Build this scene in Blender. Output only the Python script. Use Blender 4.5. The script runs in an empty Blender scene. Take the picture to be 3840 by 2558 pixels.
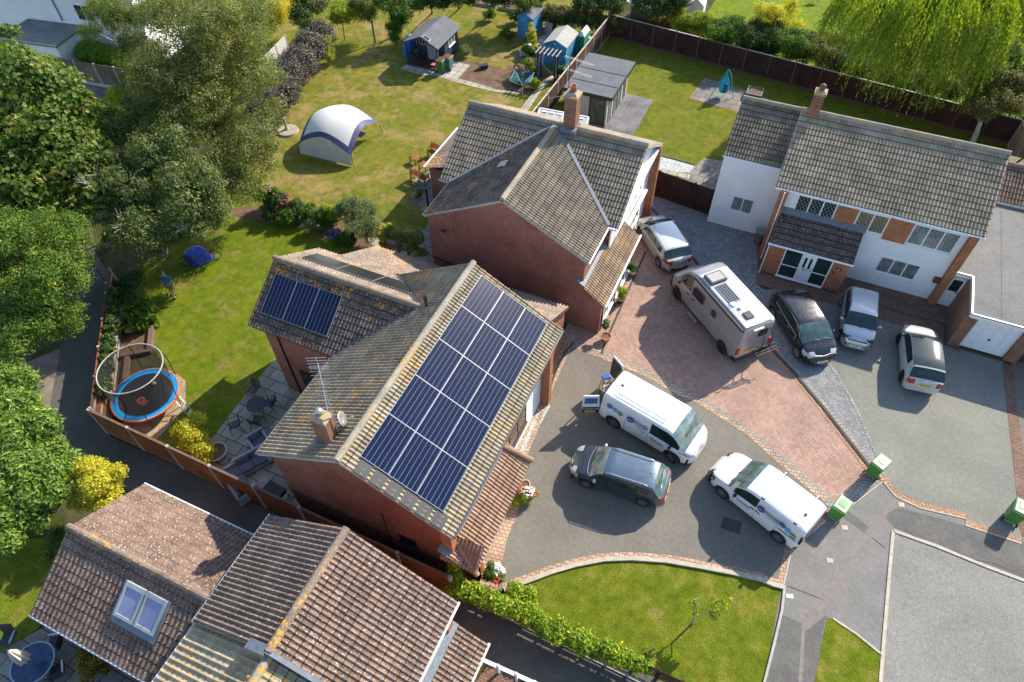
import bpy, math, random
import numpy as np
from mathutils import Vector, Matrix
from mathutils.geometry import tessellate_polygon
R = math.radians
S = bpy.context.scene
COL = S.collection
rnd = random.Random(7)
# ---------------------------------------------------------------- camera model: turns a pixel of the 3840 px photo into a point of the place
PW, PH, FPX, CH = 3840, 2558, 2566.0, 26.8
_p, _r = R(50.375), R(-1.017)
_f = np.array([0, math.cos(_p), -math.sin(_p)]); _u = np.array([0, math.sin(_p), math.cos(_p)]); _x = np.array([1., 0, 0])
_x, _u = math.cos(_r)*_x+math.sin(_r)*_u, -math.sin(_r)*_x+math.cos(_r)*_u
_c, _s = math.cos(R(25)), math.sin(R(25))
_M = np.array([[_c, -_s, 0], [_s, _c, 0], [0, 0, 1]])
_f, _u, _x = _M@_f, _M@_u, _M@_x
OFF = {'T': 0, 'M': 630, 'L': 1260, 'B': 1892}; XO = [0, 0, 950, 1900, 2840]
def pix(reg, x, y):
    if reg == 'D': return x*1.6313, y*1.6313
    if reg == 'N': return x, y
    s = 1.345 if reg == 'B4' else 2.354
    return XO[int(reg[1])]+x/s, OFF[reg[0]]+y/s
def at(reg, x, y, z=0.0):
    px, py = pix(reg, x, y)
    d = (px-PW/2)*_x-(py-PH/2)*_u+FPX*_f
    t = (z-CH)/d[2]
    return Vector((d[0]*t, d[1]*t, z))
def ats(reg, pts, z=0.0): return [at(reg, a, b, z) for a, b in pts]
cam = bpy.data.cameras.new('camera'); co = bpy.data.objects.new('camera', cam); COL.objects.link(co)
cam.sensor_width = 36; cam.lens = FPX/3840*36; cam.clip_end = 2000; cam.clip_start = .5
mw = Matrix.Identity(4)
for i in range(3):
    mw[i][0] = _x[i]; mw[i][1] = _u[i]; mw[i][2] = -_f[i]
mw[2][3] = CH
co.matrix_world = mw
S.camera = co
# ---------------------------------------------------------------- light
SUN_AZ, SUN_EL = 65.0, 35.0
w = bpy.data.worlds.new('World'); S.world = w; w.use_nodes = True
nt = w.node_tree; bg = nt.nodes['Background']
sky = nt.nodes.new('ShaderNodeTexSky'); sky.sky_type = 'NISHITA'; sky.sun_disc = False
sky.sun_elevation = R(SUN_EL); sky.sun_rotation = R(90-SUN_AZ); sky.air_density = 1.0; sky.dust_density = .6; sky.ozone_density = 1.5
nt.links.new(sky.outputs[0], bg.inputs[0]); bg.inputs[1].default_value = 0.15
sl = bpy.data.lights.new('sun', 'SUN'); sl.energy = 4.6; sl.angle = R(.53); sl.color = (1, .91, .77)
so = bpy.data.objects.new('sun', sl); COL.objects.link(so)
sd = Vector((math.cos(R(SUN_EL))*math.cos(R(SUN_AZ)), math.cos(R(SUN_EL))*math.sin(R(SUN_AZ)), math.sin(R(SUN_EL))))
so.rotation_euler = sd.to_track_quat('Z', 'Y').to_euler(); so.location = (0, 0, 60)
S.view_settings.view_transform = 'Standard'; S.view_settings.look = 'None'; S.view_settings.exposure = 0.85; S.view_settings.gamma = 1
# ---------------------------------------------------------------- object helpers
def props(o, label=None, cat=None, group=None, kind=None):
    if label: o['label'] = label
    if cat: o['category'] = cat
    if group: o['group'] = group
    if kind: o['kind'] = kind
    return o
def thing(name, label, cat, loc=(0, 0, 0), rz=0.0, group=None):
    o = bpy.data.objects.new(name, None); COL.objects.link(o); o.empty_display_size = .2
    o.location = loc; o.rotation_euler = (0, 0, rz)
    return props(o, label, cat, group)
def parentw(o, par):
    """parent a mesh that was written in world coordinates"""
    o.parent = par
    o.matrix_parent_inverse = (Matrix.Translation(par.location)@par.rotation_euler.to_matrix().to_4x4()).inverted()
def kids(o): return [c for c in bpy.data.objects if c.parent == o]
def copy_tree(o, loc=None, rz=None, label=None, par=None, ch=None):
    c = o.copy(); COL.objects.link(c)
    if par: c.parent = par
    if loc is not None: c.location = loc
    if rz is not None: c.rotation_euler = (0, 0, rz)
    if label: c['label'] = label
    for k in kids(o):
        if k is not c: copy_tree(k, par=c)
    return c
SPLIT = {'wall', 'brick_panel', 'porch_wall', 'post', 'leg', 'headlight', 'tail_light', 'wing_mirror', 'door_handle', 'rung', 'fence_panel', 'verge_board', 'slat', 'downpipe', 'cable'}
class MB:
    def __init__(s): s.v = []; s.f = []; s.m = []
    def face(s, pts, m=0):
        n = len(s.v); s.v += [tuple(p) for p in pts]; s.f.append(tuple(range(n, n+len(pts)))); s.m.append(m); return s
    def add(s, vs, fs, m=0):
        n = len(s.v); s.v += [tuple(p) for p in vs]; s.f += [tuple(i+n for i in f) for f in fs]; s.m += [m]*len(fs); return s
    def box(s, x0, x1, y0, y1, z0, z1, m=0):
        v = [(x, y, z) for z in (z0, z1) for y in (y0, y1) for x in (x0, x1)]
        return s.add(v, [(0, 2, 3, 1), (4, 5, 7, 6), (0, 1, 5, 4), (2, 6, 7, 3), (0, 4, 6, 2), (1, 3, 7, 5)], m)
    def hexa(s, a, b, m=0):
        """two 4-point rings, bottom and top"""
        return s.add(list(a)+list(b), [(3, 2, 1, 0), (4, 5, 6, 7)]+[(i, (i+1) % 4, 4+(i+1) % 4, 4+i) for i in range(4)], m)
    def obox(s, c, d, rz=0, m=0, rot=None):
        q = rot or Matrix.Rotation(rz, 3, 'Z')
        v = []
        for z in (-.5, .5):
            for y in (-.5, .5):
                for x in (-.5, .5): v.append(Vector(c)+q@Vector((x*d[0], y*d[1], z*d[2])))
        return s.add(v, [(0, 2, 3, 1), (4, 5, 7, 6), (0, 1, 5, 4), (2, 6, 7, 3), (0, 4, 6, 2), (1, 3, 7, 5)], m)
    def beam(s, a, b, w, h, m=0):
        a = Vector(a); b = Vector(b); d = b-a; L = d.length
        if L < 1e-6: return s
        d /= L
        side = d.cross(Vector((0, 0, 1)))
        if side.length < 1e-3: side = Vector((1, 0, 0))
        side.normalize(); upv = side.cross(d)
        q = Matrix((d, side, upv)).transposed()
        return s.obox((a+b)/2, (L, w, h), m=m, rot=q)
    def tube(s, a, b, r, n=8, r2=None, m=0, cap=True):
        a = Vector(a); b = Vector(b); d = b-a
        if d.length < 1e-6: return s
        z = d.normalized(); x = z.cross(Vector((0, 0, 1)))
        if x.length < 1e-3: x = Vector((1, 0, 0))
        x.normalize(); y = z.cross(x); r2 = r if r2 is None else r2
        v = []
        for c, rr in ((a, r), (b, r2)):
            for i in range(n):
                t = 2*math.pi*i/n; v.append(c+x*(rr*math.cos(t))+y*(rr*math.sin(t)))
        f = [(i, (i+1) % n, n+(i+1) % n, n+i) for i in range(n)]
        if cap: f += [tuple(range(n))[::-1], tuple(range(n, 2*n))]
        return s.add(v, f, m)
    def path(s, pts, r, n=6, m=0):
        for a, b in zip(pts[:-1], pts[1:]): s.tube(a, b, r, n, m=m)
        return s
    def lathe(s, prof, n=16, c=(0, 0, 0), m=0, cap=True):
        v = []
        for r_, z in prof:
            for i in range(n):
                t = 2*math.pi*i/n; v.append((c[0]+r_*math.cos(t), c[1]+r_*math.sin(t), c[2]+z))
        f = []
        for k in range(len(prof)-1):
            for i in range(n): f.append((k*n+i, k*n+(i+1) % n, (k+1)*n+(i+1) % n, (k+1)*n+i))
        if cap: f += [tuple(range(n))[::-1], tuple(range((len(prof)-1)*n, len(prof)*n))]
        return s.add(v, f, m)
    def prism(s, pts, z0, z1, m=0):
        n = len(pts); v = [(p[0], p[1], z0) for p in pts]+[(p[0], p[1], z1) for p in pts]
        return s.add(v, [tuple(range(n))[::-1], tuple(range(n, 2*n))]+[(i, (i+1) % n, n+(i+1) % n, n+i) for i in range(n)], m)
    def sheet(s, pts, z=None, m=0):
        p = [(q[0], q[1], q[2] if z is None else z) for q in pts]
        tri = tessellate_polygon([[Vector(q) for q in p]])
        fs = []
        for t in tri:
            a, b, c = (Vector(p[i]) for i in t)
            fs.append(tuple(t) if (b-a).cross(c-a).z > 0 else tuple(t)[::-1])
        return s.add(p, fs, m)
    def ball(s, c, r, n=10, k=6, m=0):
        rx, ry, rz = (r, r, r) if not hasattr(r, '__len__') else r
        v = []; f = []
        for j in range(1, k):
            t = math.pi*j/k
            for i in range(n):
                a = 2*math.pi*i/n; v.append((c[0]+rx*math.sin(t)*math.cos(a), c[1]+ry*math.sin(t)*math.sin(a), c[2]+rz*math.cos(t)))
        v += [(c[0], c[1], c[2]+rz), (c[0], c[1], c[2]-rz)]; T = len(v)-2
        for j in range(k-2):
            for i in range(n): f.append((j*n+i, (j+1)*n+i, (j+1)*n+(i+1) % n, j*n+(i+1) % n))
        for i in range(n): f.append((T, i, (i+1) % n)); f.append((T+1, (k-2)*n+(i+1) % n, (k-2)*n+i))
        return s.add(v, f, m)
    def islands(s):
        p = list(range(len(s.v)))
        def find(i):
            while p[i] != i: p[i] = p[p[i]]; i = p[i]
            return i
        for f in s.f:
            for j in f[1:]: p[find(j)] = find(f[0])
        out = {}
        for k, f in enumerate(s.f): out.setdefault(find(f[0]), []).append(k)
        return list(out.values())
    def build(s, name, mats, par=None, world=False, smooth=False, bevel=0, recalc=False, **kw):
        if name in SPLIT and par is not None:
            isl = s.islands()
            if len(isl) > 1:
                o = None
                for L in isl:
                    q = MB(); ids = sorted({i for k in L for i in s.f[k]}); mp = {i: j for j, i in enumerate(ids)}
                    q.v = [s.v[i] for i in ids]; q.f = [tuple(mp[i] for i in s.f[k]) for k in L]; q.m = [s.m[k] for k in L]
                    o = q.build1(name, mats, par, world, smooth, bevel, recalc, **kw)
                return o
        return s.build1(name, mats, par, world, smooth, bevel, recalc, **kw)
    def build1(s, name, mats, par=None, world=False, smooth=False, bevel=0, recalc=False, **kw):
        me = bpy.data.meshes.new(name); me.from_pydata([tuple(map(float, v)) for v in s.v], [], s.f)
        if not isinstance(mats, (list, tuple)): mats = [mats]
        for x in mats: me.materials.append(x)
        if len(mats) > 1: me.polygons.foreach_set('material_index', s.m)
        me.polygons.foreach_set('use_smooth', [bool(smooth)]*len(s.f))
        me.update()
        o = bpy.data.objects.new(name, me); COL.objects.link(o)
        if recalc:
            import bmesh
            b = bmesh.new(); b.from_mesh(me); bmesh.ops.recalc_face_normals(b, faces=b.faces); b.to_mesh(me); b.free()
        if bevel:
            md = o.modifiers.new('bevel', 'BEVEL'); md.width = bevel; md.segments = 2; md.limit_method = 'ANGLE'
        if par is not None:
            if world: parentw(o, par)
            else: o.parent = par
        return props(o, **kw) if kw else o
def rawmesh(name, V, F4, mats, tint=None, midx=None, par=None, world=False, smooth=False):
    """numpy quads"""
    me = bpy.data.meshes.new(name); nf = len(F4)
    me.vertices.add(len(V)); me.vertices.foreach_set('co', np.ascontiguousarray(V, dtype=np.float32).ravel())
    me.loops.add(nf*4); me.loops.foreach_set('vertex_index', np.ascontiguousarray(F4, dtype=np.int32).ravel())
    me.polygons.add(nf); me.polygons.foreach_set('loop_start', np.arange(0, nf*4, 4, dtype=np.int32))
    me.polygons.foreach_set('loop_total', np.full(nf, 4, dtype=np.int32))
    if not isinstance(mats, (list, tuple)): mats = [mats]
    for x in mats: me.materials.append(x)
    if midx is not None: me.polygons.foreach_set('material_index', np.asarray(midx, dtype=np.int32))
    me.polygons.foreach_set('use_smooth', np.full(nf, bool(smooth)))
    if tint is not None:
        a = me.attributes.new('tint', 'FLOAT', 'FACE'); a.data.foreach_set('value', np.asarray(tint, dtype=np.float32))
    me.update(calc_edges=True)
    o = bpy.data.objects.new(name, me); COL.objects.link(o)
    if par is not None:
        if world: parentw(o, par)
        else: o.parent = par
    return o
# ---------------------------------------------------------------- material helpers
class NT:
    def __init__(s, name):
        s.m = bpy.data.materials.new(name); s.m.use_nodes = True; s.t = s.m.node_tree; s.b = s.t.nodes['Principled BSDF']; s.out = s.t.nodes['Material Output']
    def n(s, typ, **kw):
        x = s.t.nodes.new('ShaderNode'+typ)
        for k, v in kw.items():
            if k in x.inputs.keys(): s.set(x, k, v)
            else: setattr(x, k, v)
        return x
    def set(s, x, k, v):
        if isinstance(v, bpy.types.NodeSocket): s.t.links.new(v, x.inputs[k])
        else: x.inputs[k].default_value = v
    def math(s, op, a, b=0.0, c=None):
        x = s.t.nodes.new('ShaderNodeMath'); x.operation = op; s.set(x, 0, a); s.set(x, 1, b)
        if c is not None: s.set(x, 2, c)
        return x.outputs[0]
    def mix(s, f, a, b, typ='MIX'):
        x = s.t.nodes.new('ShaderNodeMix'); x.data_type = 'RGBA'; x.blend_type = typ; x.clamp_factor = True
        s.set(x, 0, f)
        for i, v in ((6, a), (7, b)):
            if isinstance(v, (tuple, list)): v = (*v[:3], 1)
            s.set(x, i, v)
        return x.outputs[2]
    def noise(s, vec, scale, detail=3, rough=.55, dist=0.0):
        x = s.n('TexNoise'); x.inputs['Scale'].default_value = scale; x.inputs['Detail'].default_value = detail; x.inputs['Roughness'].default_value = rough; x.inputs['Distortion'].default_value = dist
        if vec is not None: s.t.links.new(vec, x.inputs['Vector'])
        return x.outputs[0]
    def ramp(s, f, lo, hi, a=0.0, b=1.0):
        x = s.t.nodes.new('ShaderNodeMapRange'); s.set(x, 0, f); s.set(x, 1, lo); s.set(x, 2, hi); s.set(x, 3, a); s.set(x, 4, b); x.clamp = True; return x.outputs[0]
    def pos(s): return s.n('NewGeometry').outputs['Position']
    def objc(s): return s.n('TexCoord').outputs['Object']
    def xyz(s, v):
        x = s.n('SeparateXYZ'); s.t.links.new(v, x.inputs[0]); return x.outputs
    def comb(s, a, b, c=0.0):
        x = s.n('CombineXYZ'); s.set(x, 0, a); s.set(x, 1, b); s.set(x, 2, c); return x.outputs[0]
    def scale(s, v, k):
        x = s.n('Mapping'); s.t.links.new(v, x.inputs[0]); x.inputs['Scale'].default_value = k; return x.outputs[0]
    def bump(s, h, strength=.4, dist=.02):
        x = s.n('Bump'); s.set(x, 'Height', h); x.inputs['Strength'].default_value = strength; x.inputs['Distance'].default_value = dist
        s.t.links.new(x.outputs[0], s.b.inputs['Normal']); return x.outputs[0]
    def col(s, c): s.set(s.b, 'Base Color', (*c[:3], 1) if isinstance(c, (tuple, list)) else c); return s
    def rough(s, r): s.set(s.b, 'Roughness', r); return s
    def spec(s, v): s.b.inputs['Specular IOR Level'].default_value = v; return s
def simple(name, c, rough=.6, metal=0.0, var=.12, vs=6.0, spec=.5, coat=0.0, bump=0.0, bs=60.0):
    t = NT(name); v = t.objc()
    n = t.noise(v, vs, 4)
    k = t.ramp(n, .25, .75, 1-var, 1+var)
    x = t.mix(1.0, tuple(c), t.comb(k, k, k), 'MULTIPLY')
    t.col(x).rough(rough).spec(spec); t.b.inputs['Metallic'].default_value = metal
    if coat: t.b.inputs['Coat Weight'].default_value = coat; t.b.inputs['Coat Roughness'].default_value = .04
    if bump: t.bump(t.noise(v, bs, 3), bump, .01)
    return t.m
# ---------------------------------------------------------------- materials of the place
def lawn(name, g1, g2, dry, amount=.45, sc=.35, seedoff=0.0):
    t = NT(name); v = t.pos()
    v = t.n('Mapping').outputs[0] if False else v
    mp = t.n('Mapping'); t.t.links.new(v, mp.inputs[0]); mp.inputs['Location'].default_value = (seedoff, seedoff*.7, 0); v = mp.outputs[0]
    fine = t.noise(v, 16, 4, .75); med = t.noise(v, 2.2, 4, .6); big = t.noise(v, sc, 5, .65, .4)
    c = t.mix(t.ramp(fine, .3, .7), g1, g2)
    k = t.ramp(med, .3, .7, .72, 1.25); c = t.mix(1.0, c, t.comb(k, k, t.math('MULTIPLY', k, .9)), 'MULTIPLY')
    d = t.math('ADD', big, t.math('MULTIPLY', t.math('SUBTRACT', fine, .5), .75)); d = t.math('ADD', d, t.math('MULTIPLY', t.math('SUBTRACT', med, .5), .40))
    c = t.mix(t.ramp(d, 1-amount-.08, 1-amount+.14), c, dry)
    yel = t.noise(v, .9, 3); c = t.mix(t.ramp(yel, .45, .75, 0, .45), c, (g2[0]*1.5, g2[1]*1.12, g2[2]*.8))
    t.col(c).rough(.9).spec(.1)
    blades = t.noise(v, 45, 2, .6)
    t.bump(t.math('ADD', t.math('MULTIPLY', fine, 1.0), blades), .9, .05)
    return t.m
def stone(name, c1, c2, scale=60, big=.5, bumpd=.006, rough=.9, stain=(.5, .5, .45), st=0.0, speck=.22):
    """asphalt, concrete, soil: two tones, speckle and large soft wear"""
    t = NT(name); v = t.pos()
    a = t.noise(v, scale, 3, .8); b = t.noise(v, big, 4, .6, .3); m = t.noise(v, 6, 3)
    c = t.mix(t.ramp(b, .3, .7), c1, c2)
    k = t.ramp(a, .3, .7, 1-speck*2, 1+speck*2); c = t.mix(1.0, c, t.comb(k, k, k), 'MULTIPLY')
    k2 = t.ramp(m, .3, .7, .9, 1.1); c = t.mix(1.0, c, t.comb(k2, k2, k2), 'MULTIPLY')
    if st: c = t.mix(t.ramp(t.noise(v, 1.3, 5, .7), .62, .75, 0, st), c, stain)
    t.col(c).rough(rough).spec(.25); t.bump(a, .6, bumpd)
    return t.m
def brick(name, c1, c2, mortar, w=.225, h=.075, ms=.011, floor=False, rot=0.0, off=.5, bumps=.5, sq=1.0, var=.5, specks=0.0):
    t = NT(name); v = t.pos()
    if floor:
        mp = t.n('Mapping'); t.t.links.new(v, mp.inputs[0]); mp.inputs['Rotation'].default_value = (0, 0, rot); uv = mp.outputs[0]
    else:
        g = t.n('NewGeometry'); N = t.xyz(g.outputs['Normal']); P = t.xyz(v)
        f = t.math('GREATER_THAN', t.math('ABSOLUTE', N[0]), t.math('ABSOLUTE', N[1]))
        hx = t.math('ADD', t.math('MULTIPLY', f, P[1]), t.math('MULTIPLY', t.math('SUBTRACT', 1.0, f), P[0]))
        uv = t.comb(hx, P[2], 0.0)
    b = t.n('TexBrick'); t.t.links.new(uv, b.inputs['Vector']); b.offset = off
    for k, x in (('Scale', 1), ('Brick Width', w), ('Row Height', h), ('Mortar Size', ms), ('Mortar Smooth', .1), ('Bias', 0.0)): b.inputs[k].default_value = x
    for k, x in (('Color1', c1), ('Color2', c2), ('Mortar', mortar)): b.inputs[k].default_value = (*x, 1)
    n = t.noise(v, .8, 4, .6); k = t.ramp(n, .3, .7, 1-var*.4, 1+var*.4)
    m2 = t.noise(v, 22, 2); k2 = t.ramp(m2, .3, .7, .82, 1.18)
    c = t.mix(1.0, b.outputs[0], t.comb(k, k, k), 'MULTIPLY'); c = t.mix(1.0, c, t.comb(k2, k2, k2), 'MULTIPLY')
    if specks: c = t.mix(t.ramp(t.noise(v, 9, 4, .8), .62, .7, 0, specks), c, (.5, .48, .42))
    t.col(c).rough(.88).spec(.2); t.bump(t.math('SUBTRACT', 1.0, b.outputs[1]), bumps, .012)
    return t.m
def herring(name, c1, c2, joint, cell=.1, rot=0.0):
    t = NT(name); v = t.pos()
    mp = t.n('Mapping'); t.t.links.new(v, mp.inputs[0]); mp.inputs['Rotation'].default_value = (0, 0, rot); mp.inputs['Scale'].default_value = (1/cell, 1/cell, 1)
    P = t.xyz(mp.outputs[0]); M = t.math
    ix = M('FLOOR', P[0]); iy = M('FLOOR', P[1]); fx = M('SUBTRACT', P[0], ix); fy = M('SUBTRACT', P[1], iy)
    k = M('FLOORED_MODULO', M('SUBTRACT', ix, iy), 4.0)
    def eq(n): return M('MULTIPLY', M('COMPARE', k, float(n), .1), 9.0)
    d = M('MINIMUM', M('MINIMUM', M('ADD', fx, eq(1)), M('ADD', M('SUBTRACT', 1.0, fx), eq(0))), M('MINIMUM', M('ADD', fy, eq(2)), M('ADD', M('SUBTRACT', 1.0, fy), eq(3))))
    # one random tone per block
    bx = M('SUBTRACT', ix, M('COMPARE', k, 1.0, .1)); by = M('SUBTRACT', iy, M('COMPARE', k, 2.0, .1))
    wn = t.n('TexWhiteNoise'); wn.noise_dimensions = '2D'; t.t.links.new(t.comb(bx, by, 0.0), wn.inputs['Vector'])
    c = t.mix(wn.outputs[0], c1, c2)
    big = t.ramp(t.noise(v, .7, 4, .6), .3, .7, .86, 1.14); c = t.mix(1.0, c, t.comb(big, big, big), 'MULTIPLY')
    c = t.mix(t.ramp(d, .03, .11, 1.0, 0.0), c, joint)
    sp = t.ramp(t.noise(v, 50, 2), .3, .7, .85, 1.15); c = t.mix(1.0, c, t.comb(sp, sp, sp), 'MULTIPLY')
    t.col(c).rough(.85).spec(.25); t.bump(t.ramp(d, .02, .14), .6, .008)
    return t.m
def tilemat(name, c1, c2, lichen=.25, orange=0.0, moss=0.25, lc=(.62, .6, .54), ridge=False):
    t = NT(name); v = t.pos(); at_ = t.n('Attribute'); at_.attribute_name = 'tint'
    c1 = tuple(x*.84 for x in c1); c2 = tuple(x*.84 for x in c2); c = t.mix(t.ramp(at_.outputs['Fac'], 0, 1), c1, c2)
    n = t.ramp(t.noise(v, 1.1, 4, .65), .3, .7, .78, 1.22); c = t.mix(1.0, c, t.comb(n, n, n), 'MULTIPLY')
    f = t.ramp(t.noise(v, 26, 3, .7), .3, .7, .75, 1.25); c = t.mix(1.0, c, t.comb(f, f, f), 'MULTIPLY')
    if moss: c = t.mix(t.ramp(t.math('ADD', t.noise(v, 9, 4, .75), t.math('MULTIPLY', t.noise(v, .6, 2), .35)), .70, .84, 0, moss), c, (.05, .045, .03))
    if lichen:
        c = t.mix(t.ramp(t.noise(v, 17, 2, .5), .60, .66, 0, lichen), c, lc)
    if orange:
        o = t.math('ADD', t.noise(v, 7, 3, .6), t.math('MULTIPLY', t.noise(v, .55, 2), .55))
        c = t.mix(t.ramp(o, .93-orange*.2, .97-orange*.2), c, (.65, .30, .04))
    c = t.mix(t.math('LESS_THAN', at_.outputs['Fac'], -.5), c, (c1[0]*.30, c1[1]*.30, c1[2]*.30))  # negative tint: the shadow line between courses, painted as a dark tone
    t.col(c).rough(.9).spec(.2); t.bump(t.noise(v, 40, 3), .5, .008)
    return t.m
def render_wall(name, c):
    t = NT(name); v = t.pos(); n = t.ramp(t.noise(v, .9, 5, .65), .3, .7, .93, 1.05); f = t.noise(v, 35, 3, .7)
    k = t.ramp(f, .3, .7, .95, 1.05); c2 = t.mix(1.0, (*c,), t.comb(n, n, n), 'MULTIPLY'); c2 = t.mix(1.0, c2, t.comb(k, k, k), 'MULTIPLY')
    t.col(c2).rough(.85).spec(.25); t.bump(f, .5, .008); return t.m
def boards(name, c1, c2, w=.12, vertical=True, gap=.12, spec=.2, rough=.8, var=.35, floor=False, rot=0.0, objcoord=False, streak=8.0):
    """timber: a row of boards with grooves, running up the wall or along it"""
    t = NT(name); v = t.objc() if objcoord else t.pos()
    mp = t.n('Mapping'); t.t.links.new(v, mp.inputs[0]); mp.inputs['Rotation'].default_value = (0, 0, rot); P = t.xyz(mp.outputs[0])
    if floor: a, b = P[0], P[1]
    else:
        g = t.n('NewGeometry'); N = t.xyz(g.outputs['Normal']); f = t.math('GREATER_THAN', t.math('ABSOLUTE', N[0]), t.math('ABSOLUTE', N[1]))
        hx = t.math('ADD', t.math('MULTIPLY', f, P[1]), t.math('MULTIPLY', t.math('SUBTRACT', 1.0, f), P[0]))
        a, b = (hx, P[2]) if vertical else (P[2], hx)
    s = t.math('DIVIDE', a, w); i = t.math('FLOOR', s); fr = t.math('SUBTRACT', s, i)
    wn = t.n('TexWhiteNoise'); wn.noise_dimensions = '1D'; t.t.links.new(i, wn.inputs['W'])
    st = t.noise(t.comb(t.math('MULTIPLY', a, 60.0), t.math('MULTIPLY', b, streak*.3), 0.0), 1.0, 3)
    c = t.mix(t.math('ADD', t.math('MULTIPLY', wn.outputs[0], .55), t.math('MULTIPLY', st, .5)), c1, c2)
    n = t.ramp(t.noise(v, 1.1, 4, .6), .3, .7, 1-var, 1+var); c = t.mix(1.0, c, t.comb(n, n, n), 'MULTIPLY')
    e = t.math('MINIMUM', fr, t.math('SUBTRACT', 1.0, fr)); gr = t.ramp(e, 0.0, gap)
    c = t.mix(gr, (c1[0]*.25, c1[1]*.25, c1[2]*.25), c)
    t.col(c).rough(rough).spec(spec); t.bump(gr, .6, .01)
    return t.m
def leafmat(name, dark, light, hot=None, hotf=.12, trans=.42, gloss=.35):
    t = NT(name); a = t.n('Attribute'); a.attribute_name = 'tint'; f = a.outputs['Fac']
    c = t.mix(t.ramp(f, 0, 1), dark, light)
    if hot: c = t.mix(t.ramp(f, 1-hotf, 1-hotf*.4), c, hot)
    t.col(c).rough(.55).spec(gloss)
    tr = t.n('BsdfTranslucent'); cc = t.mix(1.0, c, (1.25, 1.3, .55), 'MULTIPLY'); t.t.links.new(cc, tr.inputs[0])
    mx = t.n('MixShader'); mx.inputs[0].default_value = trans
    t.t.links.new(t.b.outputs[0], mx.inputs[1]); t.t.links.new(tr.outputs[0], mx.inputs[2]); t.t.links.new(mx.outputs[0], t.out.inputs[0])
    return t.m
def solarmat(nm='solar_cells', base=(.002, .007, .036)):
    t = NT(nm); P = t.xyz(t.objc()); n = t.ramp(t.noise(t.objc(), 3, 3), .3, .7, .8, 1.2)
    c = t.mix(1.0, base, t.comb(n, n, n), 'MULTIPLY')
    s = t.math('FRACT', t.math('MULTIPLY', P[1], 6.0/1.10)); e = t.math('MINIMUM', s, t.math('SUBTRACT', 1.0, s))
    c = t.mix(t.ramp(e, .022, .036, 1, 0), c, (.22, .24, .28))
    t.col(c).rough(.14).spec(.35); t.b.inputs['Coat Weight'].default_value = .15; t.b.inputs['Coat Roughness'].default_value = .03
    return t.m
m_lawn_front = lawn('grass_front', (.075, .115, .006), (.19, .235, .018), (.34, .24, .11), .36, .9, 3)
m_lawn_mid = lawn('grass_dry', (.105, .125, .012), (.22, .23, .034), (.38, .26, .12), .44, .42, 11)
m_lawn_solar = lawn('grass_middle', (.075, .125, .006), (.18, .235, .014), (.27, .20, .07), .40, .7, 5)
m_lawn_right = lawn('grass_right', (.085, .12, .01), (.20, .225, .026), (.22, .17, .06), .36, .6, 21)
m_lawn_far = lawn('grass_far', (.10, .17, .008), (.20, .27, .02), (.27, .22, .06), .34, .5, 33)
m_ground = lawn('ground_cover', (.03, .05, .01), (.07, .09, .02), (.13, .10, .06), .5, .5, 9)
m_drive = stone('tarmac_drive', (.155, .142, .120), (.205, .188, .158), 55, .35, st=.35, stain=(.27, .25, .2))
m_drive24 = stone('tarmac_drive_paler', (.175, .175, .155), (.24, .235, .195), 55, .3, st=.3, stain=(.29, .28, .22))
m_pave = stone('asphalt_pavement', (.17, .165, .15), (.22, .21, .195), 60, .8, st=.2, stain=(.28, .27, .25))
m_pave_old = stone('asphalt_pavement_dark', (.105, .10, .095), (.15, .145, .13), 60, 1.2, st=.25, stain=(.28, .27, .25), speck=.3)
m_trench = stone('asphalt_trench', (.20, .17, .15), (.23, .20, .175), 60, 1.5, speck=.15)
m_road = stone('asphalt_road', (.19, .185, .165), (.25, .24, .22), 38, .35, st=.35, stain=(.14, .135, .13), speck=.3)
m_patch = stone('tarmac_patch', (.06, .06, .062), (.085, .085, .085), 60, 3)
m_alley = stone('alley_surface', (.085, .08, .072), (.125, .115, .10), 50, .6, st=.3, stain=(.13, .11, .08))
m_dirt = stone('dry_dirt', (.17, .135, .10), (.27, .22, .165), 30, .8, bumpd=.02)
m_soil = stone('soil', (.10, .06, .035), (.20, .13, .08), 25, 1.5, bumpd=.05, speck=.35)
m_gravel = stone('gravel', (.30, .22, .13), (.40, .30, .19), 24, 1.5, bumpd=.03, speck=.4)
m_slate = stone('white_slate_chippings', (.36, .38, .36), (.50, .52, .5), 16, 1.5, bumpd=.04, speck=.5)
m_kerb = stone('kerb_stone', (.40, .36, .28), (.50, .45, .36), 60, 2, speck=.12)
m_conc = stone('concrete', (.33, .31, .28), (.44, .42, .38), 50, 2, speck=.12)
m_her_red = herring('herringbone_red', (.34, .215, .165), (.46, .305, .24), (.13, .09, .07), rot=R(38))
m_her_grey = herring('herringbone_grey', (.19, .19, .195), (.30, .30, .305), (.08, .08, .08), rot=R(24))
m_blk_red = brick('block_edging_red', (.42, .22, .13), (.50, .29, .18), (.10, .08, .06), .21, .11, .012, True, R(12))
m_blk_buff = brick('block_edging_buff', (.40, .26, .18), (.52, .36, .26), (.14, .10, .07), .22, .16, .012, True, R(-10), specks=.5)
m_blk_grey = brick('block_edging_grey', (.27, .255, .22), (.35, .33, .28), (.12, .11, .09), .22, .16, .012, True, R(-10))
m_blk_dark = brick('block_paving_brown', (.19, .115, .085), (.27, .165, .12), (.07, .05, .04), .21, .105, .01, True, 0.0)
m_slabs = brick('patio_slabs', (.30, .26, .20), (.42, .37, .29), (.09, .08, .07), .9, .6, .022, True, 0, var=.4)
m_slabs_b = brick('concrete_slabs', (.36, .33, .28), (.46, .42, .35), (.14, .12, .10), .6, .6, .025, True, 0, off=0, var=.5)
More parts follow.
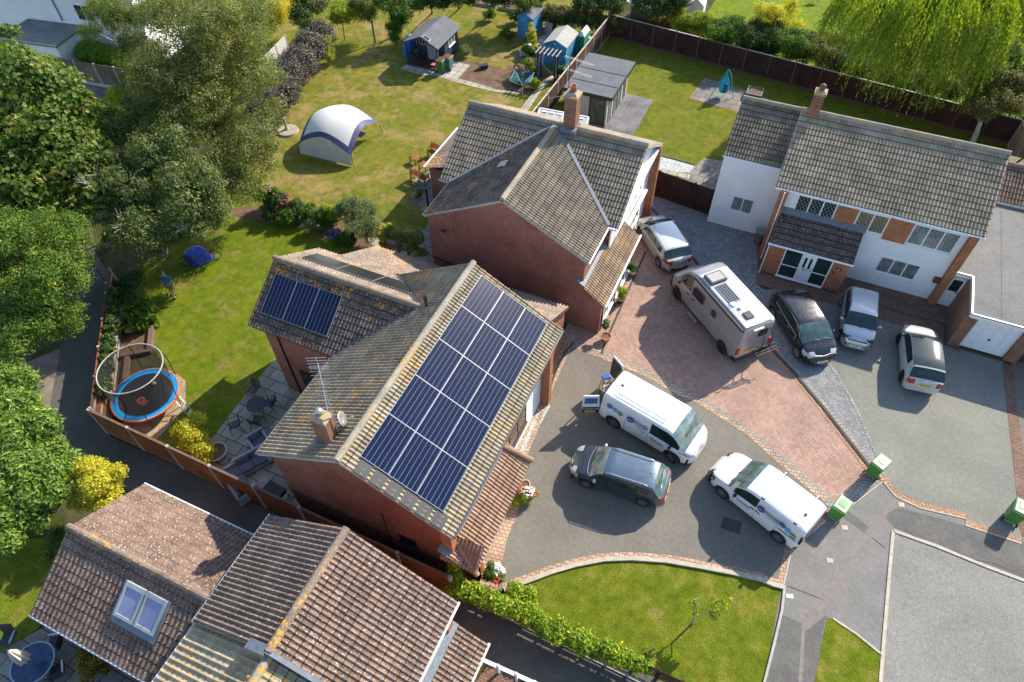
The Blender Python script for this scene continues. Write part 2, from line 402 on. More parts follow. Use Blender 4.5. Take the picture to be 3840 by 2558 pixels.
m_slabs_g = brick('grey_slabs', (.19, .18, .16), (.27, .25, .22), (.08, .07, .06), .75, .6, .022, True, 0, var=.5)
m_brick_s = brick('brick_red_brown', (.21, .055, .032), (.31, .095, .052), (.36, .22, .15), ms=.011)
m_brick_m = brick('brick_red', (.20, .050, .032), (.29, .085, .055), (.44, .29, .22), ms=.011)
m_brick_o = brick('brick_orange', (.30, .075, .025), (.40, .13, .045), (.42, .27, .17), ms=.011)
m_brick_d = brick('brick_brown', (.17, .065, .04), (.27, .11, .06), (.33, .22, .15))
m_white_r = render_wall('white_render', (.80, .80, .79))
m_soffit = simple('white_upvc', (.80, .80, .80), .4, var=.03)
m_upvc = m_soffit
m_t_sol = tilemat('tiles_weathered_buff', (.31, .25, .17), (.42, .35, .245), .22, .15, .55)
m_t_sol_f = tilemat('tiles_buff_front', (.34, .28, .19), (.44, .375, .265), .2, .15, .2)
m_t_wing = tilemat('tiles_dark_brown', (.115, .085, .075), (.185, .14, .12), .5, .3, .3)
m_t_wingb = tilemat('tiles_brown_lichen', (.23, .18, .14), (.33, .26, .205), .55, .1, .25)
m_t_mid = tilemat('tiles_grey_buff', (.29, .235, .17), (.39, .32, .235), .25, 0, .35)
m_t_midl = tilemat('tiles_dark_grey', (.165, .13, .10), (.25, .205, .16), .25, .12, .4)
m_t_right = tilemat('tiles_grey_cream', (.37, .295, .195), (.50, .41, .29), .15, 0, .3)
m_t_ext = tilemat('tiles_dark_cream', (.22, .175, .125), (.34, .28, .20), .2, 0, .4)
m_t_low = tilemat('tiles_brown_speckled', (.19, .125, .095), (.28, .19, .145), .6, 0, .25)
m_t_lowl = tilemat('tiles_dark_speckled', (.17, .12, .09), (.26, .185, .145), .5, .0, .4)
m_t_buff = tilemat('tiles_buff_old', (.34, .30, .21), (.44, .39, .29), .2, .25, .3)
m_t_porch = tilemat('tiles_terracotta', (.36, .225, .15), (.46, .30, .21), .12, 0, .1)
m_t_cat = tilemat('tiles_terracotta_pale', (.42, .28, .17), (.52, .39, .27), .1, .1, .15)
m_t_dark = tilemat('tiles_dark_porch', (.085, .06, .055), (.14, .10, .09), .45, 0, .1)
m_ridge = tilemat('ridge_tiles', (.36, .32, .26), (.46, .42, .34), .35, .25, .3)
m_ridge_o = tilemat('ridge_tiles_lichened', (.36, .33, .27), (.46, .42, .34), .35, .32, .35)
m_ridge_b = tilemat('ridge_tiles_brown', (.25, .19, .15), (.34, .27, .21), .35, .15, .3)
m_lead = simple('lead_flashing', (.16, .185, .22), .6, .1, .25)
m_glass = simple('window_glass', (.02, .03, .03), .06, var=.3, spec=.8)
m_glass_t = simple('car_glass', (.018, .032, .032), .05, var=.5, spec=.8, vs=2.5)
m_grey_frame = simple('grey_frame', (.38, .42, .42), .5)
m_dkframe = simple('brown_frame', (.10, .05, .035), .5)
m_dark = simple('anthracite', (.035, .037, .04), .5)
m_black = simple('black_plastic', (.015, .015, .016), .5)
m_rubber = simple('tyre_rubber', (.018, .018, .018), .85)
m_chrome = simple('alloy', (.55, .56, .57), .28, .85, .1)
m_steel = simple('galvanised_steel', (.5, .51, .52), .4, .7, .15)
m_pipe = simple('pipe_black', (.02, .022, .024), .4)
m_solar = solarmat(); m_solar_bk = solarmat('solar_cells_black', (.006, .007, .010)); m_solar_fr = simple('panel_frame', (.34, .36, .38), .5, .4, .03)
m_felt = stone('roofing_felt', (.20, .20, .20), (.27, .27, .265), 60, 1.2, speck=.15, stain=(.14, .14, .14), st=.2)
m_felt_d = stone('felt_dark', (.12, .125, .135), (.16, .165, .175), 50, 1.0, speck=.12)
m_felt_p = stone('felt_pale', (.33, .33, .29), (.40, .40, .36), 50, 1.0, speck=.1)
m_flat24 = stone('flat_roof_felt', (.15, .15, .145), (.20, .20, .195), 22, .6, speck=.18)
m_fence_o = boards('fence_orange_brown', (.20, .075, .03), (.30, .12, .05), .10)
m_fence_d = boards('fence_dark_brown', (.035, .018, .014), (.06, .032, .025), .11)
m_fence_g = boards('fence_grey_brown', (.13, .10, .08), (.20, .16, .13), .10)
m_fence_l = boards('fence_larch', (.25, .16, .10), (.36, .25, .17), .11)
m_fence_m = boards('fence_middle_brown', (.065, .04, .03), (.12, .075, .055), .12)
m_blue = boards('timber_blue', (.055, .22, .42), (.085, .30, .52), .12, vertical=False, gap=.10)
m_blue_v = boards('timber_blue_upright', (.055, .22, .42), (.085, .30, .52), .10, gap=.06)
m_navy = boards('timber_navy', (.035, .05, .08), (.06, .08, .12), .14, vertical=False)
m_wood = boards('timber_orange', (.26, .10, .03), (.38, .17, .06), .09, gap=.02, objcoord=True)
m_sleep = simple('sleeper_timber', (.16, .10, .07), .85, var=.3)
m_grey_timber = simple('weathered_timber', (.40, .37, .33), .85, var=.2)
m_deck = boards('deck_boards', (.15, .145, .15), (.20, .195, .20), .145, floor=True, rot=0, gap=.05)
m_cladding = boards('pale_cladding', (.52, .50, .48), (.60, .58, .56), .16, gap=.03, var=.08)
m_bark = simple('bark', (.15, .11, .08), .9, var=.35, vs=12, bump=.8, bs=25)
m_bark_pale = simple('bark_pale', (.45, .42, .37), .85, var=.3, vs=12)
m_plot = simple('plot_white_plastic', (.7, .7, .7), .5, var=.03)
# ---------------------------------------------------------------- roofs, walls and openings
def tile_roof(name, mat, P0, U, D, lu, ld, par, rib=.165, gauge=.32, seg=6, hr=.042, step=.026, seed=1):
    """interlocking tiles: P0 a ridge corner, U along the ridge, D down the slope; courses overlap with a real step, ribs run down"""
    P0 = np.array(P0, float); U = np.array(U, float); U /= np.linalg.norm(U); D = np.array(D, float); D /= np.linalg.norm(D)
    N = np.cross(U, D); N = N if N[2] > 0 else -N
    nc = max(1, int(round(ld/gauge))); g = ld/nc; nr = max(1, int(round(lu/rib))); ns = nr*seg
    s = np.linspace(0, lu, ns+1); ph = (np.arange(ns+1) % seg)/seg
    h = hr*np.clip(np.cos(2*np.pi*(ph-.5)), -.25, 1)**1
    r = np.random.RandomState(seed)
    rows = []
    for k in range(nc):
        jit = np.repeat(r.uniform(-.006, .006, nr//2+2), seg*2)[:ns+1]
        for d, e in ((k*g, 0.0), (k*g+.035, .003), ((k+1)*g, step)):
            rows.append(P0[None]+s[:, None]*U+d*D+(h+e+jit)[:, None]*N)
    # a drip edge below the last course
    rows.append(rows[-1]-N*.06)
    V = np.concatenate(rows); W_ = ns+1; nrow = len(rows)
    i = np.arange(nrow-1)[:, None]*W_+np.arange(ns)[None]
    F = np.stack([i, i+1, i+1+W_, i+W_], -1)
    if np.dot(np.cross(U, D), N) < 0: F = F[..., ::-1]
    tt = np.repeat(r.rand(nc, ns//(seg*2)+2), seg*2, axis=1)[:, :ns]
    # three bands per course: painted shadow under the nose above, the tile face, its nose painted dark too
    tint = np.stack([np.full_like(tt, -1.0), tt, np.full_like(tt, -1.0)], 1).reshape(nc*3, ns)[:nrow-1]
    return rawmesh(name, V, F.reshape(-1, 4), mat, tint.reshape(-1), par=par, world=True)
def ridge_cap(name, a, b, par, mat=None, r=.13, L=.45, axis=None):
    a = Vector(a); b = Vector(b); n = max(1, int(round((b-a).length/L))); m = MB()
    for i in range(n):
        p = a.lerp(b, i/n); q = a.lerp(b, (i+1)/n)
        m.tube(p, q, r*(1.04 if i % 2 else 1.0), 10, r2=r*(1.0 if i % 2 else 1.05))
    return m.build(name, mat or m_ridge, par, world=True)
def gable_wall(name, mat, par, u0, u1, v0, v1, ze, zr, axis='u', z0=0.0, rp=None):
    """closed house body, gable on both ends; axis = direction of the ridge"""
    m = MB()
    if axis == 'v':
        rp = (u0+u1)/2 if rp is None else rp
        A = [(u0, z0), (u1, z0), (u1, ze), (rp, zr), (u0, ze)]
        a = [(p, v0, z) for p, z in A]; b = [(p, v1, z) for p, z in A]
    else:
        rp = (v0+v1)/2 if rp is None else rp
        A = [(v0, z0), (v1, z0), (v1, ze), (rp, zr), (v0, ze)]
        a = [(u0, p, z) for p, z in A]; b = [(u1, p, z) for p, z in A]
    m.face(a); m.face(b[::-1])
    for i in range(5): m.face([a[i], a[(i+1) % 5], b[(i+1) % 5], b[i]][::-1])
    return m.build(name, mat, par, world=True, recalc=True)
def slopes(par, mats, rp, z_r, e0, e1, z_e, a0, a1, axis, nm='roof_slope', seed=3, ridge=True, rmat=None, verge=True, gut=(1, 1), rib=.165, under=True, labs=(None, None), ze1=None):
    """two tiled slopes: ridge at rp/z_r, eaves at e0 and e1; the ridge runs from a0 to a1 along axis"""
    P = (lambda a, p, z: (a, p, z)) if axis == 'u' else (lambda a, p, z: (p, a, z))
    for k, (e, mt) in enumerate(((e0, mats[0]), (e1, mats[1]))):
        if mt is None: continue
        z_e2 = z_e if (k == 0 or ze1 is None) else ze1
        d = Vector(P(0, e-rp, z_e2-z_r)); L = d.length
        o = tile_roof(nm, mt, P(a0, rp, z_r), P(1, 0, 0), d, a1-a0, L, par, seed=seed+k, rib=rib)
        if labs[k]: o['label'] = labs[k]
        s_ = 1 if e > rp else -1; n = Vector(P(0, s_*(z_r-z_e2), abs(e-rp))).normalized()
        if under:
            q = MB()
            for aa in ((a0, a0+.05), (a1-.05, a1)):
                A = [P(aa[0], rp, z_r-.02), P(aa[0], e, z_e2-.02), P(aa[0], e, z_e2-.16), P(aa[0], rp, z_r-.16)]
                B = [P(aa[1], rp, z_r-.02), P(aa[1], e, z_e2-.02), P(aa[1], e, z_e2-.16), P(aa[1], rp, z_r-.16)]
                q.hexa(A, B)
            q.build('verge_board', m_verge, par, world=True, recalc=True)
        if gut[k]:
            g = MB(); g.tube(P(a0-.02, e+s_*.04, z_e2-.05), P(a1+.02, e+s_*.04, z_e2-.05), .045, 8)
            g.build('gutter', m_gut if gut[k] == 1 else m_soffit, par, world=True)
            f = MB(); A = P(a0+.06, e-s_*.10, z_e2-.20); B = P(a1-.06, e-s_*.02, z_e2-.06)
            f.box(min(A[0], B[0]), max(A[0], B[0]), min(A[1], B[1]), max(A[1], B[1]), A[2], B[2]); f.build('fascia_board', m_soffit if gut[k] != 3 else m_dkframe, par, world=True)
    if ridge: ridge_cap('ridge_tiles', P(a0, rp, z_r+.02), P(a1, rp, z_r+.02), par, rmat)
m_verge = simple('verge_mortar', (.42, .39, .34), .9, var=.2)
m_gut = simple('gutter_grey', (.42, .40, .37), .6)
def window(par, face, c, w, h, z, n=2, frame=None, glass=None, lattice=False, sill=True, proud=.03, fw=.06, name='window', sides=None, label=None, transom=None):
    """face: '-v', '+u', '-u', '+v'; c = coordinate along the wall, p = wall plane -> c=(along, plane)"""
    frame = frame or m_upvc; glass = glass or m_glass
    al, pl = c; sg = 1 if face[0] == '+' else -1; ax = face[1]
    def bx(m, a0, a1, d0, d1, z0, z1):
        p0, p1 = pl+sg*d0, pl+sg*d1; lo, hi = min(p0, p1), max(p0, p1)
        if ax == 'v': m.box(a0, a1, lo, hi, z0, z1)
        else: m.box(lo, hi, a0, a1, z0, z1)
    o = MB(); x0, x1 = al-w/2, al+w/2
    bx(o, x0, x1, -.02, proud, z, z+fw); bx(o, x0, x1, -.02, proud, z+h-fw, z+h)
    for i in range(n+1):
        cx = x0+fw/2+(w-fw)*i/n; bx(o, cx-fw/2, cx+fw/2, -.02, proud-.003, z+fw, z+h-fw)
    if transom: bx(o, x0+fw, x1-fw, -.02, proud-.005, z+transom, z+transom+fw)
    f = o.build(name, frame, par, world=True)
    if label: f['label'] = label
    g = MB(); bx(g, x0+fw*.5, x1-fw*.5, -.01, .008, z+fw*.5, z+h-fw*.5); gp = g.build('pane', glass, None); gp.parent = f; gp.matrix_parent_inverse = f.matrix_parent_inverse
    gp.matrix_parent_inverse = Matrix.Identity(4)
    if lattice:
        q = MB()
        def seg(a, b):
            d = .014; A = (a[0], pl+sg*d, a[1]) if ax == 'v' else (pl+sg*d, a[0], a[1]); B = (b[0], pl+sg*d, b[1]) if ax == 'v' else (pl+sg*d, b[0], b[1])
            q.beam(A, B, .009, .009)
        W_, H_ = w-fw*2, h-fw*2; X0, Z0 = x0+fw, z+fw; st = .19; kk = 1.5
        k = -int(H_/kk/st)-1
        while k*st < W_+H_/kk:
            for sgn in (1, -1):
                # line x = k*st + t (up) or mirrored
                a = k*st; t0 = max(0, -a); t1 = min(H_/kk, W_-a)
                if t1 > t0:
                    xa, xb = a+t0, a+t1
                    if sgn < 0: xa, xb = W_-xa, W_-xb
                    seg((X0+xa, Z0+t0*kk), (X0+xb, Z0+t1*kk))
            k += 1
        if q.v:
            lo = q.build('leading', m_lead_dk, None); lo.parent = f; lo.matrix_parent_inverse = Matrix.Identity(4)
    if sill:
        s = MB(); bx(s, x0-.04, x1+.04, 0, .09, z-.05, z-.004); sm = s.build('sill', frame, None); sm.parent = f; sm.matrix_parent_inverse = Matrix.Identity(4)
    return f
m_lead_dk = simple('leading', (.42, .43, .43), .6)
def text(par, s, size, loc, rot, mat, name='lettering', ext=.002, align='CENTER', bold=False, sx=1.0, mtx=None):
    cu = bpy.data.curves.new(name, 'FONT'); cu.body = s; cu.size = size; cu.extrude = ext; cu.align_x = align; cu.align_y = 'CENTER'
    if bold: cu.offset = size*.02
    cu.resolution_u = 2
    o = bpy.data.objects.new('tmp', cu); COL.objects.link(o)
    dg = bpy.context.evaluated_depsgraph_get(); me = bpy.data.meshes.new_from_object(o.evaluated_get(dg)); me.name = name
    bpy.data.objects.remove(o); me.materials.clear(); me.materials.append(mat)
    t = bpy.data.objects.new(name, me); COL.objects.link(t)
    if par: t.parent = par
    if mtx is not None: t.matrix_local = mtx@Matrix.Diagonal((sx, 1, 1, 1))
    else: t.location = loc; t.rotation_euler = rot; t.scale = (sx, 1, 1)
    return t
def frame_mtx(o, x, y):
    """matrix at o with x along the text and y up the text"""
    x = Vector(x).normalized(); y = Vector(y); y = (y-x*y.dot(x)).normalized(); z = x.cross(y); m = Matrix.Identity(4)
    for i in range(3): m[i][0], m[i][1], m[i][2], m[i][3] = x[i], y[i], z[i], o[i]
    return m
# ---------------------------------------------------------------- ground, lawns, drives, road
V2 = lambda u, v: Vector((u, v, 0))
def sheet(name, pts, z, mat, kind='structure', **kw):
    m = MB(); m.sheet([(p[0], p[1]) for p in pts and [(q.x, q.y) for q in pts]], z)
    return m.build(name, mat, kind=kind, **kw)
def offs(pts, d):
    """polyline shifted sideways by d (left positive)"""
    out = []
    for i, p in enumerate(pts):
        a = pts[max(0, i-1)]; b = pts[min(len(pts)-1, i+1)]; t = Vector((b.x-a.x, b.y-a.y, 0)).normalized(); out.append(Vector((p.x-t.y*d, p.y+t.x*d, 0)))
    return out
def ribbon(name, pts, d0, d1, z, mat, h=0.0, kind='structure'):
    a, b = offs(pts, d0), offs(pts, d1); m = MB()
    for i in range(len(pts)-1):
        q = [a[i], a[i+1], b[i+1], b[i]]
        if h: m.prism([(p.x, p.y) for p in q], z, z+h)
        else: m.sheet([(p.x, p.y) for p in q], z)
    return m.build(name, mat, kind=kind, recalc=bool(h))
sheet('ground', [V2(-400, -300), V2(400, -300), V2(400, 600), V2(-400, 600)], -.01, m_ground)
# lawns
P = ats('L1', [(1380, 930), (1640, 630), (1640, 400), (1480, 290), (1340, 100)])+ats('M1', [(1350, 1290), (1100, 1250), (1150, 1000), (1400, 700)])+ats('D', [(540, 400), (640, 470), (760, 545), (880, 600), (1000, 640)])+[V2(-14.5, 18), V2(-14.5, 13)]+ats('L1', [(2000, 900), (1800, 1290)])
sheet('lawn', P, .004, m_lawn_solar)
P = ats('D', [(545, 400), (645, 470), (765, 545), (885, 600), (1005, 640)])+[V2(-14, 24), V2(-14, 30), V2(-15.9, 34), V2(-15.9, 62), V2(-24, 68), V2(-42, 66), V2(-47, 40), V2(-36, 28)]
sheet('lawn', P, .004, m_lawn_mid)
sheet('lawn', [V2(-15.9, 33), V2(-2.6, 33.9), V2(-2.6, 36), V2(16, 36), V2(16, 52), V2(-15.9, 52.3)], .004, m_lawn_right)
sheet('lawn', [V2(-9, 52.6), V2(24, 50), V2(28, 90), V2(-9, 90)], .006, m_lawn_far)
P = ats('B3', [(20, 745), (200, 670), (400, 600), (600, 540), (860, 500), (1100, 480), (1400, 500), (1700, 550), (2000, 610), (2250, 665), (2354, 710)])+ats('B4', [(120, 425), (35, 896)])+[at('B4', 20, 1100), at('B3', 1600, 1800), at('B3', 1300, 1500), at('B3', 370, 1160), at('B3', -100, 980), at('B2', 2200, 780)]
sheet('lawn', P, .010, m_lawn_front)
sheet('lawn', ats('B4', [(350, 572), (380, 575), (500, 660), (620, 755), (612, 940), (280, 940)]), .014, m_lawn_front)
sheet('lawn', ats('B1', [(-400, 300), (560, 300), (640, 600), (380, 1050), (240, 1170), (0, 1320), (-400, 1500)]), .004, m_lawn_front)
# lower right: pavement and road
sheet('pavement', ats('N', [(2600, 2900), (2860, 2300), (2880, 2000), (2960, 1880), (3330, 1760), (4100, 1900), (4300, 3000)]), .004, m_pave)
K1 = ats('B4', [(610, 1060), (620, 896), (640, 640), (662, 380), (684, 133)]); K2 = ats('B4', [(684, 133), (900, 210), (1150, 312), (1345, 385), (1700, 520)])
sheet('road', K1+K2[1:]+ats('B4', [(1700, 1300), (600, 1300)]), .008, m_road)
m = MB()
for K in (K1, K2):
    for i in range(len(K)-1):
        n = max(1, round((K[i+1]-K[i]).length/.91))
        for j in range(n):
            a = K[i].lerp(K[i+1], j/n); b = K[i].lerp(K[i+1], (j+1)/n); a, b = a.lerp(b, .006), a.lerp(b, .994)
            m.beam(a+Vector((0, 0, .02)), b+Vector((0, 0, .02)), .125, .05)
m.build('kerb', m_kerb, kind='structure')
ribbon('pavement_trench', ats('B4', [(690, -30), (655, 60), (590, 130), (535, 230), (470, 320), (330, 480), (240, 610), (210, 940)]), -.17, .17, .008, m_trench)
sheet('pavement_old_patch', ats('B4', [(695, 20), (735, 20), (1345, 190), (1345, 372), (900, 195), (690, 118), (640, 60)]), .0085, m_pave_old)
sheet('pavement_old_patch', ats('B4', [(120, 555), (225, 600), (205, 940), (35, 940), (60, 760)]), .0085, m_pave_old)
sheet('pavement_old_patch', ats('B4', [(345, 560), (240, 640), (225, 940), (295, 940), (320, 720)]), .0085, m_pave_old)
sheet('pavement_old_patch', ats('B4', [(455, 30), (560, 110), (545, 145), (425, 60)]), .0085, m_pave_old)
ribbon('pavement_crack', ats('B4', [(742, 125), (800, 165), (900, 205), (1000, 240), (1100, 280), (1200, 300), (1300, 345)]), -.012, .02, .012, m_patch)
ribbon('pavement_seam', ats('B4', [(575, 165), (645, 220)]), -.012, .012, .013, m_patch)
ribbon('pavement_seam', ats('B4', [(150, 410), (230, 440), (330, 480)]), -.012, .012, .0135, m_patch)
ribbon('edging', ats('B4', [(380, 575), (500, 655), (620, 752)]), -.04, .04, .01, m_kerb, .03)
ribbon('edging', ats('B4', [(137, 412), (122, 540), (80, 720), (35, 896), (20, 990)]), -.05, .04, .008, m_conc, .07)
for q in ((440, 117), (365, 284), (725, 2)):
    c = at('B4', *q); m = MB(); m.obox((c.x, c.y, .014), (.24, .20, .012), R(15+q[0] % 7)); m.build('utility_cover', m_kerb, kind='structure')
c = at('B4', 163, 463); MB().obox((c.x, c.y, .014), (.26, .16, .012), R(20)).build('stop_tap_cover', m_steel, kind='structure')
# solar house drive
E1 = ats('L3', [(560, 88), (700, 148), (850, 205), (1000, 265), (1270, 385), (1480, 505), (1690, 600), (1850, 700), (2100, 862), (2220, 962)])+ats('L4', [(130, 1080), (310, 1230), (480, 1378), (590, 1462)])
KC = ats('B3', [(-30, 742), (80, 700), (200, 655), (400, 580), (600, 522), (860, 472), (1100, 463), (1400, 484), (1700, 535), (2000, 592), (2250, 650), (2354, 694)])+ats('B4', [(128, 408)])
LE = ats('L3', [(540, 95), (450, 280), (370, 470), (250, 780), (130, 1085)])+ats('B3', [(120, 20), (0, 310)])+ats('B2', [(2150, 760)])
EB = ats('B4', [(340, 82), (240, 165), (165, 235), (145, 330), (128, 408)])
sheet('driveway', LE[1:][::-1]+E1+EB+KC[::-1][1:], .008, m_drive)
sheet('paving', [V2(-7.2, 7.6), V2(-7.2, 22.4), V2(-5.3, 22.4)]+ats('L3', [(700, 130)])+LE[:]+ats('B2', [(2100, 820), (1740, 560)]), .005, m_blk_buff)
ribbon('edging', LE[:5], 0, .2, .0145, m_blk_buff); ribbon('pebble_strip', ats('L3', [(330, 590), (230, 760), (100, 1070)]), -.02, .36, .009, m_slate)
ribbon('edging', E1, 0, .2, .016, m_blk_buff); ribbon('edging', E1, .2, .41, .0165, m_blk_grey)
ribbon('edging', EB, -.22, 0, .016, m_blk_buff); ribbon('edging', EB, 0, .06, .018, m_kerb, .01)
ribbon('edging', KC, 0, .20, .012, m_blk_buff); ribbon('kerb', KC, -.17, 0, .008, m_kerb, .10)
sheet('tarmac_patch', ats('B3', [(1912, 105), (2078, 155), (2058, 270), (1885, 205)]), .012, m_patch)
# middle drive of red herringbone, right drive of grey herringbone and tarmac
HL = ats('M3', [(1150, 200), (1400, 480), (1700, 850)])+ats('L4', [(110, 90), (350, 340), (600, 640), (850, 960), (1090, 1262)])
sheet('driveway', E1+ats('L4', [(770, 1535), (1095, 1272)])+HL[::-1]+[V2(-7, 34.1), V2(-6.5, 22)], .012, m_her_red)
ribbon('edging', ats('L4', [(600, 1500), (760, 1535), (1100, 1270)]), 0, .42, .0185, m_blk_grey); ribbon('edging', ats('L4', [(760, 1545), (1110, 1275)]), -.05, 0, .018, m_kerb, .01)
ribbon('edging', HL, 0, .05, .020, m_kerb) ; ribbon('edging', HL, .05, .22, .0175, m_blk_grey)
ribbon('drain_kerb', HL, -.14, 0, .012, m_patch, .05); ribbon('edging', HL[2:], -.34, -.14, .022, m_blk_red)
GR = ats('L4', [(1130, 1230), (1080, 1100), (920, 720), (830, 540), (710, 340), (620, 200), (540, 100)])+ats('M4', [(330, 1480), (200, 1200), (60, 1075), (0, 1035)])+ats('M3', [(2215, 900)])
sheet('driveway', HL+GR+[V2(1.0, 33.3), V2(-2.6, 33.3), V2(-2.6, 34.0), V2(-7, 34.2)], .010, m_her_grey)
ribbon('edging', GR[:8], 0, .12, .0205, m_blk_grey)
BT = ats('L4', [(1125, 1215), (1180, 1300), (1250, 1385), (1435, 1470), (1850, 1568)])+ats('B4', [(1050, 78), (1330, 168)])
RT = ats('L4', [(2165, 240), (2205, 660), (2250, 1050), (2290, 1420)])+ats('B4', [(1310, 60), (1335, 160)])
TOPB = ats('M4', [(-20, 1030), (150, 1070), (740, 1225), (1060, 1330), (1330, 1410), (1660, 1540)])
sheet('driveway', GR[:10]+TOPB[1:]+[V2(10.7, 28.6), V2(13.3, 28.6)]+RT+BT[::-1], .008, m_drive24)
sheet('paving', [V2(0.3, 33.3), V2(11.3, 33.3), V2(11.3, 28.3)]+TOPB[::-1]+ats('M3', [(2215, 890)]), .014, m_blk_dark)
ribbon('edging', BT, 0, -.24, .018, m_blk_red); ribbon('edging', BT, -.24, -.30, .016, m_kerb, .012)
ribbon('edging', RT, 0, .46, .018, m_blk_dark)
sheet('driveway', [RT[0]+V2(.4, 0), RT[3]+V2(.4, 0), at('B4', 1500, 250), V2(26, 14), V2(26, 29), V2(13.6, 29)], .006, m_drive)
ribbon('drain', ats('M4', [(1045, 1212), (1300, 1290), (1655, 1380), (1655, 1560)])+[V2(10.6, 28.6)], -.05, .05, .022, m_patch)
ribbon('drain', [V2(10.6, 28.62), V2(13.4, 28.62)], -.06, .05, .024, m_patch)
ribbon('drain', ats('M3', [(1225, 745), (1100, 1020), (870, 1540)])+ats('L3', [(835, 160)]), -.06, .06, .020, m_patch)
ribbon('edging', ats('M3', [(1225, 745), (1100, 1020), (870, 1540)])+ats('L3', [(835, 160)]), -.28, -.06, .018, m_blk_buff)
ribbon('drain', ats('L3', [(590, 60), (520, 140), (440, 300), (375, 470)]), -.05, .05, .022, m_patch)
# alley and the ground round it
FA = ats('L1', [(980, 890), (1265, 1020), (1560, 1155), (1865, 1295), (2190, 1450)])+ats('B2', [(290, 125), (890, 330), (1360, 590), (1725, 770)])
sheet('dirt', ats('L1', [(60, 300), (560, 100), (540, 400), (430, 870), (560, 1040), (300, 950), (100, 700)]), .003, m_dirt)
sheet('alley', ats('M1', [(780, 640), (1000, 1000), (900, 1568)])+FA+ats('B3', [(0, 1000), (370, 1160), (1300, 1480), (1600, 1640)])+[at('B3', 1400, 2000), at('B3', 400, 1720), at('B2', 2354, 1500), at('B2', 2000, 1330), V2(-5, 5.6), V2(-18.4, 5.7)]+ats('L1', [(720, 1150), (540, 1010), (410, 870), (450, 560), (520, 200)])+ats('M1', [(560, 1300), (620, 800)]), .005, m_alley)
sheet('driveway', [V2(-3.9, 5.6), at('B2', 2030, 1400), at('B2', 2354, 1550), at('B3', 300, 1740), V2(-1, 1), V2(-5, 1)], .010, m_blk_dark)
sheet('patio', ats('B1', [(240, 1165), (480, 1030), (700, 1100), (1700, 1200), (1700, 1800), (-500, 1900), (-300, 1500)]), .006, m_slabs_g)
sheet('patio', [at('L1', 1690, 1165), at('L1', 1900, 870), at('L1', 2110, 590), at('L1', 2354, 290), at('L2', 190, 205), V2(-15, 13.2), V2(-13.5, 8), at('B2', 300, 100), at('L1', 2190, 1430), at('L1', 1865, 1280)], .010, m_slabs)
P = ats('L1', [(990, 800), (1240, 700), (1560, 330), (1640, 400), (1640, 640), (1375, 925), (1250, 870)])
sheet('gravel_bed', P, .012, m_gravel)
sheet('soil_bed', ats('L1', [(1050, 480), (1060, 120), (1050, 0)])+ats('M1', [(1080, 1380), (1200, 1250), (1340, 1280), (1310, 1568)])+ats('L1', [(1300, 100), (1120, 180), (1100, 400)]), .012, m_soil)
# flower border between the two back lawns
sheet('soil_bed', ats('M2', [(-200, 360), (130, 330), (330, 350), (560, 340), (640, 370), (1000, 500), (1180, 560), (1240, 690), (900, 720), (760, 650), (600, 600), (350, 500), (100, 480), (-200, 420)]), .010, m_soil)
sheet('paving', [at('M2', 1000, 620), at('M2', 1240, 560), at('M2', 1480, 540), V2(-15.2, 24), V2(-15.4, 22), V2(-14, 20.5), at('M2', 1100, 740)], .012, m_slabs)
sheet('path', ats('M2', [(1430, 90), (1560, 30)])+[V2(-15.3, 32.5), V2(-15.3, 22.5)]+ats('M2', [(1480, 590), (1560, 470), (1480, 360), (1400, 290), (1420, 180)]), .014, m_slabs_g)
sheet('paving', ats('T2', [(1295, 605), (1420, 530), (1700, 520), (1915, 575), (1800, 700), (1600, 670), (1450, 655)]), .010, m_slabs_b)
sheet('path', ats('T2', [(1600, 672), (1700, 650), (1810, 695), (1980, 740), (2150, 790), (2354, 820), (2354, 832), (2140, 812), (1960, 770)]), .014, m_slabs_b)
sheet('soil_bed', ats('T2', [(1760, 510), (1920, 540), (2100, 580), (2230, 620), (2300, 640), (2300, 820), (2150, 790), (1980, 740), (1810, 695), (1915, 575), (1780, 560)]), .008, m_soil)
sheet('soil_bed', ats('T3', [(0, 560), (90, 600), (330, 640), (400, 690), (300, 760), (200, 840), (0, 810)]), .0085, m_soil)
sheet('path', ats('T3', [(95, 1000), (240, 810), (330, 720), (410, 650), (300, 560), (240, 440), (290, 330), (390, 280), (440, 330), (330, 600), (440, 700), (370, 720), (300, 810), (160, 1020)]), .014, m_slabs_b)
# right garden
sheet('patio', ats('T3', [(1745, 690), (2290, 850), (2040, 990), (1615, 868)]), .012, m_slabs_g)
ribbon('edging', ats('T3', [(2040, 990), (1615, 868), (1745, 690), (2290, 850)]), -.10, 0, .016, m_blk_red)
sheet('gravel_bed', ats('T3', [(1185, 1345), (1250, 1350), (1660, 1455), (1630, 1530), (1400, 1510), (1150, 1480)]), .012, m_slate)
sheet('patio', [at('T3', 1740, 1395), at('T3', 1905, 1425), V2(-2.62, 36), V2(-2.62, 33.9), V2(-5.6, 34.1)], .014, m_slabs_g)
sheet('paving', ats('M3', [(1380, 10), (1620, 60), (1610, 100), (1370, 40)]), .016, m_slabs_b)
ribbon('edging', ats('T3', [(1250, 1350), (1450, 1400), (1660, 1458)]), -.03, .03, .01, m_dark, .05)
sheet('paving', ats('T3', [(850, 1160), (1000, 1190), (990, 1225), (840, 1190)]), .012, m_slabs_b)
sheet('patio', ats('T1', [(560, 700), (1050, 770), (900, 900), (560, 850)]), .010, m_slabs_g)
sheet('lawn', ats('T1', [(700, 880), (1400, 950), (1500, 1300), (600, 1300)]), .008, m_lawn_mid)
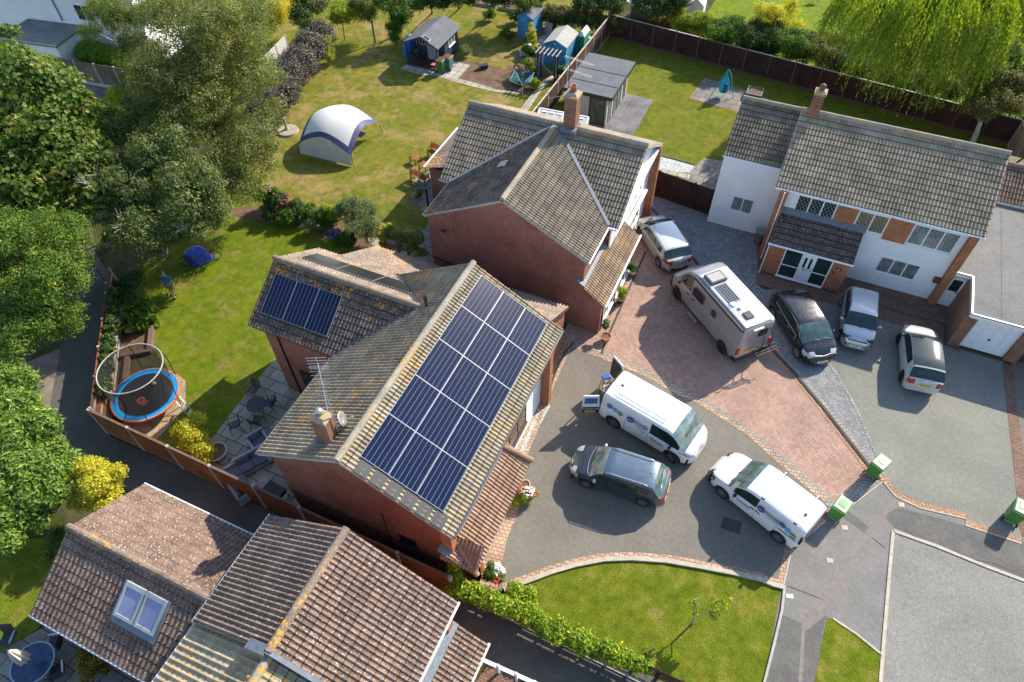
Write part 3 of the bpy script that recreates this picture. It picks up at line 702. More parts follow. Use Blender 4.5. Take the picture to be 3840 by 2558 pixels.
# ================================================================ the house with the solar panels
TH = math.tan
H = thing('brick_house', 'red brick house carrying a large blue solar array on its front roof slope', 'house', (-10.1, 13, 0))
gable_wall('wall', m_brick_s, H, -13.85, -6.75, 8.15, 17.85, 4.75, 6.82, 'v')
slopes(H, (m_t_sol, m_t_sol_f), -10.12, 7.0, -14.22, -6.03, 4.66, 7.86, 18.08, 'v', rmat=m_ridge_o, gut=(1, 0))
gable_wall('wall', m_brick_s, H, -18.0, -11.5, 13.1, 17.9, 4.6, 6.1, 'u')
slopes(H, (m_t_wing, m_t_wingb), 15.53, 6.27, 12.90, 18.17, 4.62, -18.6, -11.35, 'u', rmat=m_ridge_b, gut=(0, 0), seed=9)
m = MB(); m.box(-18.5, -14.2, 12.96, 13.05, 4.42, 4.58); m.build('fascia_board', m_dkframe, H, world=True)
m = MB(); m.box(-6.72, -6.62, 8.2, 17.2, 0, 4.6); m.build('wall', m_white_r, H, world=True, label='white rendered front wall')
m = MB(); m.box(-6.62, -6.2, 17.2, 17.55, 0, 4.6); m.box(-6.62, -6.2, 7.98, 8.3, 0, 4.6); m.build('wall', m_brick_o, H, world=True, label='orange brick pier at the corner')
m = MB(); m.tube((-6.0, 7.9, 4.63), (-6.0, 18.0, 4.63), .06); m.build('gutter', m_dark, H, world=True)
m = MB(); m.box(-6.6, -6.12, 8.3, 17.2, 4.50, 4.6); m.build('soffit', m_soffit, H, world=True)
m = MB(); m.box(-14.2, -6.2, 7.96, 8.12, 4.45, 4.5)
window(H, '+u', (14.6, -6.62), 2.1, 1.3, 2.9, 3, m_dkframe); window(H, '+u', (14.2, -6.62), 2.6, 1.35, .75, 3, m_dkframe)
window(H, '-v', (-8.35, 8.15), .75, .8, 1.2, 1, m_black)
window(H, '-v', (-15.95, 13.1), 1.7, 2.1, .05, 2, m_black, sill=False, name='patio_door')
for pts in ([(-17.3, 13.06, 4.5), (-17.3, 13.06, 0)],):
    MB().path(pts, .035, 8).build('downpipe', m_black, H, world=True)
MB().path([(-9.2, 8.1, 3.4), (-9.2, 8.1, .2)], .02, 6).build('cable', m_black, H, world=True)
MB().path([(-13.8, 8.1, 1.7), (-6.8, 8.1, 1.1)], .015, 6).build('cable', m_black, H, world=True)
# garage roof behind, towards the brick house next door
T = math.hypot(2.75, .627*2.75)
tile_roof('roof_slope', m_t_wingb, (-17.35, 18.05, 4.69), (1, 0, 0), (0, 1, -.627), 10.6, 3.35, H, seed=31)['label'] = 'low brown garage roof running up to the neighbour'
m = MB(); m.hexa([(-17.2, 17.9, 0), (-6.9, 17.9, 0), (-6.9, 20.75, 0), (-17.2, 20.75, 0)], [(-17.2, 17.9, 4.6), (-6.9, 17.9, 4.6), (-6.9, 20.75, 2.85), (-17.2, 20.75, 2.85)]); m.build('wall', m_brick_s, H, world=True, recalc=True)
MB().hexa([(-6.86, 18.1, 4.5), (-6.74, 18.1, 4.5), (-6.74, 20.9, 2.76), (-6.86, 20.9, 2.76)], [(-6.86, 18.1, 4.66), (-6.74, 18.1, 4.66), (-6.74, 20.9, 2.92), (-6.86, 20.9, 2.92)]).build('verge_board', m_dkframe, H, world=True)
# valleys of dark lead
m = MB(); m.beam((-14.3, 12.85, 4.66), (-11.35, 15.5, 6.36), .16, .03); m.beam((-11.35, 15.5, 6.36), (-14.2, 18.1, 4.72), .16, .03); m.build('valley_gutter', m_dark, H, world=True)
# chimney
c0 = Vector((-11.25, 8.75, 0))
m = MB(); m.obox((-11.22, 8.83, 6.85), (.62, .5, 1.5)); ch = m.build('chimney', m_brick_d, H, world=True)
m = MB(); m.obox((-11.22, 8.83, 7.68), (.70, .58, .14)); m.obox((-11.22, 8.83, 7.50), (.66, .54, .08)); 
q = MB(); q.hexa([(-11.55, 8.56, 7.6), (-10.89, 8.56, 7.6), (-10.89, 9.1, 7.6), (-11.55, 9.1, 7.6)], [(-11.40, 8.68, 7.78), (-11.04, 8.68, 7.78), (-11.04, 8.98, 7.78), (-11.40, 8.98, 7.78)])
o = q.build('chimney_cap', m_ridge_o, ch); o.matrix_parent_inverse = Matrix.Identity(4)
q = MB(); q.lathe([(.10, 7.74), (.10, 7.92), (.13, 7.93), (.13, 8.0), (.03, 8.05)], 12, (-11.22, 8.83, 0)); o = q.build('chimney_pot', m_steel, ch, smooth=True)
q = MB(); q.obox((-11.22, 8.83, 6.32), (.85, .66, .10)); q.hexa([(-11.6, 8.45, 6.1), (-10.8, 8.45, 6.5), (-10.8, 9.2, 6.5), (-11.6, 9.2, 6.1)], [(-11.6, 8.45, 6.2), (-10.8, 8.45, 6.6), (-10.8, 9.2, 6.6), (-11.6, 9.2, 6.2)]); q.build('flashing', m_lead, ch, recalc=True)
m = MB(); m.lathe([(.07, 6.2), (.07, 6.9), (.09, 6.9), (.09, 7.1), (.06, 7.14)], 12, (-11.0, 15.5, 0)); m.obox((-11.08, 15.35, 6.4), (.35, .3, .05)); m.build('vent_pipe', m_pipe, H, world=True)
# television aerial strapped to the chimney
A = thing('tv_aerial', 'tall silver yagi aerial rising from the lichened chimney stack', 'aerial', (-10.85, 8.95, 6.4))
m = MB(); m.tube((0, 0, -.1), (0.02, .1, 3.0), .022, 8); m.build('mast', m_steel, A)
m = MB(); a, b = Vector((.45, -.45, 2.45)), Vector((-.5, .65, 3.15)); m.tube(a, b, .016, 6)
for i in range(13):
    p = a.lerp(b, i/12); L = .16+.012*i; m.tube(p+Vector((-L, -L*.5, 0)), p+Vector((L, L*.5, 0)), .006, 5)
for dz in (-.28, -.14, .14, .28): m.tube(b+Vector((-.28, -.14, dz)), b+Vector((.28, .14, dz)), .008, 5)
m.tube(b+Vector((0, 0, -.3)), b+Vector((0, 0, .3)), .012, 5); m.build('antenna', m_steel, A)
D = thing('satellite_dish', 'grey satellite dish fixed beside the lichened chimney', 'satellite dish', (-10.95, 9.32, 6.9))
MB().lathe([(.005, 0), (.15, .02), (.29, .09), (.30, .10), (.15, .035), (.005, .01)], 20).build('dish', m_steel, D, smooth=True); 
for k in kids(D): k.rotation_euler = (R(-68), 0, R(-60)); 
m = MB(); m.tube((0, 0, 0), (.35, .2, .1), .014); m.tube((.35, .2, .1), (.42, .24, .1), .04); m.tube((0, 0, 0), (0, -.1, -.4), .02); m.build('feed_arm', m_steel, D)
# front porch roof, lean-to with a hip
Pm = (-6.55, 8.3, 3.5)
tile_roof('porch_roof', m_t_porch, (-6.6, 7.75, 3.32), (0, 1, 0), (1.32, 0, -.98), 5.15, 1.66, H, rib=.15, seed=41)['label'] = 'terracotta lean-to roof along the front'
for q_ in (((-6.62, 8.55, 3.4), (-5.16, 7.78, 2.42)), ((-6.62, 12.55, 3.38), (-5.2, 12.92, 2.42))): MB().tube(*q_, .11, 10).build('hip_tiles', m_t_porch, H, world=True)
tile_roof('porch_roof', m_t_porch, (-6.7, 8.5, 3.34), (1, 0, 0), (0.0, -.85, -.98), 1.5, 1.1, H, rib=.15, seed=42)
m = MB(); m.hexa([(-6.66, 7.7, 3.30), (-6.3, 7.7, 3.08), (-6.3, 12.85, 3.08), (-6.66, 12.85, 3.30)], [(-6.66, 7.7, 3.42), (-6.3, 7.7, 3.17), (-6.3, 12.85, 3.17), (-6.66, 12.85, 3.42)]); m.build('flashing', m_lead, H, world=True, recalc=True)
m = MB(); m.box(-6.7, -5.5, 8.3, 8.55, 0, 2.35); m.box(-5.75, -5.5, 8.3, 8.8, 0, 2.35); m.box(-5.75, -5.5, 12.2, 12.6, 0, 2.35); m.build('wall', m_brick_o, H, world=True, label='orange brick porch pier')
m = MB(); m.box(-5.42, -5.3, 7.85, 12.85, 2.22, 2.36); m.build('fascia_board', m_dkframe, H, world=True)
m = MB(); m.box(-6.6, -5.4, 8.6, 12.4, 2.25, 2.3); m.build('soffit', m_soffit, H, world=True)
m = MB(); m.box(-6.35, -6.05, 13.0, 13.25, .25, .85); m.build('meter_box', simple('meter_brown', (.22, .11, .07), .6), H, world=True)
# solar panels
def panel(par, P0, U, D, wu, wd, n, lab=None):
    """aluminium frame with a sunk sheet of cells; U along the roof, D down it"""
    U = Vector(U).normalized(); D = Vector(D).normalized(); N = U.cross(D); N = -N if N.z < 0 else N
    M = Matrix.Identity(4)
    for i in range(3): M[i][0], M[i][1], M[i][2], M[i][3] = U[i], D[i], N[i], P0[i]
    f = MB()
    for a in ((0, wu, 0, .012), (0, wu, wd-.012, wd), (0, .012, .012, wd-.012), (wu-.012, wu, .012, wd-.012)): f.box(*a, .06, .105)
    o = f.build('solar_panel', m_solar_fr, None); o.parent = par; o.matrix_parent_inverse = Matrix.Translation(-par.location); o.matrix_basis = M
    g = MB(); g.box(.010, wu-.010, .010, wd-.010, .075, .100); c = g.build('cells', m_solar, o); return o
sl = Vector((-6.03+10.12, 0, 4.66-7.0)).normalized()
A0 = Vector((-10.12, 0, 7.0))
st0 = .55
for i in range(5):
    for j in range(3):
        v0 = 8.42+i*1.862
        p = A0+sl*(st0+j*1.145)+Vector((0, v0, 0)); panel(H, p, (0, 1, 0), sl, 1.856, 1.140, 5)
sw = Vector((0, 12.90-15.53, 4.62-6.27)).normalized()
for i in range(3):
    p = Vector((-18.15+i*1.13, 15.53, 6.27))+sw*.62
    # upright panels: long side down the slope
    o = panel(H, p+Vector((0, 0, 0)), sw, (1, 0, 0), 1.80, 1.115, 5)
sb = Vector((0, 18.17-15.53, 4.62-6.27)).normalized()
for i in range(3):
    o = panel(H, Vector((-17.9+i*1.86, 15.53, 6.27))+sb*.95, (1, 0, 0), sb, 1.84, 1.12, 5)
    o['label'] = 'black solar panel tilted away on the rear slope'
    for k in kids(o): k.data.materials[0] = m_solar_bk if 'm_solar_bk' in globals() else k.data.materials[0]
m = MB()
for i in range(6):
    p = A0+sl*(st0+.3+i*.62)+Vector((0, 8.15, 0)); m.obox(p+Vector((.05, 0, .02)), (.5, .55, .03), rot=Matrix.Rotation(math.atan2(-sl.z, sl.x), 3, 'Y'))
m.build('tile_patch', m_dark, H, world=True, label='dark flashing tiles beside the panels')

# ================================================================ middle house
G = thing('brick_house', 'red brick house with a wide blank gable and a T-shaped grey tiled roof', 'house', (-10.8, 26, 0))
gable_wall('wall', m_brick_m, G, -14.95, -6.6, 22.35, 29, 4.72, 6.72, 'v')
gable_wall('wall', m_brick_m, G, -15.3, -6.35, 25.5, 32.5, 4.72, 6.65, 'u')
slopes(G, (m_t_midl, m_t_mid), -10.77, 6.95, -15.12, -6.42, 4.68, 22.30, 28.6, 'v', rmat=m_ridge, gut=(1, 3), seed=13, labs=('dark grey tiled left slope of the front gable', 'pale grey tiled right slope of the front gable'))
slopes(G, (m_t_mid, m_t_mid), 28.95, 6.95, 25.15, 32.75, 4.68, -15.75, -5.92, 'u', rmat=m_ridge, seed=15)
m = MB(); m.beam((-15.1, 25.0, 4.78), (-10.77, 28.9, 7.02), .17, .03); m.beam((-10.77, 28.9, 7.02), (-6.4, 25.1, 4.75), .17, .03); m.build('valley_gutter', m_lead, G, world=True)
m = MB(); m.box(-6.35, -6.28, 25.3, 32.3, 0, 4.7); m.hexa([(-6.35, 25.3, 4.7), (-6.28, 25.3, 4.7), (-6.28, 32.4, 4.7), (-6.35, 32.4, 4.7)], [(-6.35, 28.9, 6.7), (-6.28, 28.9, 6.7), (-6.28, 29.0, 6.7), (-6.35, 29.0, 6.7)]); m.build('wall', m_white_r, G, world=True, label='white rendered front wall', recalc=True)
m = MB(); m.box(-6.3, -5.85, 32.2, 32.5, 0, 4.7); m.build('wall', m_brick_o, G, world=True, label='orange brick fin at the far end')
m = MB(); m.box(-6.3, -5.95, 25.0, 32.7, 4.55, 4.66); m.build('soffit', m_soffit, G, world=True)
window(G, '+u', (29.6, -6.28), 1.9, 1.25, 3.0, 2); window(G, '+u', (30.2, -6.28), 1.4, 1.2, .9, 2)
window(G, '+u', (26.6, -6.28), 1.2, .9, 3.4, 2)
MB().box(-6.2, -6.0, 26.2, 31.2, 2.55, 2.65).build('canopy', m_soffit, G, world=True)
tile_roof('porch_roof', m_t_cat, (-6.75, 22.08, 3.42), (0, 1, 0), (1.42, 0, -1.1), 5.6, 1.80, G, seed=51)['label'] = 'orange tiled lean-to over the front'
m = MB(); m.hexa([(-6.9, 22.1, 3.48), (-6.45, 22.1, 3.2), (-6.45, 27.6, 3.2), (-6.9, 27.6, 3.48)], [(-6.9, 22.1, 3.56), (-6.45, 22.1, 3.28), (-6.45, 27.6, 3.28), (-6.9, 27.6, 3.56)]); m.build('flashing', m_lead, G, world=True, recalc=True)
m = MB(); m.hexa([(-6.59, 22.35, 0), (-5.55, 22.35, 0), (-5.55, 22.6, 0), (-6.59, 22.6, 0)], [(-6.59, 22.35, 3.17), (-5.55, 22.35, 2.36), (-5.55, 22.6, 2.36), (-6.59, 22.6, 3.17)]); m.build('wall', m_brick_m, G, world=True, recalc=True)
m = MB(); m.box(-5.62, -5.5, 22.6, 27.4, 0, .5); m.box(-5.62, -5.5, 24.3, 24.6, 0, 2.3); m.box(-5.62, -5.5, 27.1, 27.4, 0, 2.3); m.box(-7, -5.5, 27.2, 27.4, 0, 2.4); m.build('wall', m_brick_o, G, world=True)
MB().tube((-5.28, 22.05, 2.36), (-5.28, 27.7, 2.36), .055).build('gutter', m_soffit, G, world=True)
window(G, '+u', (23.45, -5.5), 1.6, 1.7, .55, 2, name='window'); window(G, '+u', (25.85, -5.5), 2.4, 1.9, .3, 3)
m = MB(); m.obox((-10.0, 29.0, 7.7), (.62, .62, 2.1)); ch = m.build('chimney', m_brick_d, G, world=True)
m = MB(); m.obox((-10.0, 29.0, 8.72), (.74, .74, .12)); m.hexa([(-10.33, 28.67, 8.78), (-9.67, 28.67, 8.78), (-9.67, 29.33, 8.78), (-10.33, 29.33, 8.78)], [(-10.18, 28.82, 8.9), (-9.82, 28.82, 8.9), (-9.82, 29.18, 8.9), (-10.18, 29.18, 8.9)]); m.build('chimney_cap', m_ridge_o, ch)
MB().lathe([(.16, 8.86), (.14, 9.12), (.17, 9.14), (.17, 9.2), (.12, 9.2), (.12, 9.0)], 14, (-10.0, 29.0, 0)).build('chimney_pot', simple('terracotta', (.36, .13, .07), .8), ch, smooth=True)
MB().obox((-10.0, 28.9, 6.95), (.8, .85, .22)).build('flashing', m_lead, ch)
m = MB(); m.box(-13.2, -12.85, 25.3, 25.6, 5.9, 6.0); 
o = MB().obox((-12.3, 25.6, 6.28), (.42, .5, .05), rot=Matrix.Rotation(R(-27.5), 3, 'Y')).build('roof_vent', m_lead, G, world=True)
m = MB(); m.tube((-14.2, 22.30, 3.95), (-14.0, 22.28, 3.95), .10, 4); m.build('wall_vent', m_black, G, world=True)
m = MB(); m.path([(-14.9, 22.3, 1.9), (-12.7, 22.3, 1.6), (-12.7, 22.3, 1.85)], .03); m.build('downpipe', m_black, G, world=True)
# side lean-to on the garden side
m = MB(); m.box(-18.5, -15.3, 28.55, 32.6, 0, 2.3); m.build('wall', m_brick_m, G, world=True)
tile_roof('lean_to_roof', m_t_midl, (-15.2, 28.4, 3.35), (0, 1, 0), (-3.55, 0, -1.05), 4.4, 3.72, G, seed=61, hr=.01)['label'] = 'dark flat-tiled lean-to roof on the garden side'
MB().tube((-18.8, 28.4, 2.33), (-18.8, 32.8, 2.33), .05).build('gutter', m_soffit, G, world=True)
m = MB(); m.box(-15.36, -15.32, 26.0, 27.2, 2.9, 4.2); m.build('window', m_upvc, G, world=True)
# aerials on a mast by the chimney
A = thing('tv_aerial', 'tall mast with two long comb aerials and a cross, by the plain brick chimney', 'aerial', (-10.35, 29.35, 7.0))
b0 = at('T3', 548, 600, 10.3); mt = Vector((-10.35, 29.4, 7)); top = Vector((b0.x, b0.y, 10.3))-mt; top = Vector((-.05, .05, 3.5))
m = MB(); m.tube((0, 0, -.3), top, .022, 8); m.build('mast', m_dark, A)
def comb(z, d, L, n, e, both=False):
    m = MB(); d = Vector(d).normalized(); s = Vector((-d.y, d.x, 0)); p0 = Vector((0, 0, z)); m.tube(p0-d*L*.25, p0+d*L, .012, 5)
    for i in range(n):
        p = p0+d*L*(i/(n-1)*1.25-.25); m.tube(p-s*e, p+s*e, .006, 4)
    m.build('antenna', simple('aerial_cream', (.62, .58, .48), .5), A)
comb(3.35, (1, -.1, -.06), 1.15, 15, .12); comb(2.75, (1, -.1, -.06), 1.1, 14, .12)
m = MB(); m.tube((-.9, -.5, 1.3), (.7, .5, 1.5), .014, 5); m.tube((-.3, .5, 1.8), (.55, -.45, 1.0), .014, 5); m.tube((0, 0, 1.4), (.25, .05, 1.35), .02); m.build('antenna', m_grey_timber, A)

# ================================================================ right white house
W = thing('white_house', 'white rendered house with a long grey tiled roof and diamond leaded windows', 'house', (5, 33, 0))
gable_wall('wall', m_white_r, W, .75, 9.95, 31.6, 38.4, 4.60, 6.62, 'u')
slopes(W, (m_t_right, m_t_right), 35.2, 6.92, 31.42, 38.9, 4.68, .42, 10.22, 'u', rmat=m_ridge, gut=(2, 2), seed=71)
gable_wall('wall', m_white_r, W, -2.6, .75, 33.15, 39.0, 4.45, 6.2, 'u')
slopes(W, (m_t_ext, m_t_ext), 36.15, 6.35, 33.25, 39.05, 4.55, -2.68, .40, 'u', rmat=m_ridge, gut=(2, 2), seed=75)
m = MB(); m.box(.75, 1.12, 31.25, 31.62, 0, 4.6); m.box(.74, .80, 31.6, 33.1, 0, 4.6); m.box(9.62, 10.0, 31.25, 31.62, 0, 4.6); m.box(9.94, 10.02, 31.6, 36, 0, 4.6); m.build('wall', m_brick_o, W, world=True, label='orange brick pier at the corner')
m = MB(); m.box(3.62, 4.62, 31.54, 31.62, 3.15, 4.5); m.box(6.12, 7.22, 31.54, 31.62, 3.05, 4.5); m.build('brick_panel', m_brick_o, W, world=True)
m = MB(); m.box(1.12, 9.62, 31.45, 31.62, 4.50, 4.58); m.build('soffit', m_soffit, W, world=True)
mg_y = simple('glass_yellow_blind', (.16, .12, .03), .1, var=.5, spec=.7, vs=1.5); mg_g = simple('glass_pale_curtain', (.16, .18, .17), .1, var=.5, spec=.7, vs=3)
window(W, '-v', (2.62, 31.6), 1.95, 1.25, 3.2, 3, lattice=True)
window(W, '-v', (5.37, 31.6), 1.45, 1.15, 3.25, 2, lattice=True, glass=mg_y)
window(W, '-v', (8.3, 31.6), 2.1, 1.25, 3.15, 3, lattice=True, glass=mg_g)
window(W, '-v', (7.55, 31.6), 1.95, 1.05, .95, 3, glass=mg_g)
window(W, '-v', (-.95, 33.15), 1.2, 1.0, 1.25, 2, lattice=True, glass=mg_g)
# porch with double side lights
m = MB(); m.box(1.15, 1.95, 30.1, 30.3, .12, 2.2); m.box(4.3, 5.2, 30.1, 30.3, .12, 2.2); m.box(1.15, 1.35, 30.3, 31.6, .12, 2.2); m.box(5.0, 5.2, 30.3, 31.6, .12, 2.2); m.build('porch_wall', m_brick_o, W, world=True)
MB().box(1.13, 5.22, 30.08, 31.6, 0, .12).build('plinth', m_patch, W, world=True)
MB().box(1.4, 5.0, 30.5, 31.5, .12, 2.2).build('porch_inside', m_dark, W, world=True)
tile_roof('porch_roof', m_t_dark, (1.05, 31.55, 3.32), (1, 0, 0), (0, -1.55, -1.06), 4.2, 1.88, W, seed=81, hr=.012)['label'] = 'dark speckled tiled porch roof'
MB().hexa([(1.0, 31.35, 3.25), (5.3, 31.35, 3.25), (5.3, 31.6, 3.42), (1.0, 31.6, 3.42)], [(1.0, 31.35, 3.34), (5.3, 31.35, 3.34), (5.3, 31.6, 3.5), (1.0, 31.6, 3.5)]).build('flashing', m_lead, W, world=True, recalc=True)
m = MB(); m.hexa([(1.05, 29.98, 2.1), (1.12, 29.98, 2.1), (1.12, 31.6, 3.2), (1.05, 31.6, 3.2)], [(1.05, 29.98, 2.24), (1.12, 29.98, 2.24), (1.12, 31.6, 3.34), (1.05, 31.6, 3.34)]); m.build('verge_board', m_soffit, W, world=True, recalc=True)
MB().tube((1.0, 29.95, 2.2), (5.3, 29.95, 2.2), .055).build('gutter', m_soffit, W, world=True)
window(W, '-v', (2.42, 30.12), .95, 2.08, .14, 1, sill=False, transom=.8, name='side_light', glass=m_glass_t)
window(W, '-v', (3.95, 30.12), .85, 2.08, .14, 1, sill=False, transom=.8, name='side_light', glass=m_glass_t)
m = MB(); m.box(2.90, 3.52, 30.06, 30.14, .16, 2.2); d = m.build('front_door', m_upvc, W, world=True)
q = MB(); q.box(3.02, 3.14, 30.045, 30.062, 1.15, 1.85); q.box(3.28, 3.40, 30.045, 30.062, 1.15, 1.85); q.build('pane', m_glass, d)
q = MB()
for x in (2.98, 3.24):
    for z in (.25, .65):
        for a in ((x, x+.2, z, z+.02), (x, x+.2, z+.3, z+.32), (x, x+.02, z+.02, z+.3), (x+.18, x+.2, z+.02, z+.3)): q.box(a[0], a[1], 30.05, 30.062, a[2], a[3])
q.build('door_panel', m_plot, d); q = MB(); q.box(3.05, 3.33, 30.04, 30.062, 1.02, 1.07); q.box(3.46, 3.49, 30.02, 30.062, 1.0, 1.15); q.build('handle', simple('brass', (.45, .28, .06), .3, .8), d)
MB().box(1.9, 4.35, 30.02, 30.12, .10, .15).build('sill', m_upvc, W, world=True)
o = MB().box(4.62, 4.86, 30.07, 30.10, 1.55, 1.72).build('number_plaque', m_pipe, W, world=True); text(o, '24', .15, (4.74, 30.066, 1.635), (R(90), 0, 0), m_plot)
MB().box(4.5, 4.57, 30.07, 30.1, 1.3, 1.42).build('doorbell', m_black, W, world=True)
m = MB(); m.path([(.95, 31.2, 4.6), (.95, 31.2, 0)], .035); m.path([(1.0, 31.35, 4.5), (1.0, 30.0, 2.3)], .03) if False else None; m.path([(1.08, 29.97, 2.2), (1.08, 30.03, 0)], .035); m.build('downpipe', m_soffit, W, world=True)
m = MB(); m.obox((1.03, 35.2, 7.45), (.52, .52, 1.3)); ch = m.build('chimney', m_brick_d, W, world=True)
m = MB(); m.obox((1.03, 35.2, 8.05), (.6, .6, .12)); m.hexa([(.74, 34.9, 8.1), (1.32, 34.9, 8.1), (1.32, 35.5, 8.1), (.74, 35.5, 8.1)], [(.88, 35.05, 8.2), (1.18, 35.05, 8.2), (1.18, 35.35, 8.2), (.88, 35.35, 8.2)]); m.build('chimney_cap', m_ridge_o, ch)
MB().lathe([(.15, 8.15), (.13, 8.25), (.17, 8.3), (.13, 8.38), (.16, 8.42), (.05, 8.5)], 14, (1.03, 35.2, 0)).build('chimney_pot', simple('pot_purple', (.16, .08, .09), .7), ch, smooth=True)
MB().box(9.3, 9.62, 31.35, 31.6, 1.35, 1.6).build('alarm_box', m_dkframe, W, world=True)
# garage and side passage with a flat felt roof
Q = thing('garage', 'flat felt-roofed garage with a white panelled door beside the white house', 'garage', (13, 31, 0))
m = MB(); m.prism([(10.0, 31.3), (10.75, 31.3), (10.75, 28.6), (16.2, 28.6), (16.2, 38.2), (10.0, 38.2)], 2.26, 2.40); m.build('flat_roof', m_flat24, Q, world=True)
m = MB()
for a, b in (((10.0, 31.3), (10.75, 31.3)), ((10.75, 31.3), (10.75, 28.6)), ((10.75, 28.6), (16.2, 28.6))): m.beam((*a, 2.3), (*b, 2.3), .09, .24)
m.build('fascia_board', m_soffit, Q, world=True); m = MB()
for a, b in (((10.02, 31.22), (10.68, 31.22)), ((10.68, 31.2), (10.68, 28.54)), ((10.68, 28.53), (16.2, 28.53))): m.beam((*a, 2.43), (*b, 2.43), .05, .03)
m.build('roof_trim', m_patch, Q, world=True)
for x in (12.0, 13.9, 15.3): MB().box(x, x+.04, 28.8, 38, 2.40, 2.408).build('roof_seam', m_felt_d, Q, world=True)
m = MB(); m.box(10.66, 10.95, 28.7, 33, 0, 2.25); m.box(10.95, 11.2, 28.75, 29.05, 0, 2.25); m.box(13.2, 13.75, 28.68, 29.05, 0, 2.25); m.box(15.6, 15.9, 28.68, 38, 0, 2.25); m.build('wall', m_brick_d, Q, world=True)
m = MB(); m.box(11.18, 13.22, 28.86, 28.92, .03, 2.12); d = m.build('garage_door', m_upvc, Q, world=True)
q = MB()
for i in range(4):
    for j in range(4):
        x, z = 11.24+i*.495, .08+j*.51
        for a in ((x, x+.44, z, z+.02), (x, x+.44, z+.4, z+.42), (x, x+.02, z+.02, z+.4), (x+.42, x+.44, z+.02, z+.4)): q.box(a[0], a[1], 28.845, 28.862, a[2], a[3])
q.build('door_panel', m_plot, d); MB().box(12.16, 12.24, 28.8, 28.862, .85, .95).build('handle', m_black, d)
m = MB(); m.box(13.72, 15.6, 28.9, 28.95, .03, 2.12); m.build('garage_door', m_dark, Q, world=True)
m = MB(); m.box(10.02, 10.66, 31.42, 31.48, .05, 2.0); d = m.build('side_door', m_upvc, Q, world=True); MB().box(10.12, 10.56, 31.405, 31.422, 1.1, 1.85).build('pane', m_glass, d); MB().box(10.55, 10.62, 31.38, 31.42, 1.0, 1.06).build('handle', m_black, d)
# tiled outbuilding behind the flat roof
O = thing('outbuilding', 'brown tiled outbuilding just behind the flat garage roof', 'outbuilding', (14, 39, 0))
a = at('M4', 2150, 180, 3.0); 
gable_wall('wall', m_brick_d, O, 10.6, 17, 38.1, 42.3, 2.3, 3.1, 'u')
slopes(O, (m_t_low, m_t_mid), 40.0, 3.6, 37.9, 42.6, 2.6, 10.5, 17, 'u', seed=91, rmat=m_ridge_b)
m = MB(); m.tube((12.2, 40.6, 3.2), (13.0, 41.4, 4.0), .06); m.build('flue', m_pipe, O, world=True)

# ================================================================ lower houses
B = thing('brown_roof_house', 'house with a wide brown speckled tile roof at the bottom of the view', 'house', (-8.6, 0, 0))
gable_wall('wall', m_brick_m, B, -12.0, -5.2, 1.9, 5.85, 4.6, 6.6, 'v'); gable_wall('wall', m_brick_m, B, -12.0, -5.2, -8, 1.85, 4.3, 6.3, 'v')
slopes(B, (m_t_lowl, m_t_low), -8.57, 6.85, -12.25, -4.9, 4.66, 2.1, 6.05, 'v', rmat=m_ridge_b, gut=(2, 2), seed=101)
slopes(B, (m_t_buff, m_t_buff), -8.57, 6.62, -12.25, -4.95, 4.45, -8, 2.08, 'v', rmat=m_ridge_o, gut=(2, 2), seed=105, rib=.2, labs=('buff tiled slope', 'buff tiled slope'))
m = MB(); m.beam((-8.62, 2.1, 6.93), (-4.95, 2.1, 4.78), .14, .10); m.beam((-8.62, 2.1, 6.93), (-9.4, 2.1, 6.5), .3, .06); m.build('flashing', m_lead, B, world=True)
tile_roof('lean_to_roof', m_t_low, (-5.15, -6, 3.3), (0, 1, 0), (1.35, 0, -.82), 11.8, 1.58, B, seed=111)
m = MB(); m.hexa([(-5.2, -6, 3.3), (-4.85, -6, 3.12), (-4.85, 5.8, 3.12), (-5.2, 5.8, 3.3)], [(-5.2, -6, 3.4), (-4.85, -6, 3.2), (-4.85, 5.8, 3.2), (-5.2, 5.8, 3.4)]); m.build('flashing', m_lead, B, world=True, recalc=True)
m = MB(); m.box(-5.2, -4.15, -6, 5.6, 0, 2.3); m.build('wall', m_brick_o, B, world=True); MB().tube((-3.78, -6, 2.45), (-3.78, 5.85, 2.45), .055).build('gutter', m_soffit, B, world=True)
m = MB(); m.box(-5.18, -5.0, 5.4, 5.7, 3.2, 4.55); m.build('wall', m_brick_o, B, world=True)
N = thing('brown_roof_wing', 'lower brown roofed wing with a pair of skylights above the dark patio table', 'house', (-15.5, 3, 0))
gable_wall('wall', m_brick_m, N, -18.5, -12.1, .45, 5.4, 2.5, 3.9, 'u')
slopes(N, (m_t_low, m_t_low), 2.93, 4.12, .18, 5.68, 2.52, -18.82, -12.2, 'u', rmat=m_ridge_b, gut=(2, 2), seed=121, rib=.2)
sn = Vector((0, .18-2.93, 2.52-4.12)).normalized(); nn = Vector((0, -sn.z*-1, 0)); nn = Vector((0, sn.z, -sn.y)).normalized()
mg_b = simple('skylight_glass', (.28, .29, .44), .12, var=.05, spec=.6)
for k, x in enumerate((-15.62, -14.72)):
    M_ = Matrix.Identity(4); p = Vector((x, 2.93, 4.12))+sn*.62+nn*.06
    for i in range(3): M_[i][0], M_[i][1], M_[i][2], M_[i][3] = (1, 0, 0)[i], sn[i], nn[i], p[i]
    f = MB()
    for a in ((0, .84, 0, .16), (0, .84, 1.08, 1.18), (0, .09, .16, 1.08), (.75, .84, .16, 1.08)): f.box(*a, -.05, .09)
    o = f.build('skylight', m_grey_frame, None); o.parent = N; o.matrix_parent_inverse = Matrix.Translation(-N.location); o.matrix_basis = M_
    MB().box(.08, .76, .15, 1.09, .0, .05).build('pane', mg_b, o)
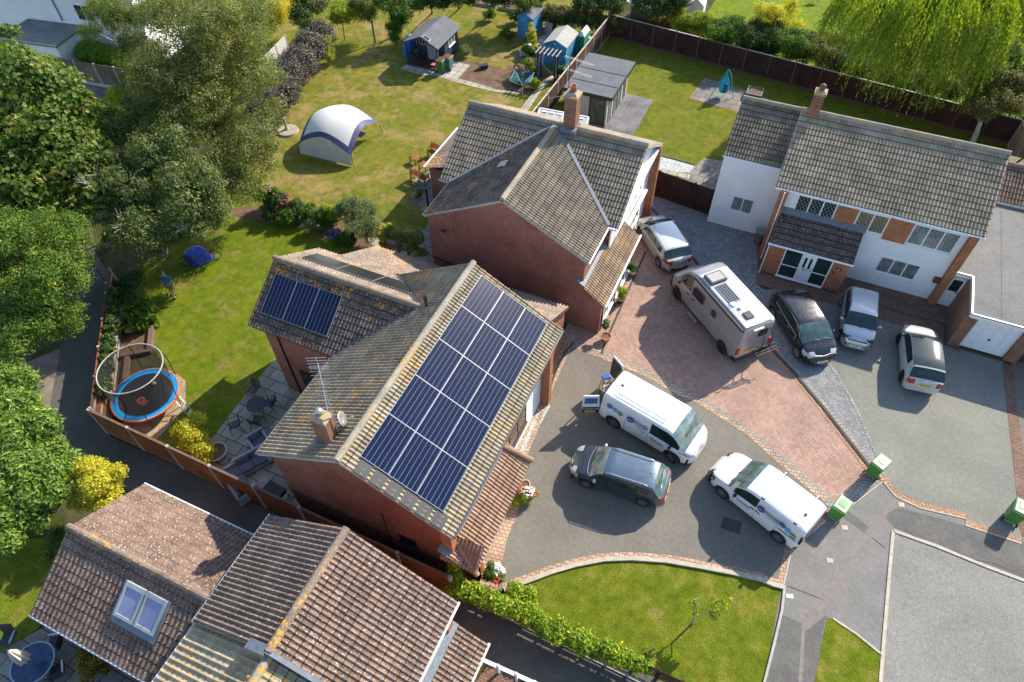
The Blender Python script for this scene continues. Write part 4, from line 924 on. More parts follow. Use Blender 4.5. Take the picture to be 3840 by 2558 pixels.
f = MB(); f.box(-.08, 1.85, 1.18, 1.42, -.02, .035); f.box(-.09, 0, 0, 1.2, -.02, .04); f.box(1.76, 1.86, 0, 1.2, -.02, .04); M_ = M_.copy(); 
for i in range(3): M_[i][3] = (Vector((-15.62, 2.93, 4.12))+sn*.62+nn*.05)[i]
o = f.build('flashing', m_lead, None); o.parent = N; o.matrix_parent_inverse = Matrix.Translation(-N.location); o.matrix_basis = M_

# ================================================================ white house far left
X = thing('white_house', 'white rendered house with a grey flat-roofed annexe in the far left corner', 'house', tuple(at('T1', 500, 400)))
a, b, c, d = at('T1', 735, 228, 2.7), at('T1', 490, 408, 2.7), at('T1', -20, 340, 2.7), at('T1', 75, 125, 2.7)
d = a+(c-b)
m = MB(); m.prism([(p.x, p.y) for p in (a, b, c, d)], 2.55, 2.7); m.build('flat_roof', stone('felt_green_grey', (.15, .17, .15), (.22, .24, .21), 40, .8), X, world=True)
cen = (a+b+c+d)/4
m = MB(); m.prism([((p.x-cen.x)*.95+cen.x, (p.y-cen.y)*.95+cen.y) for p in (a, b, c, d)], 0, 2.55); m.build('wall', m_white_r, X, world=True)
e1 = (a-b).normalized(); e2 = (d-a).normalized()
# main two-storey body behind the annexe
p0 = a+e1*.1-e2*5.2; p1 = p0+e2*15; m = MB(); m.prism([(p0.x, p0.y), (p1.x, p1.y), ((p1+e1*8).x, (p1+e1*8).y), ((p0+e1*8).x, (p0+e1*8).y)], 0, 5.2); m.build('wall', m_white_r, X, world=True)
q0 = p0-e1*.4-e2*.4; q1 = p1-e1*.4+e2*.4; rr0 = q0+e1*4.4+Vector((0, 0, 2.6)); 
m = MB()
A_ = [q0+Vector((0, 0, 2.4)), q1+Vector((0, 0, 2.4)), q1+e1*4.4+Vector((0, 0, 4.8)), q0+e1*4.4+Vector((0, 0, 4.8))]
m.face(A_); m.face([A_[3], A_[2], q1+e1*8.8+Vector((0, 0, 2.4)), q0+e1*8.8+Vector((0, 0, 2.4))]); m.build('roof', m_t_mid, X, world=True)
def wallwin(o, dirn, nrm, w, h, z):
    fr = MB(); an = math.atan2(dirn.y, dirn.x); c_ = Vector((o.x, o.y, z+h/2))
    fr.obox(c_+nrm*.02, (w, .06, h), an); f = fr.build('window', m_upvc, X, world=True)
    g = MB()
    for s_ in (-1, 1): g.obox(c_+nrm*.045+dirn*(s_*w*.235), (w*.40, .03, h-.16), an)
    g.build('pane', m_glass, f); return f
wallwin(p0+e2*4.6, e2, -e1, 1.5, 1.2, 3.1); wallwin(p0+e2*1.4, e2, -e1, 1.5, 1.3, 3.3); wallwin(p0+e2*13.5, e2, -e1, 1.7, 1.1, 3.3)
wallwin(a.lerp(b, .42), (b-a).normalized(), (-e2), 1.0, 1.5, .5)
MB().tube(p0+e2*6.9-e1*.1+Vector((0, 0, 2.4)), p0+e2*6.9-e1*.1+Vector((0, 0, .2)), .04).build('downpipe', m_black, X, world=True)
# ================================================================ vehicles
def pch(xs, ys, x):
    """monotone-ish smooth interpolation"""
    xs = np.array(xs, float); ys = np.array(ys, float); x = np.clip(np.asarray(x, float), xs[0], xs[-1])
    h = np.diff(xs); d = np.diff(ys)/h; m = np.zeros(len(xs)); m[0] = d[0]; m[-1] = d[-1]
    for i in range(1, len(xs)-1):
        m[i] = 0 if d[i-1]*d[i] <= 0 else 2*d[i-1]*d[i]/(d[i-1]+d[i])
    k = np.clip(np.searchsorted(xs, x, side='right')-1, 0, len(xs)-2); t = (x-xs[k])/h[k]
    return (2*t**3-3*t**2+1)*ys[k]+(t**3-2*t**2+t)*h[k]*m[k]+(-2*t**3+3*t**2)*ys[k+1]+(t**3-t**2)*h[k]*m[k+1]
def paint(name, c, metal=.0, rough=.35, fl=0.0):
    t = NT(name); t.col(c).rough(rough); t.b.inputs['Metallic'].default_value = metal; t.b.inputs['Coat Weight'].default_value = 1.0; t.b.inputs['Coat Roughness'].default_value = .03
    n = t.ramp(t.noise(t.objc(), 1.6, 4), .3, .7, .93, 1.05); t.col(t.mix(1.0, tuple(c), t.comb(n, n, n), 'MULTIPLY')); t.rough(t.ramp(t.noise(t.objc(), 5, 3), .3, .7, rough-.04, rough+.07)); return t.m
m_red_l = simple('lamp_red', (.42, .012, .012), .15, spec=.8); m_clear = simple('lamp_clear', (.55, .57, .58), .12, .3, spec=.8); m_amber = simple('lamp_amber', (.7, .22, .02), .2)
m_plate_y = simple('plate_yellow', (.72, .50, .03), .5, var=.03); m_plate_w = simple('plate_white', (.72, .72, .70), .5, var=.03); m_ink = simple('lettering_black', (.02, .02, .02), .5); m_navyink = simple('lettering_navy', (.02, .025, .13), .5)
m_white_v = simple('lettering_white', (.75, .75, .75), .5)
def wheel(par, x, y, R_, w, side, spokes=10, rimc=None, steer=0.0):
    t = MB(); r0 = R_*.66
    t.lathe([(r0, -w/2), (R_*.93, -w/2), (R_, -w/2+.03), (R_, w/2-.03), (R_*.93, w/2), (r0, w/2)], 24, cap=False)
    o = t.build('wheel', m_rubber, par, smooth=False); o.location = (x, y, R_); o.rotation_euler = (R(-90)*side, 0, steer)
    q = MB(); q.lathe([(r0, .0), (r0, w/2-.01), (r0-.025, w/2-.005), (r0-.03, .02)], 24, cap=False); q.lathe([(.001, w/2-.035), (.06, w/2-.03), (.06, 0)], 12)
    for i in range(spokes):
        a = 2*math.pi*i/spokes; d = Vector((math.cos(a), math.sin(a), 0)); q.beam(d*.04+Vector((0, 0, w/2-.045)), d*(r0-.01)+Vector((0, 0, w/2-.02)), .042 if spokes < 9 else .024, .02)
    q.build('rim', rimc or m_chrome, o); b = MB(); b.lathe([(.001, -.02), (r0, -.02), (r0, 0), (.001, 0)], 16); b.build('brake_disc', m_black, o)
    return o
def car(name, label, cat, pts, L, Wd, prof, belt, roofw, pl, glz, wx, Rw, pmat, sill=.24, wdk=None, nroof=7, front=(.55, .85), rear=(.5, .9), pill=(), gap=(), bump=None, tumble=.2, lowmat=None, lowz=None, roofmat=None, top_glass=None, spokes=10, rimc=None, cant=.045, steer=0.0, wave=None, rearwin=None, bodylab=None, shoulder=.06, vanpanel=None, lamps=()):
    """local frame: x forward from the rear bumper (0) to the nose (L), y left, z up.
    prof/belt: (x, z) of the centre line and of the waist; pl: (x, half width at the waist); glz: dict of glass spans"""
    root = thing(name, label, cat)
    xs = np.unique(np.concatenate([np.arange(0, L+.001, .055), [a for a, b in prof], [L-.02, L-.05, .02, .05], *[[g, g+.012] for g in gap], *[[p-.001, p] for pp in pill for p in pp], *[[a, b] for a, b in glz.get('side', [])], [glz['ws'][0], glz['ws'][1]], [glz['rw'][0], glz['rw'][1]]]))
    xs = xs[(xs >= 0) & (xs <= L)]; xs = xs[np.concatenate([[True], np.diff(xs) > .0009])]
    zt = pch(*zip(*prof), xs); zb = np.minimum(pch(*zip(*belt), xs), zt-.012); hw = pch(*zip(*pl), xs)
    bot = pch([0, .25, L-.35, L], [sill+.10, sill, sill, sill+.02], xs)
    for w_ in wx:
        Ra = Rw+.055; arch = np.where(np.abs(xs-w_) < Ra, Rw+np.sqrt(np.maximum(Ra**2-(xs-w_)**2, 0)), 0); bot = np.maximum(bot, arch)
    bot = np.minimum(bot, zb-.04)
    # section points, one side: bottom, low, mid, shoulder, belt, glass rows, cant rail, roof rows to centre
    gh = np.maximum(zt-zb, 0.0); rin = np.clip(gh/.4, 0, 1)
    rw = hw-shoulder*rin-tumble*np.maximum(gh-.08, 0)
    crown = cant*np.clip(gh/.35+.35, 0, 1); ze = np.maximum(zt-crown, zb+.004)
    rows = []
    lf = [0, .10, .35, .62, .85, 1.0]
    lw = [.955, .985, 1.0, 1.0, .985, .955]
    for f_, w_ in zip(lf, lw): rows.append((hw*w_, bot+(zb-bot)*f_))
    bw = hw*.955
    for f_ in (.12, .5, .86, 1.0): rows.append((bw+(rw-bw)*f_, zb+(ze-zb)*f_))
    for i in range(1, nroof+1):
        t = i/nroof; y = rw*(1-t); c = ze+(zt-ze)*(1-(1-t)**2.2)
        if wave: c = c+np.where((xs > wave[0]) & (xs < wave[1]), .012*(np.cos(i*math.pi) > 0), 0)
        rows.append((y, c))
    nr = len(rows); nx = len(xs)
    Y = np.stack([r_[0] for r_ in rows]); Z = np.stack([r_[1] for r_ in rows]); X = np.broadcast_to(xs, Y.shape)
    Vv = np.concatenate([np.stack([X, Y, Z], -1).reshape(-1, 3), np.stack([X, -Y, Z], -1).reshape(-1, 3)])
    cells = {}
    def inside(a, spans): return any(s <= a <= e for s, e in spans)
    for i in range(nx-1):
        xm = (xs[i]+xs[i+1])/2; hgt = gh[i:i+2].mean()
        isgap = any(g <= xm <= g+.0125 for g in gap)
        for j in range(nr-1):
            tag = 'body'
            if 5 <= j <= 8:
                if inside(xm, glz.get('side', [])) and hgt > .09 and j < 8: 
                    tag = 'glass_l'
                    if inside(xm, pill): tag = 'pillar'
                elif j <= 8 and hgt > .09 and inside(xm, glz.get('side', [])): tag = 'body'
            elif j > 8:
                if glz['ws'][0] < xm < glz['ws'][1]: tag = 'ws' if j > 9 or True else 'body'
                elif glz['rw'][0] < xm < glz['rw'][1]: tag = 'rw'
                elif top_glass and top_glass[0] < xm < top_glass[1]: tag = 'tg'
                elif roofmat is not None and xm > glz['rw'][1]-.02 and xm < glz['ws'][0]+.02: tag = 'roof'
            if lowz and tag == 'body' and j < 5 and (Z[j, i]+Z[j+1, i])/2 < (lowz(xm) if callable(lowz) else lowz): tag = 'low'
            if isgap and tag in ('body',) and (j < 5): tag = 'gap'
            for sd in (0, 1):
                a = sd*nr*nx; q = [a+j*nx+i, a+j*nx+i+1, a+(j+1)*nx+i+1, a+(j+1)*nx+i]
                if sd == 0: q = q[::-1]
                cells.setdefault(tag+('_r' if sd and tag == 'glass_l' else ''), []).append(q)
    ex = []
    for i in (0, nx-1):
        b0 = len(Vv)+len(ex)
        for f_ in (.66, -.66):
            for j in range(nr): ex.append((xs[i], Y[j, i]*f_, Z[j, i]))
        col_ = [[j*nx+i for j in range(nr)], [b0+j for j in range(nr)], [b0+nr+j for j in range(nr)], [nr*nx+j*nx+i for j in range(nr)]]
        for k_ in range(3):
            for j in range(nr-1):
                q = [col_[k_][j], col_[k_][j+1], col_[k_+1][j+1], col_[k_+1][j]]
                cells['body'].append(q if i else q[::-1])
    Vv = np.concatenate([Vv, np.array(ex)])
    # lamps are cut out of the body surface itself
    rest = []
    for q in cells['body']:
        c_ = Vv[q].mean(0); hit = None
        for k_, (nm_, mt_, x0_, x1_, z0_, z1_, ym_) in enumerate(lamps):
            if x0_ <= c_[0] <= x1_ and z0_ <= c_[2] <= z1_ and abs(c_[1]) >= ym_: hit = k_; break
        if hit is None: rest.append(q)
        else: cells.setdefault('lamp%d%s' % (hit, 'L' if c_[1] > 0 else 'R'), []).append(q)
    cells['body'] = rest
    def part(nm, keys, mats, smooth=True, lab=None):
        fs = []; mi = []
        for k_, key in enumerate(keys):
            for q in cells.get(key, []): fs.append(q); mi.append(k_)
        if not fs: return None
        fs = np.array(fs); used, inv = np.unique(fs, return_inverse=True)
        o = rawmesh(nm, Vv[used], inv.reshape(fs.shape), mats, midx=mi, par=root, smooth=smooth)
        if lab: o['label'] = lab
        return o
    body = part('body', ['body', 'gap', 'low', 'pillar', 'roof'], [pmat, m_dark, lowmat or m_black, m_black, roofmat or pmat], lab=bodylab)
    part('windscreen', ['ws'], [glz.get('wsm', m_glass_t)]); part('rear_window', ['rw'], [rearwin or m_glass_t])
    part('side_windows', ['glass_l'], [m_glass_t]); part('side_windows', ['glass_l_r'], [m_glass_t]); part('glass_roof', ['tg'], [m_glass_t])
    for k_, lm in enumerate(lamps):
        for sd in 'LR': part(lm[0], ['lamp%d%s' % (k_, sd)], [lm[1]])
    u = MB(); u.box(.15, L-.2, -Wd/2+.14, Wd/2-.14, sill-.02, min(z for _, z in belt[1:-1])-.12); 
    for w_ in wx: u.box(w_-Rw-.1, w_+Rw+.1, -Wd/2+.10, Wd/2-.10, .3, Rw*2+.08)
    u.build('underbody', m_black, root)
    for w_ in wx:
        for sd in (1, -1): wheel(root, w_, sd*(Wd/2-.115), Rw, .21, sd, spokes, rimc, steer if w_ > L/2 else 0)
    # placing: pts = ground contact pixels of the visible rear and front wheel and the visible side (+1 left, -1 right)
    a, b, sd = at(*pts[0]), at(*pts[1]), pts[2]
    d = (b-a); ang = math.atan2(d.y, d.x); d.normalize(); mid = (a+b)/2; nrm = Vector((-d.y, d.x, 0))*sd
    cpos = mid-nrm*(Wd/2-.03)
    loc = cpos-d*((wx[0]+wx[1])/2)
    root.location = (loc.x, loc.y, .016); root.rotation_euler = (0, 0, ang)
    def zs(x): return float(pch(*zip(*prof), x)), float(min(pch(*zip(*belt), x), pch(*zip(*prof), x))), float(pch(*zip(*pl), x))
    return root, zs
def lamp(root, name, mat, pts, th=.03):
    m = MB(); m.hexa(pts[0], pts[1]); return m.build(name, mat, root, recalc=True, bevel=.01)
def mirrors(root, x, y, z, mat):
    for sd in (1, -1):
        m = MB(); m.ball((x, sd*(y+.10), z), (.07, .11, .075), 12, 8); m.beam((x+.04, sd*(y-.03), z-.03), (x, sd*(y+.04), z-.02), .04, .03); m.build('wing_mirror' if False else 'mirror', mat, root, smooth=True)
def handles(root, xs_, y, z, mat):
    for x in xs_:
        for sd in (1, -1): MB().obox((x, sd*y, z), (.19, .03, .028)).build('door_handle', mat, root)
def plate(root, x, z, s, mat, rear=True, w=.52, tilt=0, y=0):
    m = MB(); m.box(-.012, .012, -w/2, w/2, -.056, .056); o = m.build('number_plate', mat, root); o.location = (x, y, z); o.rotation_euler = (0, tilt, 0)
    sg = -1 if rear else 1
    text(o, s, .088, None, None, m_ink, mtx=frame_mtx((sg*.0125, 0, 0), (0, sg, 0), (0, 0, 1)), sx=.95, bold=True); return o
def boxlamps(root, name, mat, x, y, z, d, rz=0.0, inward=0):
    for sd in (1, -1):
        m = MB(); m.obox((x, sd*y, z), d, rz*sd); m.build(name, mat, root, bevel=min(d)*.25)
def wipers(root, x, z, y0, L_, dz):
    m = MB(); m.beam((x, y0, z), (x-dz*.25, y0-L_, z+.06), .02, .02); m.beam((x, y0-L_*.9, z), (x-dz*.25, y0-L_*1.9, z+.06), .02, .02); m.build('wiper', m_black, root)
silver = paint('paint_silver', (.52, .53, .54), .55, .33); beige = paint('paint_silver_beige', (.47, .455, .43), .5, .35); pblack = paint('paint_black', (.006, .007, .012), 0, .22); pwhite = paint('paint_white', (.83, .84, .84), 0, .4)
pgrey = paint('paint_slate_blue', (.035, .055, .075), .3, .3); ptaupe = paint('paint_taupe', (.34, .33, .32), .35, .35); pstone = paint('paint_warm_grey', (.46, .46, .435), 0, .4); proof = paint('paint_silver_blue', (.60, .62, .64), .4, .33)
# silver family hatchback by the lean-to
c, z = car('parked_car', 'silver hatchback with red rear lamps parked beside the orange tiled lean-to', 'car', (('N', 2469, 1009), ('N', 2389, 880), 1), 4.27, 1.76,
    [(0, .62), (.06, .98), (.30, 1.08), (.75, 1.43), (1.3, 1.47), (2.3, 1.475), (2.75, 1.42), (3.45, 1.0), (3.9, .88), (4.15, .72), (4.27, .48)],
    [(0, .60), (.2, .98), (.8, 1.02), (2.0, .95), (3.2, .90), (3.6, .86), (4.0, .72), (4.27, .47)], None, [(0, .66), (.12, .78), (.5, .86), (1.2, .88), (3.1, .88), (3.7, .84), (4.05, .70), (4.27, .42)],
    {'ws': (2.72, 3.42), 'rw': (.22, .62), 'side': [(.85, 3.0)]}, (.86, 3.46), .315, beige, pill=[(1.62, 1.70), (2.45, 2.52)], lamps=[('tail_light', m_red_l, -.1, .42, .80, 1.0, .42), ('headlight', m_clear, 3.72, 4.12, .62, .86, .48)], gap=(1.66, 2.62), roofmat=proof, lowz=lambda x: .34 if x > .3 else .42, lowmat=m_dark)
plate(c, -.01, .50, 'FG62 CFV', m_plate_y); mirrors(c, 3.0, .86, 1.0, beige); handles(c, (1.25, 2.15), .885, .86, beige); wipers(c, 3.42, 1.02, .6, .55, .6)
MB().obox((.02, 0, .42), (.08, 1.0, .16)).build('rear_diffuser', m_black, c); MB().tube((.95, 0, 1.46), (.62, .12, 1.60), .006).build('aerial', m_black, c); m = MB(); m.obox((.02, 0, .90), (.04, .2, .05)); m.build('emblem', m_chrome, c)
# taupe camper van
c, z = car('camper_van', 'long taupe high-roofed camper van with roof panel, awning and rear bike rack', 'camper van', (('N', 2698, 1321), ('N', 2531.6, 1119.4), 1), 6.0, 2.05,
    [(0, .9), (.03, 2.3), (.12, 2.56), (.6, 2.60), (3.9, 2.60), (4.35, 2.52), (4.75, 2.22), (5.28, 1.42), (5.65, 1.22), (5.88, 1.02), (6.0, .6)],
    [(0, .8), (.1, 1.42), (1.0, 1.45), (3.8, 1.45), (4.9, 1.38), (5.3, 1.25), (5.7, 1.05), (6.0, .55)], None, [(0, .92), (.1, .98), (.6, 1.02), (4.6, 1.02), (5.2, .99), (5.6, .92), (5.85, .76), (6.0, .5)],
    {'ws': (4.72, 5.26), 'rw': (-1, -.5), 'side': [(4.05, 5.0)]}, (1.0, 5.03), .36, ptaupe, sill=.32, pill=[(4.52, 4.6)], lamps=[('headlight', m_clear, 5.42, 5.86, .82, 1.14, .5)], gap=(2.6, 3.95, 4.9), tumble=.10, shoulder=.02, roofmat=None, lowz=.42, lowmat=m_black, spokes=6, rimc=m_dark, cant=.07, bump=None)
pwr = paint('paint_pearl_white', (.66, .66, .66), .1, .4)
m = MB(); m.box(.15, 3.95, -.80, .80, 2.595, 2.612)
for i in range(15):
    y = -.76+i*.105; m.box(.2 if i % 4 else .15, 1.45, y, y+.035, 2.61, 2.632); m.box(1.65, 3.85, y, y+.035, 2.61, 2.632)
m.build('roof_panel', pwr, c); MB().obox((1.55, 0, 2.615), (.12, 1.5, .06)).build('roof_bar', pwr, c)
m = MB(); m.obox((3.45, .22, 2.70), (.70, .95, .10)); h = m.build('roof_hatch', m_dark, c, bevel=.03); MB().obox((3.45, .22, 2.755), (.52, .76, .02)).build('pane', simple('hatch_glass', (.42, .42, .38), .2), h)
m = MB(); m.obox((2.35, .28, 2.66), (1.25, .62, .03)); s_ = m.build('solar_panel', m_solar_fr, c); t = NT('camper_cells'); P = t.xyz(t.objc()); g1 = t.math('FRACT', t.math('MULTIPLY', P[0], 8.0)); g2 = t.math('FRACT', t.math('MULTIPLY', P[1], 7.0)); t.col(t.mix(t.math('LESS_THAN', t.math('MINIMUM', g1, g2), .09), (.012, .015, .04), (.45, .46, .48))).rough(.2); MB().box(1.76, 2.94, -.0, .56, 2.676, 2.683).build('cells', t.m, s_)
m = MB(); m.obox((.75, .25, 2.67), (.42, .42, .07)); m.build('roof_hatch', m_black, c, bevel=.02); m = MB(); m.lathe([(.16, 2.6), (.16, 2.68), (.10, 2.72)], 16, (1.62, .52, 0)); m.build('roof_vent', m_white_v, c, smooth=True); m = MB(); m.lathe([(.09, 2.6), (.09, 2.7), (.05, 2.72)], 12, (1.28, .36, 0)); m.build('roof_vent', m_steel, c)
m = MB(); m.tube((.12, .99, 2.50), (3.95, .99, 2.50), .075, 10); m.obox((2.0, .93, 2.44), (3.8, .08, .1)); m.build('awning', m_dark, c)
m = MB(); m.box(3.0, 3.9, 1.008, 1.03, 1.45, 1.98); m.build('side_window', m_black, c, bevel=.01); MB().box(.3, 2.6, 1.015, 1.03, 1.18, 1.21).build('door_rail', m_chrome, c); MB().box(2.0, 2.3, 1.01, 1.022, 1.5, 1.85).build('vent_grille', m_dark, c); MB().obox((3.35, 1.12, .30), (.75, .16, .04)).build('step', m_chrome, c)
MB().box(2.0, 2.5, 1.01, 1.022, .55, .85).build('vent_grille', ptaupe, c); handles(c, (3.7, 4.2), 1.03, 1.2, m_black); mirrors(c, 4.85, 1.05, 1.45, m_black)
for y in (1, -1):
    MB().obox((.03, y*.93, 1.05), (.12, .14, .42)).build('tail_light', m_red_l, c, bevel=.02)
m = MB(); m.box(-.03, .3, -1.0, 1.0, .32, .62); m.build('bumper', m_black, c, bevel=.04); plate(c, -.02, .93, 'YJ72 DBU', m_plate_y, y=.25); MB().obox((-.0, -.25, 1.95), (.03, .5, .4)).build('rear_window', m_black, c)
MB().obox((.02, .1, 2.36), (.10, .55, .07)).build('brake_lamp', m_white_v, c)
for x in (.4, 2.75, 4.3): MB().obox((x, 1.03, .52), (.06, .02, .04)).build('marker_lamp', m_amber, c)
K = MB(); 
for y in (-.65, -.15): K.path([(-.02, y, 2.1), (-.25, y, 1.95), (-.35, y, 1.2), (-.1, y, 1.0)], .022)
K.path([(-.35, -.9, 1.3), (-.35, .45, 1.3)], .025); K.path([(-.5, -.9, 1.2), (-.5, .45, 1.2)], .03); K.path([(-.62, -.9, 1.15), (-.62, .35, 1.15)], .03); K.path([(-.35, -.8, 1.3), (-.65, -.8, 1.12)], .02); K.path([(-.35, .3, 1.3), (-.65, .3, 1.12)], .02); K.build('bike_rack', m_black, c)
for zz in (1.25, 1.0): MB().obox((-.68, -.88, zz), (.04, .07, .12)).build('tail_light', m_red_l, c)
wipers(c, 5.26, 1.44, .7, .7, 1.0)
# black people carrier
c, z = car('parked_car', 'black hatchback with chrome window trim parked beside the camper van, nose to the viewer', 'car', (('N', 2888, 1189), ('N', 2980, 1341), -1), 4.38, 1.83,
    [(0, .62), (.06, 1.02), (.30, 1.15), (.8, 1.55), (1.6, 1.62), (2.3, 1.60), (2.8, 1.50), (3.55, 1.08), (4.0, .93), (4.25, .78), (4.38, .50)],
    [(0, .60), (.2, 1.05), (.9, 1.10), (2.0, 1.02), (3.2, .96), (3.7, .92), (4.1, .76), (4.38, .48)], None, [(0, .68), (.12, .80), (.5, .90), (1.2, .915), (3.1, .915), (3.8, .86), (4.15, .72), (4.38, .48)],
    {'ws': (2.72, 3.52), 'rw': (.22, .68), 'side': [(.75, 3.25)], 'wsm': simple('windscreen_teal', (.05, .09, .085), .06, var=.6, spec=.8, vs=2.2)}, (.84, 3.49), .325, pblack, pill=[(1.72, 1.79), (2.68, 2.75)], lamps=[('headlight', m_clear, 3.72, 4.24, .66, .90, .42), ('tail_light', m_red_l, -.1, .22, .86, 1.22, .60)], gap=(1.75, 2.72), spokes=7)
plate(c, 4.38, .46, 'BF54 YBU', m_plate_w, False); mirrors(c, 3.12, .90, 1.06, pblack); handles(c, (1.35, 2.3), .92, .95, m_chrome)
m = MB(); m.path([(.78, .87, 1.12), (1.6, .885, 1.08), (3.25, .87, 1.0)], .010); m.path([(.78, -.87, 1.12), (1.6, -.885, 1.08), (3.25, -.87, 1.0)], .010); m.path([(.9, -.79, 1.42), (1.6, -.745, 1.56), (2.6, -.76, 1.49), (3.3, -.84, 1.12)], .011); m.path([(.9, .79, 1.42), (1.6, .745, 1.56), (2.6, .76, 1.49), (3.3, .84, 1.12)], .011); m.build('window_trim', m_chrome, c)
m = MB(); m.path([(4.20, -.45, .80), (4.29, 0, .79), (4.20, .45, .80)], .016); m.path([(4.18, -.6, .40), (4.37, -.3, .38), (4.40, 0, .38), (4.37, .3, .38), (4.18, .6, .40)], .012); m.build('grille_trim', m_chrome, c); m = MB(); m.ball((4.30, 0, .81), (.02, .07, .03)); m.build('emblem', m_chrome, c)
wipers(c, 3.55, 1.09, .62, .6, .9); MB().box(4.28, 4.36, -.5, .5, .30, .42).build('grille', m_black, c)
# small pale silver hatchback
c, z = car('parked_car', 'small pale silver hatchback facing the viewer in front of the white wall', 'car', (('N', 3147.6, 1149.5), ('N', 3137, 1267), -1), 3.6, 1.6,
    [(0, .60), (.05, 1.0), (.22, 1.12), (.5, 1.45), (1.2, 1.49), (1.9, 1.48), (2.25, 1.40), (2.85, 1.02), (3.25, .90), (3.5, .74), (3.6, .5)],
    [(0, .58), (.2, 1.0), (.8, 1.02), (1.7, .96), (2.6, .92), (3.0, .86), (3.35, .74), (3.6, .48)], None, [(0, .62), (.1, .70), (.4, .78), (1.2, .80), (2.5, .80), (3.1, .77), (3.4, .68), (3.6, .46)],
    {'ws': (2.2, 2.82), 'rw': (.16, .42), 'side': [(.55, 2.55)]}, (.55, 2.95), .29, silver, pill=[(1.38, 1.46)], lamps=[('headlight', m_dark, 3.05, 3.46, .64, .84, .42), ('tail_light', m_red_l, -.1, .2, .80, 1.1, .5)], gap=(1.42, 2.38), roofmat=proof, spokes=8)
plate(c, 3.6, .44, 'C26 JER', m_plate_w, False); mirrors(c, 2.5, .80, 1.02, silver); handles(c, (.95, 1.95), .805, .88, silver)
m = MB(); m.obox((3.50, 0, .72), (.06, .9, .05)); m.build('grille', m_black, c); MB().obox((3.56, 0, .46), (.07, 1.0, .16)).build('lower_grille', m_black, c); m = MB(); m.lathe([(.001, 0), (.06, 0), (.06, .012), (.001, .012)], 16); o = m.build('emblem', m_chrome, c); o.location = (3.45, 0, .80); o.rotation_euler = (0, R(55), 0)
text(o, 'KIA', .045, None, None, m_ink, mtx=frame_mtx((0, 0, .013), (0, 1, 0), (-1, 0, 0))); MB().tube((.62, 0, 1.47), (.45, 0, 1.62), .006).build('aerial', m_black, c); wipers(c, 2.86, 1.04, .5, .5, .8)
for y in (.66, -.66): MB().box(.6, 2.0, y-.01, y+.01, 1.45, 1.47).build('roof_trim', m_black, c)
# warm grey small hatchback with dark roof
c, z = car('parked_car', 'pale grey hatchback with a dark glossy roof and black wheels near the garage', 'car', (('N', 3368.4, 1423.4), ('N', 3359, 1289), 1), 4.0, 1.64,
    [(0, .60), (.05, .98), (.22, 1.08), (.62, 1.44), (1.2, 1.49), (2.3, 1.47), (2.6, 1.40), (3.1, 1.02), (3.6, .88), (3.9, .72), (4.0, .5)],
    [(0, .58), (.15, .98), (.8, 1.00), (2.0, .95), (2.9, .92), (3.3, .86), (3.75, .70), (4.0, .48)], None, [(0, .66), (.1, .73), (.4, .81), (1.2, .82), (2.8, .82), (3.4, .79), (3.8, .66), (4.0, .46)],
    {'ws': (2.58, 3.08), 'rw': (.18, .55), 'side': [(.95, 2.85)]}, (.72, 3.17), .30, pstone, pill=[(1.80, 1.88)], lamps=[('tail_light', m_red_l, -.1, .24, .72, 1.0, .48), ('headlight', m_clear, 3.45, 3.85, .6, .84, .42)], gap=(1.84, 2.75), top_glass=(.62, 2.56), spokes=6, rimc=m_black)
plate(c, -.01, .80, 'WG63 YUK', m_plate_y); mirrors(c, 2.8, .80, 1.0, m_dark); handles(c, (1.3, 2.2), .825, .86, pstone); MB().tube((.75, 0, 1.46), (.58, .05, 1.58), .008).build('aerial', m_black, c); MB().obox((.10, 0, 1.0), (.03, .08, .04)).build('emblem', m_chrome, c)
# slate blue estate
c, z = car('parked_car', 'dark slate blue estate car with roof rails parked behind the white electric van', 'car', (('N', 2409.5, 1900), ('N', 2190.6, 1828), 1), 4.25, 1.65,
    [(0, .60), (.05, 1.0), (.25, 1.08), (.62, 1.45), (1.0, 1.49), (2.4, 1.50), (2.75, 1.43), (3.3, 1.04), (3.8, .90), (4.12, .74), (4.25, .5)],
    [(0, .58), (.15, 1.0), (.8, 1.02), (2.0, .96), (3.0, .93), (3.5, .87), (3.95, .72), (4.25, .48)], None, [(0, .66), (.1, .74), (.4, .82), (1.2, .825), (2.9, .825), (3.5, .80), (4.0, .68), (4.25, .42)],
    {'ws': (2.72, 3.28), 'rw': (.16, .56), 'side': [(.70, 3.05)], 'wsm': simple('windscreen_pale', (.13, .16, .145), .06, var=.7, spec=.8, vs=3), }, (.86, 3.32), .31, pgrey, pill=[(1.20, 1.27), (2.05, 2.14)], lamps=[('tail_light', m_red_l, -.1, .30, .78, 1.0, .45), ('headlight', m_clear, 3.72, 4.14, .62, .86, .40)], gap=(1.35, 2.10, 3.0), roofmat=paint('paint_slate_roof', (.10, .15, .20), .5, .3), spokes=12, rearwin=simple('rear_glass_teal', (.07, .11, .10), .06, var=.6, spec=.8, vs=3))
plate(c, -.01, .72, 'FJ13 UYH', m_plate_y); mirrors(c, 2.98, .80, 1.02, proof); handles(c, (1.55, 2.5), .83, .88, pgrey); MB().tube((.9, 0, 1.49), (.62, .05, 1.62), .008).build('aerial', m_black, c)
for sd in (1, -1):
    m = MB(); m.path([(.85, sd*.62, 1.47), (1.0, sd*.62, 1.53), (2.4, sd*.63, 1.54), (2.6, sd*.63, 1.47)], .02); m.build('roof_rail', m_chrome, c)
